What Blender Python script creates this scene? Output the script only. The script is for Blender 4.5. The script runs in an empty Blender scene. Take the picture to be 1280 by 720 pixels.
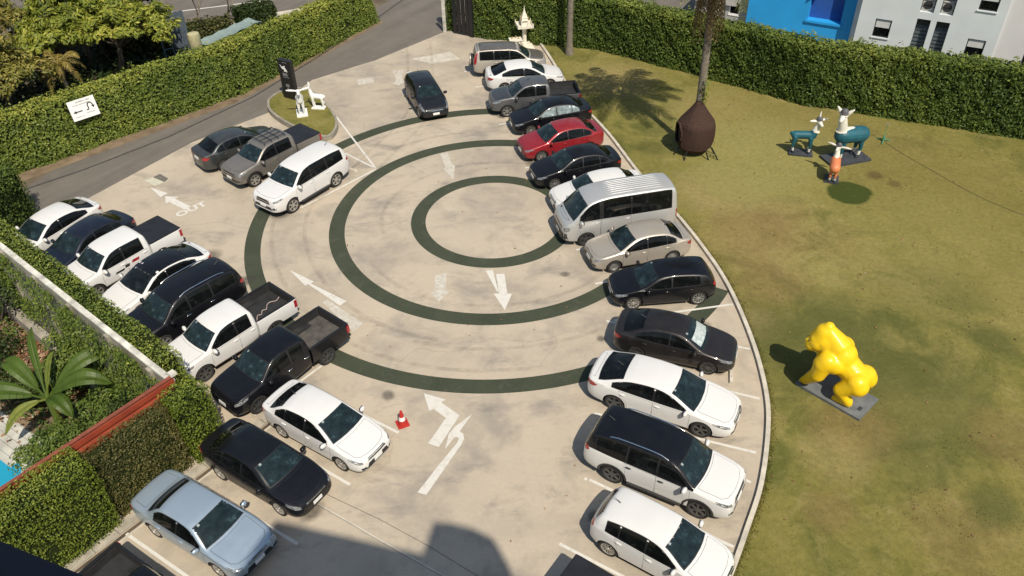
import bpy, bmesh, math, random
import numpy as np
from mathutils import Vector, Matrix
from mathutils.bvhtree import BVHTree

random.seed(7)
rng = np.random.default_rng(7)
S = bpy.context.scene
COL = S.collection
R = math.radians

# ------------------------------------------------------------------ camera, world, sun, exposure
cam = bpy.data.cameras.new('camera')
cam.sensor_width = 36.0
cam.lens = 36.0 * 1029.6 / 1280.0
cam.clip_start = 0.05
cam.clip_end = 3000
camo = bpy.data.objects.new('camera', cam)
COL.objects.link(camo)
PITCH, ROLL = 0.67355, -0.02133
f_ = Vector((0, math.cos(PITCH), -math.sin(PITCH)))
u_ = Vector((0, math.sin(PITCH), math.cos(PITCH)))
r_ = Vector((1, 0, 0))
cr, sr = math.cos(ROLL), math.sin(ROLL)
# image axes seen in the world
ix = cr * r_ + sr * u_
iy = -sr * r_ + cr * u_
camo.matrix_world = Matrix(((ix.x, iy.x, -f_.x, 0), (ix.y, iy.y, -f_.y, 0), (ix.z, iy.z, -f_.z, 20.8), (0, 0, 0, 1)))
S.camera = camo

SUN_AZ, SUN_EL = R(-22), R(53)          # where shadows fall, measured from +Y towards -X; height of the sun
sh = Vector((math.sin(SUN_AZ), math.cos(SUN_AZ), 0)) * math.cos(SUN_EL) + Vector((0, 0, -math.sin(SUN_EL)))
w = bpy.data.worlds.new('World')
S.world = w
w.use_nodes = True
nt = w.node_tree
bg = nt.nodes['Background']
sky = nt.nodes.new('ShaderNodeTexSky')
sky.sky_type = 'NISHITA'
sky.sun_disc = False
sky.sun_elevation = SUN_EL
sky.sun_rotation = math.atan2(-sh.x, -sh.y)
sky.air_density = 1.5
sky.dust_density = 1.2
nt.links.new(sky.outputs[0], bg.inputs[0])
bg.inputs[1].default_value = 0.082
sun = bpy.data.lights.new('sun', 'SUN')
sun.energy = 4.3
sun.angle = R(0.5)
sun.color = (1.0, 0.91, 0.76)
suno = bpy.data.objects.new('sun', sun)
suno.rotation_euler = sh.to_track_quat('-Z', 'Y').to_euler()
suno.location = (0, 0, 60)
COL.objects.link(suno)
S.view_settings.view_transform = 'Standard'
S.view_settings.look = 'None'
S.view_settings.exposure = 0.20
S.view_settings.gamma = 1.0

# ------------------------------------------------------------------ object helpers
def link(o, parent=None):
    COL.objects.link(o)
    if parent is not None:
        o.parent = parent
    return o

def tag(o, label=None, cat=None, group=None, kind=None):
    if label: o['label'] = label
    if cat: o['category'] = cat
    if group: o['group'] = group
    if kind: o['kind'] = kind
    return o

def thing(name, label, cat, loc=(0, 0, 0), rz=0.0, group=None):
    o = bpy.data.objects.new(name, None)
    o.empty_display_size = 0.3
    o.location = loc
    o.rotation_euler = (0, 0, rz)
    COL.objects.link(o)
    return tag(o, label, cat, group)

class MB:
    """collects faces for one mesh"""
    def __init__(s):
        s.v = []; s.f = []; s.m = []
    def add(s, vs, fs, m=0):
        b = len(s.v)
        s.v.extend([tuple(p) for p in vs])
        s.f.extend([tuple(b + i for i in f) for f in fs])
        s.m.extend([m] * len(fs))
        return s
    def box(s, x0, x1, y0, y1, z0, z1, m=0, M=None):
        vs = [Vector((x, y, z)) for z in (z0, z1) for y in (y0, y1) for x in (x0, x1)]
        if M is not None: vs = [M @ p for p in vs]
        return s.add(vs, [(0, 2, 3, 1), (4, 5, 7, 6), (0, 1, 5, 4), (2, 6, 7, 3), (1, 3, 7, 5), (0, 4, 6, 2)], m)
    def prism(s, poly, z0, z1, m=0, M=None, cap=True):
        n = len(poly)
        vs = [Vector((p[0], p[1], z0)) for p in poly] + [Vector((p[0], p[1], z1)) for p in poly]
        if M is not None: vs = [M @ p for p in vs]
        a = sum(poly[i][0] * poly[(i + 1) % n][1] - poly[(i + 1) % n][0] * poly[i][1] for i in range(n))
        fs = [(i, (i + 1) % n, n + (i + 1) % n, n + i) for i in range(n)]
        if cap: fs += [tuple(range(n - 1, -1, -1)), tuple(range(n, 2 * n))]
        if a < 0: fs = [tuple(reversed(f)) for f in fs]
        return s.add(vs, fs, m)
    def tube(s, pts, rad, n=8, m=0, caps=True):
        pts = [Vector(p) for p in pts]
        if not hasattr(rad, '__len__'): rad = [rad] * len(pts)
        vs = []
        for i, p in enumerate(pts):
            d = (pts[min(i + 1, len(pts) - 1)] - pts[max(i - 1, 0)])
            d = d.normalized() if d.length > 1e-9 else Vector((0, 0, 1))
            a = d.cross(Vector((0, 0, 1)) if abs(d.z) < 0.9 else Vector((1, 0, 0))).normalized()
            b = d.cross(a)
            for k in range(n):
                t = 2 * math.pi * k / n
                vs.append(p + (a * math.cos(t) + b * math.sin(t)) * rad[i])
        fs = []
        for i in range(len(pts) - 1):
            for k in range(n):
                q = (k + 1) % n
                fs.append((i * n + k, i * n + q, (i + 1) * n + q, (i + 1) * n + k))
        if caps:
            fs.append(tuple(range(n - 1, -1, -1)))
            fs.append(tuple((len(pts) - 1) * n + k for k in range(n)))
        return s.add(vs, fs, m)
    def lathe(s, prof, n=24, m=0, M=None, axis='z', closed=False):
        vs = []
        for r, z in prof:
            for k in range(n):
                t = 2 * math.pi * k / n
                p = Vector((r * math.cos(t), r * math.sin(t), z)) if axis == 'z' else Vector((r * math.cos(t), z, r * math.sin(t)))
                vs.append(M @ p if M is not None else p)
        fs = []
        L = len(prof)
        for i in range(L if closed else L - 1):
            j = (i + 1) % L
            for k in range(n):
                q = (k + 1) % n
                fs.append((i * n + k, i * n + q, j * n + q, j * n + k))
        if not closed:
            if prof[0][0] > 1e-5: fs.append(tuple(range(n - 1, -1, -1)))
            if prof[-1][0] > 1e-5: fs.append(tuple((L - 1) * n + k for k in range(n)))
        if axis != 'z': fs = [tuple(reversed(f)) for f in fs]
        return s.add(vs, fs, m)
    def mesh(s, name, mats=(), smooth=None):
        me = bpy.data.meshes.new(name)
        me.from_pydata(s.v, [], s.f)
        for m in mats: me.materials.append(m)
        if len(mats) > 1:
            me.polygons.foreach_set('material_index', s.m)
        if smooth is not None:
            me.polygons.foreach_set('use_smooth', [True] * len(me.polygons))
            me.set_sharp_from_angle(angle=R(smooth))
        me.update()
        return me
    def build(s, name, mats, parent=None, smooth=None):
        if not isinstance(mats, (list, tuple)): mats = [mats]
        return link(bpy.data.objects.new(name, s.mesh(name, mats, smooth)), parent)

# ------------------------------------------------------------------ materials
MATS = {}
def new_mat(name):
    m = bpy.data.materials.new(name)
    m.use_nodes = True
    MATS[name] = m
    return m, m.node_tree, m.node_tree.nodes['Principled BSDF']

def setin(b, k, v):
    if k in b.inputs: b.inputs[k].default_value = v

def mix_col(nt, fac, a, b):
    n = nt.nodes.new('ShaderNodeMix')
    n.data_type = 'RGBA'
    for sock, val in ((n.inputs[0], fac), (n.inputs[6], a), (n.inputs[7], b)):
        if hasattr(val, 'links') or hasattr(val, 'is_linked'):
            nt.links.new(val, sock)
        elif isinstance(val, (int, float)):
            sock.default_value = val
        else:
            sock.default_value = (*val, 1)
    return n.outputs[2]

def noise(nt, vec, scale, detail=4, rough=0.55, dist=0.0):
    n = nt.nodes.new('ShaderNodeTexNoise')
    n.inputs['Scale'].default_value = scale
    n.inputs['Detail'].default_value = detail
    n.inputs['Roughness'].default_value = rough
    n.inputs['Distortion'].default_value = dist
    if vec is not None: nt.links.new(vec, n.inputs['Vector'])
    return n.outputs['Fac']

def ramp(nt, fac, stops):
    n = nt.nodes.new('ShaderNodeValToRGB')
    e = n.color_ramp.elements
    while len(e) < len(stops): e.new(0.5)
    for el, (p, c) in zip(e, stops):
        el.position = p
        el.color = (*c, 1) if hasattr(c, '__len__') else (c, c, c, 1)
    nt.links.new(fac, n.inputs[0])
    return n.outputs[0]

def wpos(nt):
    return nt.nodes.new('ShaderNodeNewGeometry').outputs['Position']

def bump(nt, b, h, strength=0.3, dist=0.02):
    n = nt.nodes.new('ShaderNodeBump')
    n.inputs['Strength'].default_value = strength
    n.inputs['Distance'].default_value = dist
    nt.links.new(h, n.inputs['Height'])
    nt.links.new(n.outputs[0], b.inputs['Normal'])

def plain(name, c, rough=0.6, metal=0.0, var=0.12, scale=6.0, coat=0.0, spec=None, bmp=0.0, bscale=30):
    m, nt, b = new_mat(name)
    tc = nt.nodes.new('ShaderNodeTexCoord').outputs['Object']
    n = noise(nt, tc, scale)
    lo = tuple(x * (1 - var) for x in c); hi = tuple(min(1, x * (1 + var)) for x in c)
    nt.links.new(ramp(nt, n, [(0.3, lo), (0.7, hi)]), b.inputs['Base Color'])
    b.inputs['Roughness'].default_value = rough
    b.inputs['Metallic'].default_value = metal
    setin(b, 'Coat Weight', coat); setin(b, 'Coat Roughness', 0.06)
    if spec is not None: setin(b, 'Specular IOR Level', spec)
    if bmp: bump(nt, b, noise(nt, tc, bscale), bmp, 0.02)
    return m

def paint(name, c, metal=0.0, rough=0.35, dust=0.10, coat=0.7):
    """car paint: clear coat over the colour, a film of road dust that thickens in patches"""
    m, nt, b = new_mat(name)
    tc = nt.nodes.new('ShaderNodeTexCoord').outputs['Object']
    n1 = noise(nt, tc, 2.2, 5, 0.6)
    d = ramp(nt, n1, [(0.35, 0.0), (0.75, dust)])
    nt.links.new(mix_col(nt, d, c, (0.36, 0.31, 0.25)), b.inputs['Base Color'])
    nt.links.new(ramp(nt, n1, [(0.3, rough * 0.85), (0.8, min(1, rough * 1.5))]), b.inputs['Roughness'])
    b.inputs['Metallic'].default_value = metal
    setin(b, 'Coat Weight', coat); setin(b, 'Specular IOR Level', 0.25)
    setin(b, 'Coat Roughness', 0.05)
    return m

M_white = paint('white_paint', (0.67, 0.665, 0.655), 0, 0.4, 0.06)
M_pearl = paint('pearl_paint', (0.65, 0.645, 0.64), 0, 0.4, 0.08)
M_black = paint('black_paint', (0.005, 0.0055, 0.008), 0, 0.3, 0.008, 0.4)
M_navy = paint('navy_paint', (0.008, 0.013, 0.027), 0.2, 0.3, 0.03, 0.5)
M_ink = paint('ink_paint', (0.012, 0.014, 0.019), 0.3, 0.32, 0.04, 0.5)
M_graphite = paint('graphite_paint', (0.024, 0.021, 0.022), 0.4, 0.35, 0.03, 0.5)
M_dgrey = paint('dark_grey_paint', (0.055, 0.062, 0.066), 0.5, 0.35, 0.10)
M_grey = paint('grey_paint', (0.11, 0.115, 0.125), 0.5, 0.4, 0.18)
M_gunmetal = paint('gunmetal_paint', (0.22, 0.205, 0.185), 0.5, 0.4, 0.15)
M_silver = paint('silver_paint', (0.52, 0.525, 0.525), 0.45, 0.38, 0.12)
M_champ = paint('champagne_paint', (0.47, 0.425, 0.365), 0.45, 0.38, 0.12)
M_bluesil = paint('ice_blue_paint', (0.38, 0.47, 0.56), 0.5, 0.36, 0.06)
M_red = paint('red_paint', (0.27, 0.014, 0.022), 0.15, 0.32, 0.05)
M_bronze = paint('bronze_reflection_tone', (0.16, 0.145, 0.13), 0.5, 0.4, 0.2)  # roof and bonnet tone: dusty reflection painted darker than the sides
M_palebronze = paint('pale_bronze_paint', (0.46, 0.42, 0.37), 0.4, 0.4, 0.15)
M_trim = plain('black_trim', (0.012, 0.012, 0.013), 0.45)
M_under = plain('dark_underside', (0.012, 0.011, 0.010), 0.9)
M_plastic = plain('grey_plastic', (0.035, 0.034, 0.033), 0.7, bmp=0.2)
M_liner = plain('bed_liner', (0.022, 0.022, 0.023), 0.65, var=0.3, scale=3, bmp=0.3)
M_dustliner = plain('dusty_bed_liner', (0.07, 0.064, 0.056), 0.85, var=0.4, scale=3, bmp=0.3)
M_vinyl = plain('black_vinyl', (0.013, 0.014, 0.018), 0.55, var=0.3, scale=2.5, bmp=0.5, bscale=3)
M_rubber = plain('rubber', (0.020, 0.019, 0.018), 0.85, var=0.3)
M_chrome = plain('chrome', (0.70, 0.70, 0.70), 0.15, 1.0, var=0.05)
M_alloy = plain('alloy', (0.52, 0.51, 0.49), 0.32, 0.75, var=0.08)
M_darkalloy = plain('dark_alloy', (0.12, 0.12, 0.122), 0.35, 0.6)
M_steel = plain('steel', (0.36, 0.355, 0.345), 0.4, 0.7)
M_brake = plain('brake_dark', (0.02, 0.019, 0.018), 0.7)  # near-black hub and barrel behind the spokes
M_plate = plain('plate_white', (0.72, 0.72, 0.70), 0.5, var=0.03)
M_sticker = plain('tax_sticker', (0.26, 0.30, 0.30), 0.4)
M_lamp = plain('lamp_glass', (0.24, 0.25, 0.26), 0.08, 0.3, var=0.6, scale=16, coat=1.0)
M_redlamp = plain('red_lamp', (0.30, 0.008, 0.014), 0.10, 0.0, var=0.3, scale=12, coat=1.0)

def glass(name, c, rough=0.04, spec=0.28):
    m, nt, b = new_mat(name)
    tc = nt.nodes.new('ShaderNodeTexCoord').outputs['Object']
    n = noise(nt, tc, 4.0, 4, 0.65)
    nt.links.new(ramp(nt, n, [(0.35, tuple(x * 0.5 for x in c)), (0.58, c), (0.72, tuple(x * 3.0 for x in c))]), b.inputs['Base Color'])  # lighter blotches paint dashboard reflections into the glass colour
    b.inputs['Roughness'].default_value = rough
    setin(b, 'Specular IOR Level', spec)
    return m
M_glass = glass('tinted_glass', (0.006, 0.007, 0.0075))
M_pale_glass = glass('pale_side_glass', (0.26, 0.32, 0.33), 0.1, 0.5)  # pale tone paints bright reflections and the ground seen through the panes
M_screen = glass('windscreen_glass', (0.015, 0.027, 0.031), 0.04, 0.4)
M_screen_dark = glass('dark_windscreen_glass', (0.010, 0.014, 0.016))
M_shade = plain('silver_sunshade', (0.55, 0.62, 0.60), 0.3, 0.3, var=0.35, scale=9)

# ------------------------------------------------------------------ car bodies
def pchip(keys, x):
    k = sorted(keys)
    xs = np.array([a for a, _ in k], float); ys = np.array([b for _, b in k], float)
    h = np.diff(xs); d = np.diff(ys) / h
    m = np.zeros(len(xs))
    for i in range(1, len(xs) - 1):
        if d[i - 1] * d[i] > 0:
            w1 = 2 * h[i] + h[i - 1]; w2 = h[i] + 2 * h[i - 1]
            m[i] = (w1 + w2) / (w1 / d[i - 1] + w2 / d[i])
    m[0], m[-1] = d[0], d[-1]
    x = np.clip(np.asarray(x, float), xs[0], xs[-1])
    i = np.clip(np.searchsorted(xs, x) - 1, 0, len(xs) - 2)
    t = (x - xs[i]) / h[i]
    return (ys[i] * (1 + 2 * t) * (1 - t) ** 2 + h[i] * m[i] * t * (1 - t) ** 2 + ys[i + 1] * t * t * (3 - 2 * t) + h[i] * m[i + 1] * t * t * (t - 1))

class Shape:
    """smooth car skin from a side profile, a belt line and a plan width"""
    def __init__(s, top, belt, hw, floor=0.20, tum=0.36, bow=None, crown=0.055, end_rise=0.10):
        s.top, s.belt, s.hw, s.tum, s.crown = top, belt, hw, tum, crown
        s.x0 = max(a for a, _ in top); s.x1 = min(a for a, _ in top)
        s.floor = [(s.x0, floor + end_rise), (s.x0 - 0.35, floor + 0.02), (s.x0 - 0.8, floor), (s.x1 + 0.9, floor), (s.x1 + 0.3, floor + 0.06), (s.x1, floor + end_rise + 0.04)]
        s.bow = bow or [(s.x0, 0), (0, 0), (s.x1, 0)]
    def sec(s, x):
        w_ = float(pchip(s.hw, x)); zb = float(pchip(s.belt, x)); zt = max(float(pchip(s.top, x)), zb + 0.012)
        zf = float(pchip(s.floor, x)); h = zt - zb
        wb = w_ * 0.962
        zr = zt - min(s.crown, 0.35 * h + 0.004)
        wr = max(0.3 * w_, wb - 0.03 - s.tum * h)
        return w_, zb, zt, zf, wb, zr, wr
    def rail(s, x):
        _, zb, zt, _, _, zr, wr = s.sec(x)
        return zr, wr, zb
    def half(s, x):
        w_, zb, zt, zf, wb, zr, wr = s.sec(x)
        p = [(0, zf), (w_ * 0.6, zf), (w_ * 0.89, zf), (w_ * 0.95, zf + 0.03), (w_ * 0.985, zf + 0.10),
             (w_, zf + 0.46 * (zb - zf)), (w_ * 0.999, zf + 0.66 * (zb - zf)), (w_ * 0.985, zf + 0.87 * (zb - zf)), (wb, zb)]
        for t in (0.12, 0.35, 0.6, 0.82):
            p.append((wb - 0.012 + (wr - wb + 0.012) * t + 0.02 * math.sin(math.pi * t) * min(1, (zr - zb) * 4), zb + (zr - zb) * t))
        p.append((wr, zr - (zr - zb) * 0.04))
        for q in (0.94, 0.84, 0.6, 0.3, 0.0):
            p.append((wr * q, zr + (zt - zr) * (1 - q ** 2.4)))
        return p
    def stations(s):
        xs = set()
        n = 62
        for i in range(n + 1):
            t = i / n
            t = t * 0.6 + 0.4 * (0.5 - 0.5 * math.cos(math.pi * t))
            xs.add(round(s.x0 + (s.x1 - s.x0) * t, 4))
        for a, _ in s.top: xs.add(round(a, 4))
        xs = sorted(xs, reverse=True)
        out = [xs[0]]
        for x in xs[1:]:
            if out[-1] - x > 0.012: out.append(x)
        return out
    def skin(s, upper=2):
        X = s.stations()
        V = []; F = []; MI = []
        rows = []
        for x in X:
            hp = s.half(x); b = float(pchip(s.bow, x))
            w_ = hp[5][0]
            ring = []
            full = hp + [(-y, z) for y, z in reversed(hp[1:-1])]
            zb = hp[8][1]
            for y, z in full:
                dx = b * max(0.0, 1 - (y / w_) ** 2) if z >= zb - 1e-6 else 0.0
                ring.append(len(V)); V.append((x + dx, y, z))
            rows.append(ring)
        n = len(rows[0]); nh = len(s.half(X[0]))
        for ri, (a, b) in enumerate(zip(rows[:-1], rows[1:])):
            ax = (X[ri] + X[ri + 1]) / 2
            for k in range(n):
                q = (k + 1) % n
                F.append((a[k], a[q], b[q], b[k]))
                kk = k if k < nh - 1 else n - 1 - k
                MI.append(1 if kk < 2 else (upper if kk >= 8 and ax < getattr(s, 'cowl', 9) + 0.12 and s.sec(ax)[2] - s.sec(ax)[1] > 0.10 else 0))
        F.append(tuple(reversed(rows[0]))); MI.append(0)
        F.append(tuple(rows[-1])); MI.append(0)
        return V, F, MI

def bool_arches(V, F, MI, wheels, half_w, nslots):
    """cuts the wheel arches out of a body skin"""
    me = bpy.data.meshes.new('body'); me.from_pydata(V, [], F)
    me.polygons.foreach_set('material_index', MI)
    for i in range(nslots): me.materials.append(M_trim)
    bm = bmesh.new(); bm.from_mesh(me); bmesh.ops.recalc_face_normals(bm, faces=bm.faces); bm.to_mesh(me); bm.free()
    cb = MB()
    for (x, y, r) in wheels:
        sg = 1 if y > 0 else -1
        y0, y1 = sorted((sg * (half_w - 0.34), sg * (half_w + 0.25)))
        cb.lathe([(r + 0.055, y0), (r + 0.055, y1)], 30, 1, Matrix.Translation((x, 0, r - 0.005)), 'y')
    cm = cb.mesh('cutter', [M_trim, M_trim])
    bm = bmesh.new(); bm.from_mesh(cm); bmesh.ops.recalc_face_normals(bm, faces=bm.faces)
    for fc in bm.faces: fc.material_index = 1
    bm.to_mesh(cm); bm.free()
    o = link(bpy.data.objects.new('body', me)); c = link(bpy.data.objects.new('cutter', cm))
    md = o.modifiers.new('b', 'BOOLEAN'); md.operation = 'DIFFERENCE'; md.object = c; md.solver = 'EXACT'
    dg = bpy.context.evaluated_depsgraph_get()
    out = bpy.data.meshes.new_from_object(o.evaluated_get(dg))
    bpy.data.objects.remove(o); bpy.data.objects.remove(c)
    out.polygons.foreach_set('use_smooth', [True] * len(out.polygons))
    out.set_sharp_from_angle(angle=R(38))
    return out

def patch(bvh, poly, frame, off=0.004, th=0.02, step=0.10, mirror=False):
    """a panel that lies on the car's skin: the outline is projected along the frame's axis"""
    bm = bmesh.new()
    vs = [bm.verts.new((p[0], p[1], 0)) for p in poly]
    try:
        bm.faces.new(vs)
    except ValueError:
        bm.free(); return [], []
    for ax in (0, 1):
        lo = min(p[ax] for p in poly); hi = max(p[ax] for p in poly)
        n = int((hi - lo) / step)
        for i in range(1, n + 1):
            c = lo + (hi - lo) * i / (n + 1)
            co = [0, 0, 0]; no = [0, 0, 0]; co[ax] = c; no[ax] = 1
            bmesh.ops.bisect_plane(bm, geom=bm.verts[:] + bm.edges[:] + bm.faces[:], plane_co=co, plane_no=no, dist=1e-5)
    bm.verts.ensure_lookup_table()
    top = []; bot = []
    for v in bm.verts:
        a, b = v.co.x, v.co.y
        if frame == 'L': o, d = Vector((a, 4, b)), Vector((0, -1, 0))
        elif frame == 'T': o, d = Vector((a, b, 6)), Vector((0, 0, -1))
        else:
            t = {'F': 0, 'B': math.pi, 'FL': R(45), 'BL': R(135)}[frame]
            n_ = Vector((math.cos(t), math.sin(t), 0)); tt = Vector((-math.sin(t), math.cos(t), 0))
            o = n_ * 8 + tt * a + Vector((0, 0, b)); d = -n_
        hit, nrm, _, _ = bvh.ray_cast(o, d)
        if hit is None:
            hit, nrm, _, _ = bvh.find_nearest(o + d * (8 - 2.0 if frame not in 'LT' else 3.2))
        if nrm.dot(d) > 0: nrm = -nrm
        nn = (nrm * 0.5 - d * 0.5).normalized()
        top.append(hit + nn * off); bot.append(hit + nn * (off - th))
    V = top[:]; F = []
    idx = {v: i for i, v in enumerate(bm.verts)}
    for fc in bm.faces: F.append([idx[v] for v in fc.verts])
    bmap = {}
    for e in bm.edges:
        if len(e.link_faces) == 1:
            fc = e.link_faces[0]; l = [idx[v] for v in fc.verts]
            i, j = idx[e.verts[0]], idx[e.verts[1]]
            if l[(l.index(i) + 1) % len(l)] != j: i, j = j, i
            for q in (i, j):
                if q not in bmap:
                    bmap[q] = len(V); V.append(bot[q])
            F.append([j, i, bmap[i], bmap[j]])
    bm.free()
    # outward winding
    acc = 0.0
    for fc in F[:8]:
        p = [V[i] for i in fc[:3]]
        nrm = (p[1] - p[0]).cross(p[2] - p[0])
        dd = {'L': Vector((0, 1, 0)), 'T': Vector((0, 0, 1))}.get(frame)
        if dd is None:
            t = {'F': 0, 'B': math.pi, 'FL': R(45), 'BL': R(135)}[frame]
            dd = Vector((math.cos(t), math.sin(t), 0))
        acc += nrm.dot(dd)
    if acc < 0: F = [list(reversed(fc)) for fc in F]
    if mirror:
        V = [Vector((p.x, -p.y, p.z)) for p in V]
        F = [list(reversed(fc)) for fc in F]
    return V, F

def inset(poly, d):
    """moves every edge of a 2D outline inwards by d"""
    n = len(poly)
    a = sum(poly[i][0] * poly[(i + 1) % n][1] - poly[(i + 1) % n][0] * poly[i][1] for i in range(n))
    sg = 1 if a > 0 else -1
    out = []
    for i in range(n):
        p0, p1, p2 = Vector(poly[i - 1]), Vector(poly[i]), Vector(poly[(i + 1) % n])
        e1 = (p1 - p0); e2 = (p2 - p1)
        if e1.length < 1e-6 or e2.length < 1e-6: out.append(tuple(p1)); continue
        e1.normalize(); e2.normalize()
        n1 = Vector((-e1.y, e1.x)) * sg; n2 = Vector((-e2.y, e2.x)) * sg
        b = n1 + n2
        if b.length < 0.3: b = n1
        else: b = b / b.length_squared * 2
        if b.length > 2.2: b = b.normalized() * 2.2
        out.append(tuple(p1 + b * d))
    return out

ROLE_DEFAULT = dict(paint=M_white, upper=None, dark=M_under, trim=M_trim, glass=M_glass, screen=M_screen, lamp=M_lamp, red=M_redlamp,
                    chrome=M_chrome, rubber=M_rubber, rim=M_alloy, plate=M_plate, brake=M_brake, liner=M_liner, bedfloor=M_liner, roof=None,
                    vinyl=M_vinyl, shade=M_shade, plastic=M_plastic, sticker=M_sticker, sideglass=None, bonnet=None, grille=M_trim, handle=None, back=None, mirror=None)

class Proto:
    """list of parts of one kind of car; meshes are shared by every copy"""
    def __init__(s): s.parts = []
    def add(s, name, me, roles, parent=None, mat=None):
        for _ in range(max(0, len(roles) - len(me.materials))): me.materials.append(M_trim)
        s.parts.append((name, me, roles, parent, mat)); return len(s.parts) - 1
    def panel(s, name, bvh, poly, frame, role, parent=None, off=0.004, th=0.02, mirror=False, step=0.10, gap=0.0):
        """one panel; with a gap it gets a dark joint all round"""
        mb = MB()
        if gap > 0:
            V, F = patch(bvh, poly, frame, off - 0.003, th, step, mirror)
            mb.add(V, F, 1)
            V, F = patch(bvh, inset(poly, gap), frame, off, th, step, mirror)
            mb.add(V, F, 0)
            me = mb.mesh(name, [M_trim, M_trim], 50)
            return s.add(name, me, [role, 'trim'], parent)
        V, F = patch(bvh, poly, frame, off, th, step, mirror)
        if not V: return None
        mb.add(V, F, 0)
        return s.add(name, mb.mesh(name, [M_trim], 50), [role], parent)

WHEELS = {}
def wheel_meshes(r, style, wd=0.21):
    k = (r, style, wd)
    if k in WHEELS: return WHEELS[k]
    rr = r * (0.70 if style != 'steel' else 0.62)
    h = wd / 2
    t = MB().lathe([(rr, -h * 0.8), (r * 0.86, -h), (r * 0.97, -h * 0.86), (r, -h * 0.55), (r, h * 0.55), (r * 0.97, h * 0.86), (r * 0.86, h), (rr, h * 0.8)], 30, 0, None, 'y', True)
    tyre = t.mesh('tyre', [M_rubber], 40)
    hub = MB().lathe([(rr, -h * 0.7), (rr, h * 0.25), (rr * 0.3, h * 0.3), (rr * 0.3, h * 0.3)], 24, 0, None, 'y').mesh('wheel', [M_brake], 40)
    rm = MB()
    rm.lathe([(rr * 1.02, h * 0.35), (rr * 1.03, h * 0.84), (rr * 0.93, h * 0.80), (rr * 0.90, h * 0.35)], 30, 0, None, 'y', True)
    if style == 'steel':
        rm.lathe([(rr * 0.93, h * 0.45), (rr * 0.72, h * 0.55), (rr * 0.55, h * 0.42), (rr * 0.3, h * 0.66), (0.0, h * 0.68)], 24, 0, None, 'y')
    else:
        n = {'spoke5': 5, 'spoke6': 6, 'spoke10': 10, 'spoke7': 7}[style]
        wid = {5: 0.17, 6: 0.15, 7: 0.11, 10: 0.075}[n] * rr * 1.5
        for i in range(n):
            a = 2 * math.pi * i / n
            M = Matrix.Rotation(a, 4, 'Y')
            pr = [(-wid * 0.65, rr * 0.12), (wid * 0.65, rr * 0.12), (wid * 0.45, rr * 0.55), (wid * 0.8, rr * 0.95), (-wid * 0.8, rr * 0.95), (-wid * 0.45, rr * 0.55)]
            vs = [M @ Vector((p[0], y, p[1])) for y in (h * 0.45, h * 0.78) for p in pr]
            m_ = len(pr)
            fs = [tuple(range(m_, 2 * m_))] + [tuple(range(m_ - 1, -1, -1))] + [(j, (j + 1) % m_, m_ + (j + 1) % m_, m_ + j) for j in range(m_)]
            rm.add(vs, [tuple(reversed(q)) for q in fs], 0)
        rm.lathe([(rr * 0.22, h * 0.4), (rr * 0.20, h * 0.86), (0.0, h * 0.9)], 16, 0, None, 'y')
    bm = bmesh.new()
    rim = rm.mesh('rim', [M_alloy], 35)
    bm.from_mesh(rim); bmesh.ops.recalc_face_normals(bm, faces=bm.faces); bm.to_mesh(rim); bm.free()
    WHEELS[k] = (hub, tyre, rim)
    return WHEELS[k]

def ellipsoid_mb(mb, c, r, n=12, k=8, M=None, m=0):
    prof = [(max(1e-6, math.sin(math.pi * i / k)), -math.cos(math.pi * i / k)) for i in range(k + 1)]
    T = Matrix.Translation(c) @ Matrix.Diagonal((*r, 1))
    if M is not None: T = M @ T
    return mb.lathe([(0 if i in (0, k) else a, b) for i, (a, b) in enumerate(prof)], n, m, T)

def add_wheels(P, wb, r, tw, style, wd=0.21):
    hub, tyre, rim = wheel_meshes(r, style, wd)
    for sx in (1, -1):
        for sy in (1, -1):
            M = Matrix.Translation((sx * wb / 2, sy * tw, r)) @ (Matrix.Rotation(math.pi, 4, 'Z') if sy < 0 else Matrix.Identity(4))
            i = P.add('wheel', hub, ['brake'], None, M)
            P.add('tyre', tyre, ['rubber'], i); P.add('rim', rim, ['rim'], i)

def mirror_mesh(sgn, x, y, z, big=1.0):
    mb = MB()
    T = Matrix.Translation((x, sgn * (y + 0.12 * big), z)) @ Matrix.Rotation(sgn * R(8), 4, 'Z')
    prof = [(0.0, -0.085), (0.055, -0.080), (0.085, -0.055), (0.092, 0.0), (0.085, 0.055), (0.055, 0.080), (0.0, 0.085)]
    ellipsoid_mb(mb, (0, 0, 0), (0.065 * big, 0.115 * big, 0.085 * big), 14, 8, T, 0)
    mb.box(-0.072 * big, -0.05 * big, -0.085 * big, 0.085 * big, -0.055 * big, 0.055 * big, 1, T)
    mb.tube([(x + 0.01, sgn * (y - 0.06), z - 0.06), (x, sgn * (y + 0.06), z - 0.03)], 0.022, 6, 1)
    return mb.mesh('wing_mirror', [M_trim, M_trim], 50)

def side_window_polys(sh_, xf, splits, xr, low=0.035, topin=0.055, rear_slant=0.0):
    """outline of the side glass between belt and roof rail, cut at the pillars"""
    def lowz(x): return sh_.rail(x)[2] + low
    def topz(x):
        zr, wr, zb = sh_.rail(x)
        return zr - topin
    out = []
    edges = [xf] + [s_ for s_ in splits for s_ in (s_,)] + [xr]
    segs = []
    a = xf
    for (p, q) in splits:
        segs.append((a, p)); a = q
    segs.append((a, xr))
    for (a, b) in segs:
        n = max(3, int(abs(a - b) / 0.07))
        xs = [a + (b - a) * i / n for i in range(n + 1)]
        lo = [(x, lowz(x)) for x in xs]
        hi = [(x, max(topz(x), lowz(x) + 0.012)) for x in xs]
        out.append(lo + hi[::-1])
    return out

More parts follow.
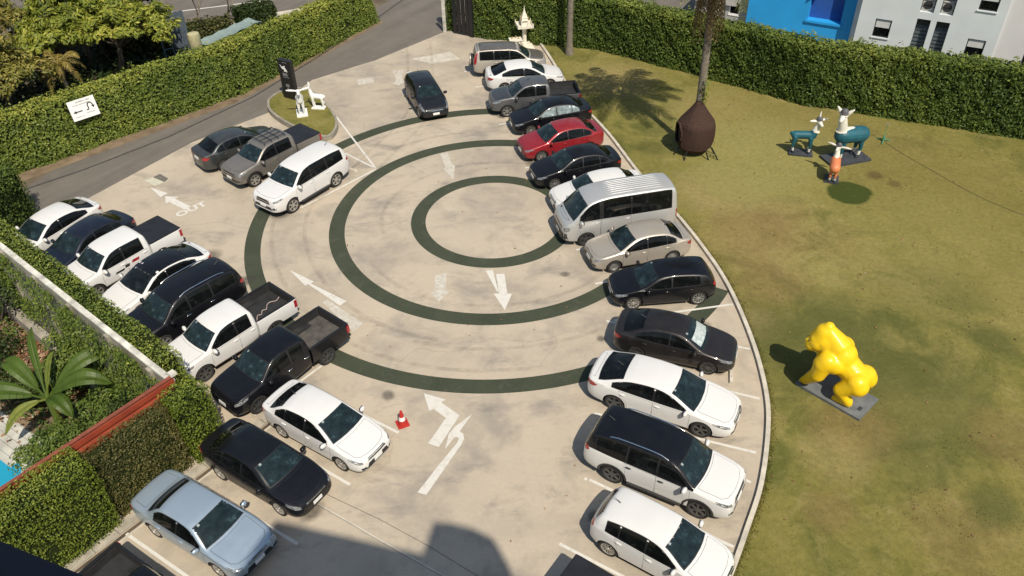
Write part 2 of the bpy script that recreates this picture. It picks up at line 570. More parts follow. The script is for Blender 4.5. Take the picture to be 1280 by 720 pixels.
def make_car(spec):
    sp = dict(floor=0.20, tum=0.36, r=0.31, wd=0.20, rim='spoke10', crown=0.055, doors=4, end_rise=0.10)
    sp.update(spec)
    P = Proto()
    shp = Shape(sp['top'], sp['belt'], sp['hw'], sp['floor'], sp['tum'], sp.get('bow'), sp['crown'], sp['end_rise'])
    shp.cowl = sp['cowl']
    V, F, MI = shp.skin()
    bvh = BVHTree.FromPolygons([Vector(v) for v in V], F)
    wb, r = sp['wb'], sp['r']
    W = max(b for _, b in sp['hw'])
    tw = W - sp['wd'] / 2 - 0.02
    wl = [(wb / 2, 1, r), (wb / 2, -1, r)]
    if not sp.get('pickup'): wl += [(-wb / 2, 1, r), (-wb / 2, -1, r)]
    body = bool_arches(V, F, MI, wl, W, 3)
    P.add('body', body, ['paint', 'dark', 'upper'])
    if sp.get('pickup'): make_bed(P, sp, shp, W)
    x0, x1 = shp.x0, shp.x1
    xc, xrf = sp['cowl'], sp['roof_front']
    bw = lambda x, y: float(pchip(shp.bow, x)) * max(0.0, 1 - (y / shp.sec(x)[0]) ** 2)
    # windscreen
    def screen(xa, xb, ina, inb, n=7):
        """outline from above of the sloping glass between stations xa and xb"""
        L = []
        for i in range(n):
            x = xa + (xb - xa) * i / (n - 1)
            y = shp.rail(x)[1] - (ina + (inb - ina) * i / (n - 1))
            L.append((x, y))
        A = [(xa + bw(xa, L[0][1] * t), L[0][1] * t) for t in (-1, -0.6, -0.25, 0.25, 0.6, 1)]
        B = [(xb + bw(xb, L[-1][1] * t), L[-1][1] * t) for t in (1, 0.6, 0.25, -0.25, -0.6, -1)]
        Lw = [(x + bw(x, y), y) for x, y in L[1:-1]]
        Rw = [(x + bw(x, y), -y) for x, y in reversed(L[1:-1])]
        return A + Lw + B + Rw
    scr = screen(xc - 0.02, xrf, 0.045, 0.055)
    fr = P.panel('windscreen', bvh, scr, 'T', 'trim', None, 0.002)
    P.panel('windscreen_glass', bvh, inset(scr, 0.028), 'T', 'screen', fr, 0.005)
    if sp.get('shade'):
        P.panel('sunshade', bvh, inset(screen(xc - 0.12, xrf + 0.22, 0.14, 0.10), 0.02), 'T', 'shade', fr, 0.007)
    # tax stickers inside the top corner of the glass
    for q in range(1):
        sy = sp.get('sticker_side', -1) * (shp.rail(xrf)[1] - 0.22 - 0.10 * q)
        sx_ = xrf + 0.13
        P.panel('sticker', bvh, [(sx_ - .035, sy - .035), (sx_ + .035, sy - .035), (sx_ + .035, sy + .035), (sx_ - .035, sy + .035)], 'T', 'sticker', fr, 0.0065, 0.004)
    # wipers
    mb = MB()
    for ya, yb in ((-0.55, 0.0), (0.05, 0.6)):
        pts = []
        for t in (0, 0.5, 1):
            y = ya + (yb - ya) * t
            x = xc - 0.06 - 0.10 * (1 - t) + bw(xc, y)
            h, n_, _, _ = bvh.ray_cast(Vector((x, y, 5)), Vector((0, 0, -1)))
            if h: pts.append(h + n_ * 0.015)
        if len(pts) > 1: mb.tube(pts, 0.009, 5)
    P.add('wiper', mb.mesh('wiper', [M_trim], 50), ['trim'])
    # rear glass
    if sp.get('rear_T'):
        xa, xb = sp['rear_T']
        rs = screen(xb, xa, 0.05, 0.06)
        fr = P.panel('rear_window', bvh, rs, 'T', 'trim', None, 0.002)
        P.panel('rear_window_glass', bvh, inset(rs, 0.028), 'T', 'glass', fr, 0.005)
    if sp.get('rear_B'):
        z0, z1, ya, yb = sp['rear_B']
        rs = [(-ya, z0), (ya, z0), (yb, z1), (-yb, z1)]
        fr = P.panel('rear_window', bvh, rs, 'B', 'trim', None, 0.002)
        P.panel('rear_window_glass', bvh, inset(rs, 0.03), 'B', 'glass', fr, 0.006)
    # side glass
    xf, splits, xr = sp['side']
    whole = side_window_polys(shp, xf, [], xr, 0.015, 0.032)[0]
    panes = side_window_polys(shp, xf - 0.03, splits, xr + 0.03, 0.035, 0.05)
    for mir in (False, True):
        fr = P.panel('side_window', bvh, whole, 'L', 'trim', None, 0.002, mirror=mir)
        for pn in panes:
            P.panel('window_pane', bvh, pn, 'L', 'sideglass', fr, 0.005, mirror=mir)
        if sp.get('chrome_line'):
            lo = [(x, z - 0.02) for x, z in whole[:len(whole) // 2]]
            P.panel('chrome_strip', bvh, lo + [(x, z + 0.018) for x, z in reversed(lo)], 'L', 'chrome', fr, 0.007, mirror=mir)
    # doors
    bz = lambda x: float(pchip(shp.belt, x))
    zf = sp['floor'] + 0.09
    d = sp['doors_x']
    for mir in (False, True):
        for i, (a, b) in enumerate(d):
            if b < wb / 2 - r - 0.12 < a < wb / 2 + r + 0.3 and sp.get('van'):
                fx = wb / 2
                pl = [(fx - r - 0.12, zf)] + [(fx + (r + 0.12) * math.cos(R(g)), r + (r + 0.12) * math.sin(R(g))) for g in range(165, 39, -18)] + [(a + 0.02, bz(a) - 0.02)]
            else:
                pl = [(a, zf), (a + 0.03, zf + 0.3), (a + 0.02, bz(a) - 0.02)]
            n = 6
            pl += [(a + 0.02 + (b - a - 0.02) * k / n, bz(a + (b - a) * k / n) - 0.015) for k in range(1, n + 1)]
            if i == 1 and sp.get('rear_door_cut', True):
                ax = -wb / 2
                for ang in (65, 45, 25, 5):
                    px_, pz_ = ax + (r + 0.11) * math.cos(R(ang)), r + (r + 0.11) * math.sin(R(ang))
                    if px_ > b + 0.01 and pz_ > zf + 0.02: pl.append((px_, pz_))
                pl.append((ax + r + 0.12, zf))
            else:
                pl.append((b, zf))
            di = P.panel('door', bvh, pl, 'L', 'paint', None, 0.0045, mirror=mir, gap=0.008, step=0.14)
            hx, hz = b + 0.16, bz(b) - 0.12
            h = bvh.ray_cast(Vector((hx, 4, hz)), Vector((0, -1, 0)))[0]
            if h:
                sg = -1 if mir else 1
                hm = MB()
                ellipsoid_mb(hm, (hx, sg * (h.y + 0.022), hz), (0.105, 0.024, 0.022), 10, 6)
                P.add('handle', hm.mesh('handle', [M_trim], 60), ['handle'], di)
    # bonnet
    xb_ = x0 - sp.get('bon_in', 0.16)
    hy = sp.get('bon_y', 0.66)
    pl = [(xb_ - 0.22, -hy * 0.99), (xb_ - 0.07, -hy * 0.8), (xb_, -hy * 0.4), (xb_ + 0.02, 0), (xb_, hy * 0.4), (xb_ - 0.07, hy * 0.8), (xb_ - 0.22, hy * 0.99)]
    pl += [(xc + 0.28, hy * 1.04), (xc + 0.05 + bw(xc, hy), hy * 1.02), (xc + 0.06 + bw(xc, .3), 0.3), (xc + 0.06 + bw(xc, 0), 0), (xc + 0.06 + bw(xc, .3), -0.3), (xc + 0.05 + bw(xc, hy), -hy * 1.02), (xc + 0.28, -hy * 1.04)]
    P.panel('bonnet', bvh, pl, 'T', 'bonnet', None, 0.0045, gap=0.009, step=0.16)
    # boot lid or tailgate
    if sp.get('boot'):
        a, b, y = sp['boot']
        P.panel('boot_lid', bvh, [(a, -y), (b, -y * 0.92), (b, y * 0.92), (a, y)], 'T', 'paint', None, 0.0045, gap=0.009, step=0.16)
    if sp.get('tail'):
        z0, z1, y = sp['tail']
        P.panel('tailgate', bvh, [(-y, z0), (y, z0), (y * 0.98, z1), (-y * 0.98, z1)], 'B', 'back' if sp.get('black_back') else 'paint', None, 0.001, gap=0.009, step=0.16)
    if sp.get('roof_patch'):
        a, b = sp['roof_patch']
        n = 10
        L = [(a + (b - a) * i / n, shp.rail(a + (b - a) * i / n)[1] - 0.03) for i in range(n + 1)]
        A = [(a + bw(a, L[0][1] * t), L[0][1] * t) for t in (-1, -.75, -.4, 0, .4, .75)]
        B = [(b + bw(b, L[-1][1] * t), L[-1][1] * t) for t in (1, .75, .4, 0, -.4, -.75)]
        Lw = [(x + bw(x, y), y) for x, y in L]
        P.panel('roof_panel', bvh, A + Lw[:-1] + B + [(x, -y) for x, y in reversed(Lw[1:])], 'T', 'roof', None, 0.006, step=0.2)
    for q, (role, pl) in enumerate(sp.get('decals', ())):
        P.panel('door_decal', bvh, pl, 'L', role, None, 0.009, 0.006)
    # lamps, grille, plate
    for mir in (False, True):
        P.panel('headlight', bvh, sp['head'], 'FL', 'lamp', None, 0.006, mirror=mir, step=0.06)
        if sp.get('rear_lamp'): P.panel('tail_light', bvh, sp['rear_lamp'], 'BL', 'red', None, 0.008, mirror=mir, step=0.06)
        if sp.get('fog'):
            yc, zc = sp['fog']
            P.panel('fog_lamp', bvh, [(yc - 0.12, zc - 0.05), (yc + 0.08, zc - 0.05), (yc + 0.10, zc + 0.06), (yc - 0.05, zc + 0.05)], 'F', 'trim', None, 0.006, mirror=mir)
    g = P.panel('grille', bvh, sp['grille'], 'F', 'grille', None, 0.006, step=0.08)
    gy = max(p[0] for p in sp['grille']); gz = [p[1] for p in sp['grille']]
    zm = (min(gz) + max(gz)) / 2
    P.panel('chrome_bar', bvh, [(-gy * 0.94, zm - 0.014), (gy * 0.94, zm - 0.014), (gy * 0.94, zm + 0.014), (-gy * 0.94, zm + 0.014)], 'F', 'chrome', g, 0.014, step=0.08)
    if sp.get('intake'): P.panel('air_intake', bvh, sp['intake'], 'F', 'trim', None, 0.006, step=0.08)
    pz = sp.get('plate_z', 0.42)
    P.panel('number_plate', bvh, [(-0.18, pz - 0.06), (0.18, pz - 0.06), (0.18, pz + 0.06), (-0.18, pz + 0.06)], 'F', 'plate', None, 0.02, 0.02)
    if not sp.get('pickup'):
        pz = sp.get('rplate_z', 0.78)
        P.panel('number_plate', bvh, [(-0.18, pz - 0.06), (0.18, pz - 0.06), (0.18, pz + 0.06), (-0.18, pz + 0.06)], 'B', 'plate', None, 0.02, 0.02)
        P.panel('bumper_strip', bvh, [(-0.55, sp['floor'] + 0.13), (0.55, sp['floor'] + 0.13), (0.5, sp['floor'] + 0.22), (-0.5, sp['floor'] + 0.22)], 'B', 'trim', None, 0.006)
    xm = sp.get('mirror_x', xc - 0.20)
    zr, wr, zb = shp.rail(xm)
    for sg in (1, -1):
        P.add('wing_mirror', mirror_mesh(sg, xm, W * 0.955, zb + 0.07, sp.get('mirror_big', 1.0)), ['mirror', 'trim'])
    # roof rails, running boards, arch trims
    if sp.get('rails'):
        a, b = sp['rails']
        for sg in (1, -1):
            mb = MB()
            pts = []
            for i in range(9):
                x = a + (b - a) * i / 8
                zr, wr, _ = shp.rail(x)
                pts.append((x, sg * (wr - 0.04), zr + 0.03 + 0.055 * math.sin(math.pi * min(1, max(0, i / 8)) ) ** 0.3))
            mb.tube(pts, 0.018, 6)
            P.add('roof_rail', mb.mesh('roof_rail', [M_chrome], 60), ['chrome' if not sp.get('black_rails') else 'trim'])
    if sp.get('step_board'):
        for sg in (1, -1):
            mb = MB()
            y0, y1 = sorted((sg * (W - 0.14), sg * (W + 0.03)))
            mb.box(-wb / 2 + r + 0.14, wb / 2 - r - 0.14, y0, y1, sp['floor'] + 0.01, sp['floor'] + 0.07)
            P.add('running_board', mb.mesh('running_board', [M_plastic]), ['plastic'])
    if sp.get('arch_trim'):
        for sx in ((1, -1) if not sp.get('pickup') else (1,)):
            ri, ro = r + 0.056, r + 0.125
            angs = [R(a) for a in range(-12, 193, 12)]
            pl = [(sx * wb / 2 + ro * math.cos(a), r + ro * math.sin(a)) for a in angs] + [(sx * wb / 2 + ri * math.cos(a), r + ri * math.sin(a)) for a in reversed(angs)]
            for mir in (False, True):
                P.panel('arch_trim', bvh, pl, 'L', 'plastic', None, 0.012, mirror=mir, step=0.12)
    if sp.get('antenna', True):
        xa = sp.get('ant_x', x1 + 1.05)
        h = bvh.ray_cast(Vector((xa, 0, 5)), Vector((0, 0, -1)))[0]
        mb = MB()
        mb.tube([h, h + Vector((-0.05, 0, 0.05)), h + Vector((-0.20, 0, 0.12))], [0.02, 0.012, 0.006], 6)
        P.add('antenna', mb.mesh('antenna', [M_trim], 60), ['trim'])
    if sp.get('spare'):
        hub, tyre, rim = wheel_meshes(0.34, 'spoke5', 0.2)
        z = 0.86
        M = Matrix.Translation((x1 - 0.09, 0.05, z)) @ Matrix.Rotation(R(90), 4, 'Z')
        i = P.add('spare_wheel', hub, ['brake'], None, M)
        P.add('tyre', tyre, ['rubber'], i)
        cv = MB().lathe([(0.34, 0.03), (0.352, 0.09), (0.30, 0.125), (0.0, 0.13)], 24, 0, None, 'y').mesh('wheel_cover', [M_alloy], 40)
        P.add('wheel_cover', cv, ['paint'], i)
    if sp.get('rack'):
        a, b = sp['rack']
        mb = MB()
        zz = shp.sec((a + b) / 2)[2] + 0.09
        for y in (-0.5, -0.17, 0.17, 0.5): mb.tube([(a, y, zz), (b, y, zz)], 0.018, 6)
        for k in range(4):
            x = a + (b - a) * k / 3
            mb.tube([(x, -0.58, zz - 0.09), (x, -0.54, zz + 0.012), (x, 0.54, zz + 0.012), (x, 0.58, zz - 0.09)], 0.02, 6)
        P.add('roof_rack', mb.mesh('roof_rack', [M_trim], 60), ['trim'])
    if sp.get('ribs'):
        a, b, ny = sp['ribs']
        for k in range(ny):
            y = -0.5 + 1.0 * k / (ny - 1)
            pts = []
            for i in range(7):
                x = a + (b - a) * i / 6
                h = bvh.ray_cast(Vector((x, y, 5)), Vector((0, 0, -1)))[0]
                pts.append(h + Vector((0, 0, 0.001 if 0 < i < 6 else -0.004)))
            P.add('roof_rib', MB().tube(pts, [0.004] + [0.016] * 5 + [0.004], 6).mesh('roof_rib', [M_trim], 60), ['upper'])
    add_wheels(P, wb, r, tw, sp['rim'], sp['wd'])
    P.spec = sp; P.shape = shp; P.bvh = bvh
    return P

def make_bed(P, sp, shp, W):
    """open load bed behind the cab: hollow shell with cut arches, liner, wheel humps and tailgate"""
    xa = shp.x1 - 0.025; xb = sp['bed_end']; zt = sp['bed_top']; wb, r = sp['wb'], sp['r']
    zfl = sp['floor'] + 0.10; zin = 0.80 if zt > 1.0 else zt - 0.36
    V, F, MI = [], [], []
    xs = [xa + (xb - xa) * i / 26 for i in range(27)]
    rows = []
    for x in xs:
        t = (x - xa) / (xb - xa)
        w_ = W * (1.0 - 0.025 * max(0, (t - 0.8) / 0.2) ** 2)
        ro = W * 0.965 * (w_ / W); ri = ro - 0.085
        hp = [(0, zfl), (w_ * 0.86, zfl), (w_ * 0.97, zfl + 0.07), (w_, zfl + 0.27), (w_ * 0.995, zt - 0.16), (ro, zt - 0.015), (ro - 0.02, zt), (ri + 0.02, zt), (ri, zt - 0.012), (ri - 0.01, zin), (0, zin)]
        full = hp + [(-y, z) for y, z in reversed(hp[1:-1])]
        rows.append([len(V) + k for k in range(len(full))]); V += [(x, y, z) for y, z in full]
    n = len(rows[0]); nh = 11
    for a, b in zip(rows[:-1], rows[1:]):
        for k in range(n):
            q = (k + 1) % n; F.append((a[k], a[q], b[q], b[k]))
            kk = k if k < nh - 1 else n - 1 - k
            MI.append(1 if kk < 1 else (0 if kk < 6 else (3 if kk == 9 else 2)))
    F.append(tuple(reversed(rows[0]))); MI.append(0)
    F.append(tuple(rows[-1])); MI.append(0)
    bed = bool_arches(V, F, MI, [(-wb / 2, 1, r), (-wb / 2, -1, r)], W, 4)
    b = P.add('load_bed', bed, ['paint', 'dark', 'liner', 'bedfloor'])
    yi = W * 0.965 - 0.10
    mb = MB()
    mb.box(xb - 0.015, xb + 0.055, -yi - 0.08, yi + 0.08, zfl + 0.16, zt + 0.004, 0)
    mb.box(xb + 0.056, xb + 0.085, -yi + 0.01, yi - 0.01, zin + 0.004, zt - 0.03, 1)
    mb.box(xb - 0.03, xb + 0.08, -yi - 0.075, yi + 0.075, zt + 0.005, zt + 0.03, 2)
    tg = P.add('tailgate', mb.mesh('tailgate', [M_trim] * 3), ['paint', 'liner', 'trim'])
    P.add('handle', MB().box(xb - 0.03, xb - 0.012, -0.12, 0.12, zt - 0.2, zt - 0.12).mesh('handle', [M_trim]), ['trim'], tg)
    P.add('number_plate', MB().box(xb - 0.045, xb - 0.03, -0.18, 0.18, zfl + 0.2, zfl + 0.32).mesh('number_plate', [M_plate]), ['plate'], tg)
    P.add('front_panel', MB().box(xa - 0.06, xa - 0.004, -yi - 0.07, yi + 0.07, zin + 0.003, zt + 0.006).mesh('front_panel', [M_trim]), ['liner'], b)
    for sg in (1, -1):
        y0, y1 = sorted((sg * (yi - 0.26), sg * (yi + 0.03)))
        hump = MB()
        pl = [(-wb / 2 + (r + 0.13) * math.cos(R(a)), r + 0.08 + (r + 0.10) * math.sin(R(a))) for a in range(15, 166, 15)]
        vs = [(x, y, max(z, zin + 0.002)) for y in (y0, y1) for x, z in pl]
        m_ = len(pl)
        hump.add(vs, [(i, i + 1, m_ + i + 1, m_ + i) for i in range(m_ - 1)] + [tuple(range(m_ - 1, -1, -1)), tuple(range(m_, 2 * m_))])
        hm = hump.mesh('wheel_hump', [M_trim], 40)
        P.add('wheel_hump', hm, ['liner'], b)
        P.add('rail_cap', MB().box(xb + 0.09, xa - 0.07, *sorted((sg * (W * 0.965 - 0.095), sg * (W * 0.965 - 0.01))), zt + 0.003, zt + 0.028).mesh('rail_cap', [M_trim]), ['trim'], b)
        P.add('tail_light', MB().box(xb - 0.022, xb + 0.10, *sorted((sg * (W - 0.12), sg * (W - 0.008))), zt - 0.34, zt - 0.035).mesh('tail_light', [M_redlamp]), ['red'])
    mb = MB(); mb.tube([(xb - 0.10, -0.72, zfl + 0.06), (xb - 0.13, -0.3, zfl + 0.06), (xb - 0.13, 0.3, zfl + 0.06), (xb - 0.10, 0.72, zfl + 0.06)], 0.055, 8)
    P.add('rear_bumper', mb.mesh('rear_bumper', [M_trim], 50), ['plastic'])
    if sp.get('tonneau'):
        mb = MB()
        nx, ny = 12, 8
        y_ = yi + 0.075
        vs = []
        for i in range(nx + 1):
            for j in range(ny + 1):
                u, v = i / nx, j / ny
                vs.append((xa - 0.02 + (xb + 0.02 - xa) * u, -y_ + 2 * y_ * v, zt + 0.035 + 0.03 * math.sin(math.pi * v) * math.sin(math.pi * u) ** 0.5 + 0.006 * math.sin(u * 12)))
        fs = [(i * (ny + 1) + j, i * (ny + 1) + j + 1, (i + 1) * (ny + 1) + j + 1, (i + 1) * (ny + 1) + j) for i in range(nx) for j in range(ny)]
        fs = [tuple(reversed(f)) for f in fs]
        mb.add(vs, fs)
        mb.box(xb + 0.01, xa - 0.02, -y_, y_, zt + 0.006, zt + 0.033)
        P.add('tonneau_cover', mb.mesh('tonneau_cover', [M_vinyl], 40), ['vinyl'])

PART_GROUPS = {}
def place_car(P, name, label, cat, loc, deg, group='vehicles parked in the car park', **roles):
    rl = dict(ROLE_DEFAULT); rl.update(roles)
    for k in ('upper', 'roof', 'handle', 'mirror', 'back', 'bonnet'):
        if rl[k] is None: rl[k] = rl['paint']
    if rl['sideglass'] is None: rl['sideglass'] = rl['glass']
    root = thing(name, label, cat, (loc[0], loc[1], 0.008), R(deg), group)
    objs = []
    for (nm, me, rs, par, mat) in P.parts:
        o = bpy.data.objects.new(nm, me)
        COL.objects.link(o)
        o.parent = root if par is None else objs[par]
        if mat is not None: o.matrix_local = mat
        for i, q in enumerate(rs):
            o.material_slots[i].link = 'OBJECT'
            o.material_slots[i].material = rl[q]
        objs.append(o)
    return root

# ------------------------------------------------------------------ the kinds of car (metres, x forward, wheelbase centred)
SEDAN = dict(wb=2.55, r=0.305,
    top=[(2.13, .44), (2.115, .60), (2.03, .695), (1.8, .785), (1.4, .875), (1.04, .955), (.98, .985), (.25, 1.375), (.05, 1.43), (-.4, 1.47), (-.9, 1.445), (-1.15, 1.385), (-1.70, 1.085), (-1.80, 1.06), (-2.05, 1.035), (-2.14, .97), (-2.18, .78), (-2.2, .52)],
    belt=[(2.13, .42), (2.06, .60), (1.8, .715), (1.4, .81), (1.0, .89), (0, .925), (-1, .97), (-1.75, 1.005), (-2.05, .985), (-2.14, .91), (-2.2, .50)],
    hw=[(2.13, .46), (2.105, .60), (2.04, .70), (1.9, .78), (1.65, .825), (1.2, .848), (0, .85), (-1.3, .846), (-1.8, .815), (-2.03, .755), (-2.14, .66), (-2.2, .52)],
    bow=[(2.13, .0), (1.7, .04), (1.0, .13), (.25, .12), (-.3, 0), (-1.1, -.05), (-1.75, -.10), (-2.05, -.06), (-2.2, -.02)],
    cowl=.98, roof_front=.24, side=(.80, [(-.13, -.19), (-.98, -1.02)], -1.42), rear_T=(-1.17, -1.70), boot=(-1.88, -2.10, .60),
    doors_x=[(.90, -.15), (-.17, -1.18)], head=[(-1.05, .595), (-1.03, .665), (-.82, .725), (-.60, .765), (-.60, .71), (-.85, .63)],
    rear_lamp=[(.76, .91), (.95, .965), (1.13, .945), (1.15, .82), (.98, .79), (.86, .82)], grille=[(-.42, .595), (.42, .595), (.36, .672), (-.36, .672)],
    intake=[(-.52, .33), (.52, .33), (.42, .52), (-.42, .52)], fog=(.60, .40), plate_z=.46)

def scaled(t, sx=1.0, sy=1.0, sz=1.0, **over):
    s = dict(t)
    for k in ('top', 'belt'): s[k] = [(a * sx, b * sz) for a, b in t[k]]
    s['hw'] = [(a * sx, b * sy) for a, b in t['hw']]
    s['bow'] = [(a * sx, b) for a, b in t['bow']]
    s['wb'] = t['wb'] * sx
    for k in ('cowl', 'roof_front'): s[k] = t[k] * sx
    a, b, c = t['side']; s['side'] = (a * sx, [(p * sx, q * sx) for p, q in b], c * sx)
    if t.get('rear_T'): s['rear_T'] = tuple(v * sx for v in t['rear_T'])
    if t.get('boot'): s['boot'] = (t['boot'][0] * sx, t['boot'][1] * sx, t['boot'][2] * sy)
    s['doors_x'] = [(p * sx, q * sx) for p, q in t['doors_x']]
    for k in ('head', 'rear_lamp'):
        if t.get(k): s[k] = [(p * (sx * .6 + sy * .4), q * sz) for p, q in t[k]]
    for k in ('grille', 'intake'):
        if t.get(k): s[k] = [(p * sy, q * sz) for p, q in t[k]]
    s.update(over)
    return s

FASTBACK = scaled(SEDAN, 1.0, 1.0, 1.0,
    top=[(2.15, .44), (2.135, .60), (2.05, .69), (1.8, .775), (1.4, .86), (1.06, .93), (1.0, .955), (.22, 1.36), (.0, 1.415), (-.35, 1.44), (-.85, 1.405), (-1.10, 1.345), (-1.80, 1.075), (-1.90, 1.05), (-2.08, 1.02), (-2.15, .96), (-2.19, .78), (-2.21, .52)],
    rear_T=(-1.08, -1.80), boot=(-1.96, -2.12, .58), side=(.80, [(-.13, -.18)], -1.40), bow=[(2.15, .0), (1.7, .04), (1.0, .14), (.25, .13), (-.3, 0), (-1.1, -.06), (-1.85, -.11), (-2.08, -.06), (-2.21, -.02)],
    belt=[(2.15, .42), (2.06, .59), (1.8, .70), (1.4, .80), (1.0, .875), (0, .915), (-1, .96), (-1.75, 1.0), (-2.05, .975), (-2.14, .90), (-2.21, .50)],
    hw=[(2.15, .44), (2.12, .58), (2.05, .69), (1.9, .77), (1.65, .825), (1.2, .85), (0, .85), (-1.3, .852), (-1.8, .825), (-2.03, .76), (-2.14, .66), (-2.21, .52)])
OLD = scaled(SEDAN, 1.0, 1.0, 1.0, wb=2.62,
    top=[(2.16, .46), (2.15, .60), (2.08, .69), (1.8, .765), (1.4, .84), (1.02, .90), (.94, .93), (.30, 1.315), (.12, 1.355), (-.3, 1.38), (-.75, 1.37), (-.95, 1.33), (-1.42, 1.035), (-1.52, 1.00), (-2.05, .975), (-2.26, .93), (-2.31, .76), (-2.33, .50)],
    belt=[(2.16, .44), (2.08, .62), (1.8, .71), (1.4, .79), (1.0, .85), (0, .875), (-1, .90), (-1.75, .925), (-2.1, .91), (-2.26, .86), (-2.33, .48)],
    hw=[(2.16, .60), (2.13, .70), (2.04, .765), (1.8, .82), (1.2, .848), (0, .85), (-1.3, .848), (-1.9, .82), (-2.15, .775), (-2.27, .70), (-2.33, .58)],
    bow=[(2.16, .0), (1.7, .04), (1.0, .11), (.3, .10), (-.3, 0), (-.95, -.05), (-1.5, -.09), (-2.1, -.06), (-2.33, -.02)],
    cowl=.94, roof_front=.29, side=(.76, [(-.16, -.22)], -1.14), rear_T=(-.96, -1.43), boot=(-1.62, -2.20, .64), doors_x=[(.86, -.18), (-.20, -1.10)],
    rear_lamp=[(.90, .82), (1.0, .86), (1.20, .86), (1.24, .74), (1.02, .72), (.92, .74)], head=[(-1.13, .60), (-1.11, .675), (-.86, .715), (-.68, .73), (-.68, .66), (-.86, .615)],
    grille=[(-.36, .60), (.36, .60), (.36, .67), (-.36, .67)], antenna=False)
HATCH = scaled(SEDAN, 1.0, 1.0, 1.0, wb=2.50,
    top=[(2.0, .45), (1.985, .62), (1.9, .72), (1.7, .82), (1.35, .91), (1.02, .985), (.95, 1.015), (.25, 1.40), (.05, 1.455), (-.4, 1.50), (-1.0, 1.485), (-1.45, 1.43), (-1.58, 1.385), (-1.82, 1.05), (-1.90, .93), (-1.93, .75), (-1.95, .52)],
    belt=[(2.0, .43), (1.93, .62), (1.7, .745), (1.35, .845), (1.0, .92), (0, .95), (-1, 1.0), (-1.6, 1.03), (-1.8, .98), (-1.9, .82), (-1.95, .50)],
    hw=[(2.0, .45), (1.975, .59), (1.91, .69), (1.78, .77), (1.55, .82), (1.2, .845), (0, .848), (-1.2, .848), (-1.6, .82), (-1.8, .765), (-1.9, .70), (-1.95, .58)],
    bow=[(2.0, 0), (1.6, .04), (1.0, .13), (.25, .12), (-.3, 0), (-1.3, -.04), (-1.95, -.05)],
    cowl=.96, roof_front=.24, side=(.78, [(-.13, -.19), (-.95, -1.0)], -1.40), rear_T=None, rear_B=(1.07, 1.37, .56, .48), boot=None, tail=(.62, 1.0, .60),
    doors_x=[(.88, -.15), (-.17, -1.08)], head=[(-.98, .64), (-.96, .70), (-.74, .77), (-.50, .82), (-.52, .75), (-.78, .66)],
    rear_lamp=[(.72, .98), (.80, 1.06), (.92, 1.04), (1.0, .88), (.90, .84), (.80, .88)], ant_x=-1.35, rplate_z=.72)
SUV = scaled(SEDAN, 1.0, 1.0, 1.0, wb=2.745, r=.375, wd=.25, rim='spoke6', floor=.30, tum=.27, crown=.05,
    top=[(2.34, .60), (2.33, .82), (2.26, .96), (2.05, 1.05), (1.6, 1.12), (1.18, 1.17), (1.12, 1.20), (.50, 1.64), (.30, 1.73), (-.2, 1.80), (-1.2, 1.805), (-1.95, 1.75), (-2.12, 1.70), (-2.34, 1.22), (-2.41, 1.05), (-2.44, .80), (-2.45, .60)],
    belt=[(2.34, .58), (2.27, .82), (2.05, .95), (1.6, 1.03), (1.15, 1.09), (0, 1.12), (-1.2, 1.16), (-2.0, 1.19), (-2.3, 1.14), (-2.4, .98), (-2.45, .58)],
    hw=[(2.34, .60), (2.31, .72), (2.22, .81), (2.0, .875), (1.6, .915), (1.2, .925), (0, .915), (-1.4, .925), (-1.9, .91), (-2.2, .87), (-2.36, .80), (-2.45, .68)],
    bow=[(2.34, 0), (1.8, .05), (1.15, .14), (.5, .12), (-.2, 0), (-1.8, -.03), (-2.45, -.06)],
    cowl=1.13, roof_front=.49, side=(.95, [(.04, -.03), (-.93, -1.0)], -2.0), rear_T=None, rear_B=(1.25, 1.65, .68, .58), boot=None, tail=(.75, 1.18, .70),
    doors_x=[(1.05, .01), (-.01, -1.02)], head=[(-1.15, .86), (-1.13, .93), (-.9, .985), (-.68, 1.01), (-.7, .95), (-.9, .89)],
    rear_lamp=[(.92, 1.12), (1.0, 1.19), (1.16, 1.17), (1.2, 1.06), (1.05, 1.03), (.95, 1.05)], grille=[(-.44, .74), (.44, .74), (.40, .93), (-.40, .93)],
    intake=[(-.6, .48), (.6, .48), (.5, .62), (-.5, .62)], fog=(.70, .58), plate_z=.62, rplate_z=.92, bon_y=.72, step_board=True, mirror_big=1.15, ant_x=-1.75)
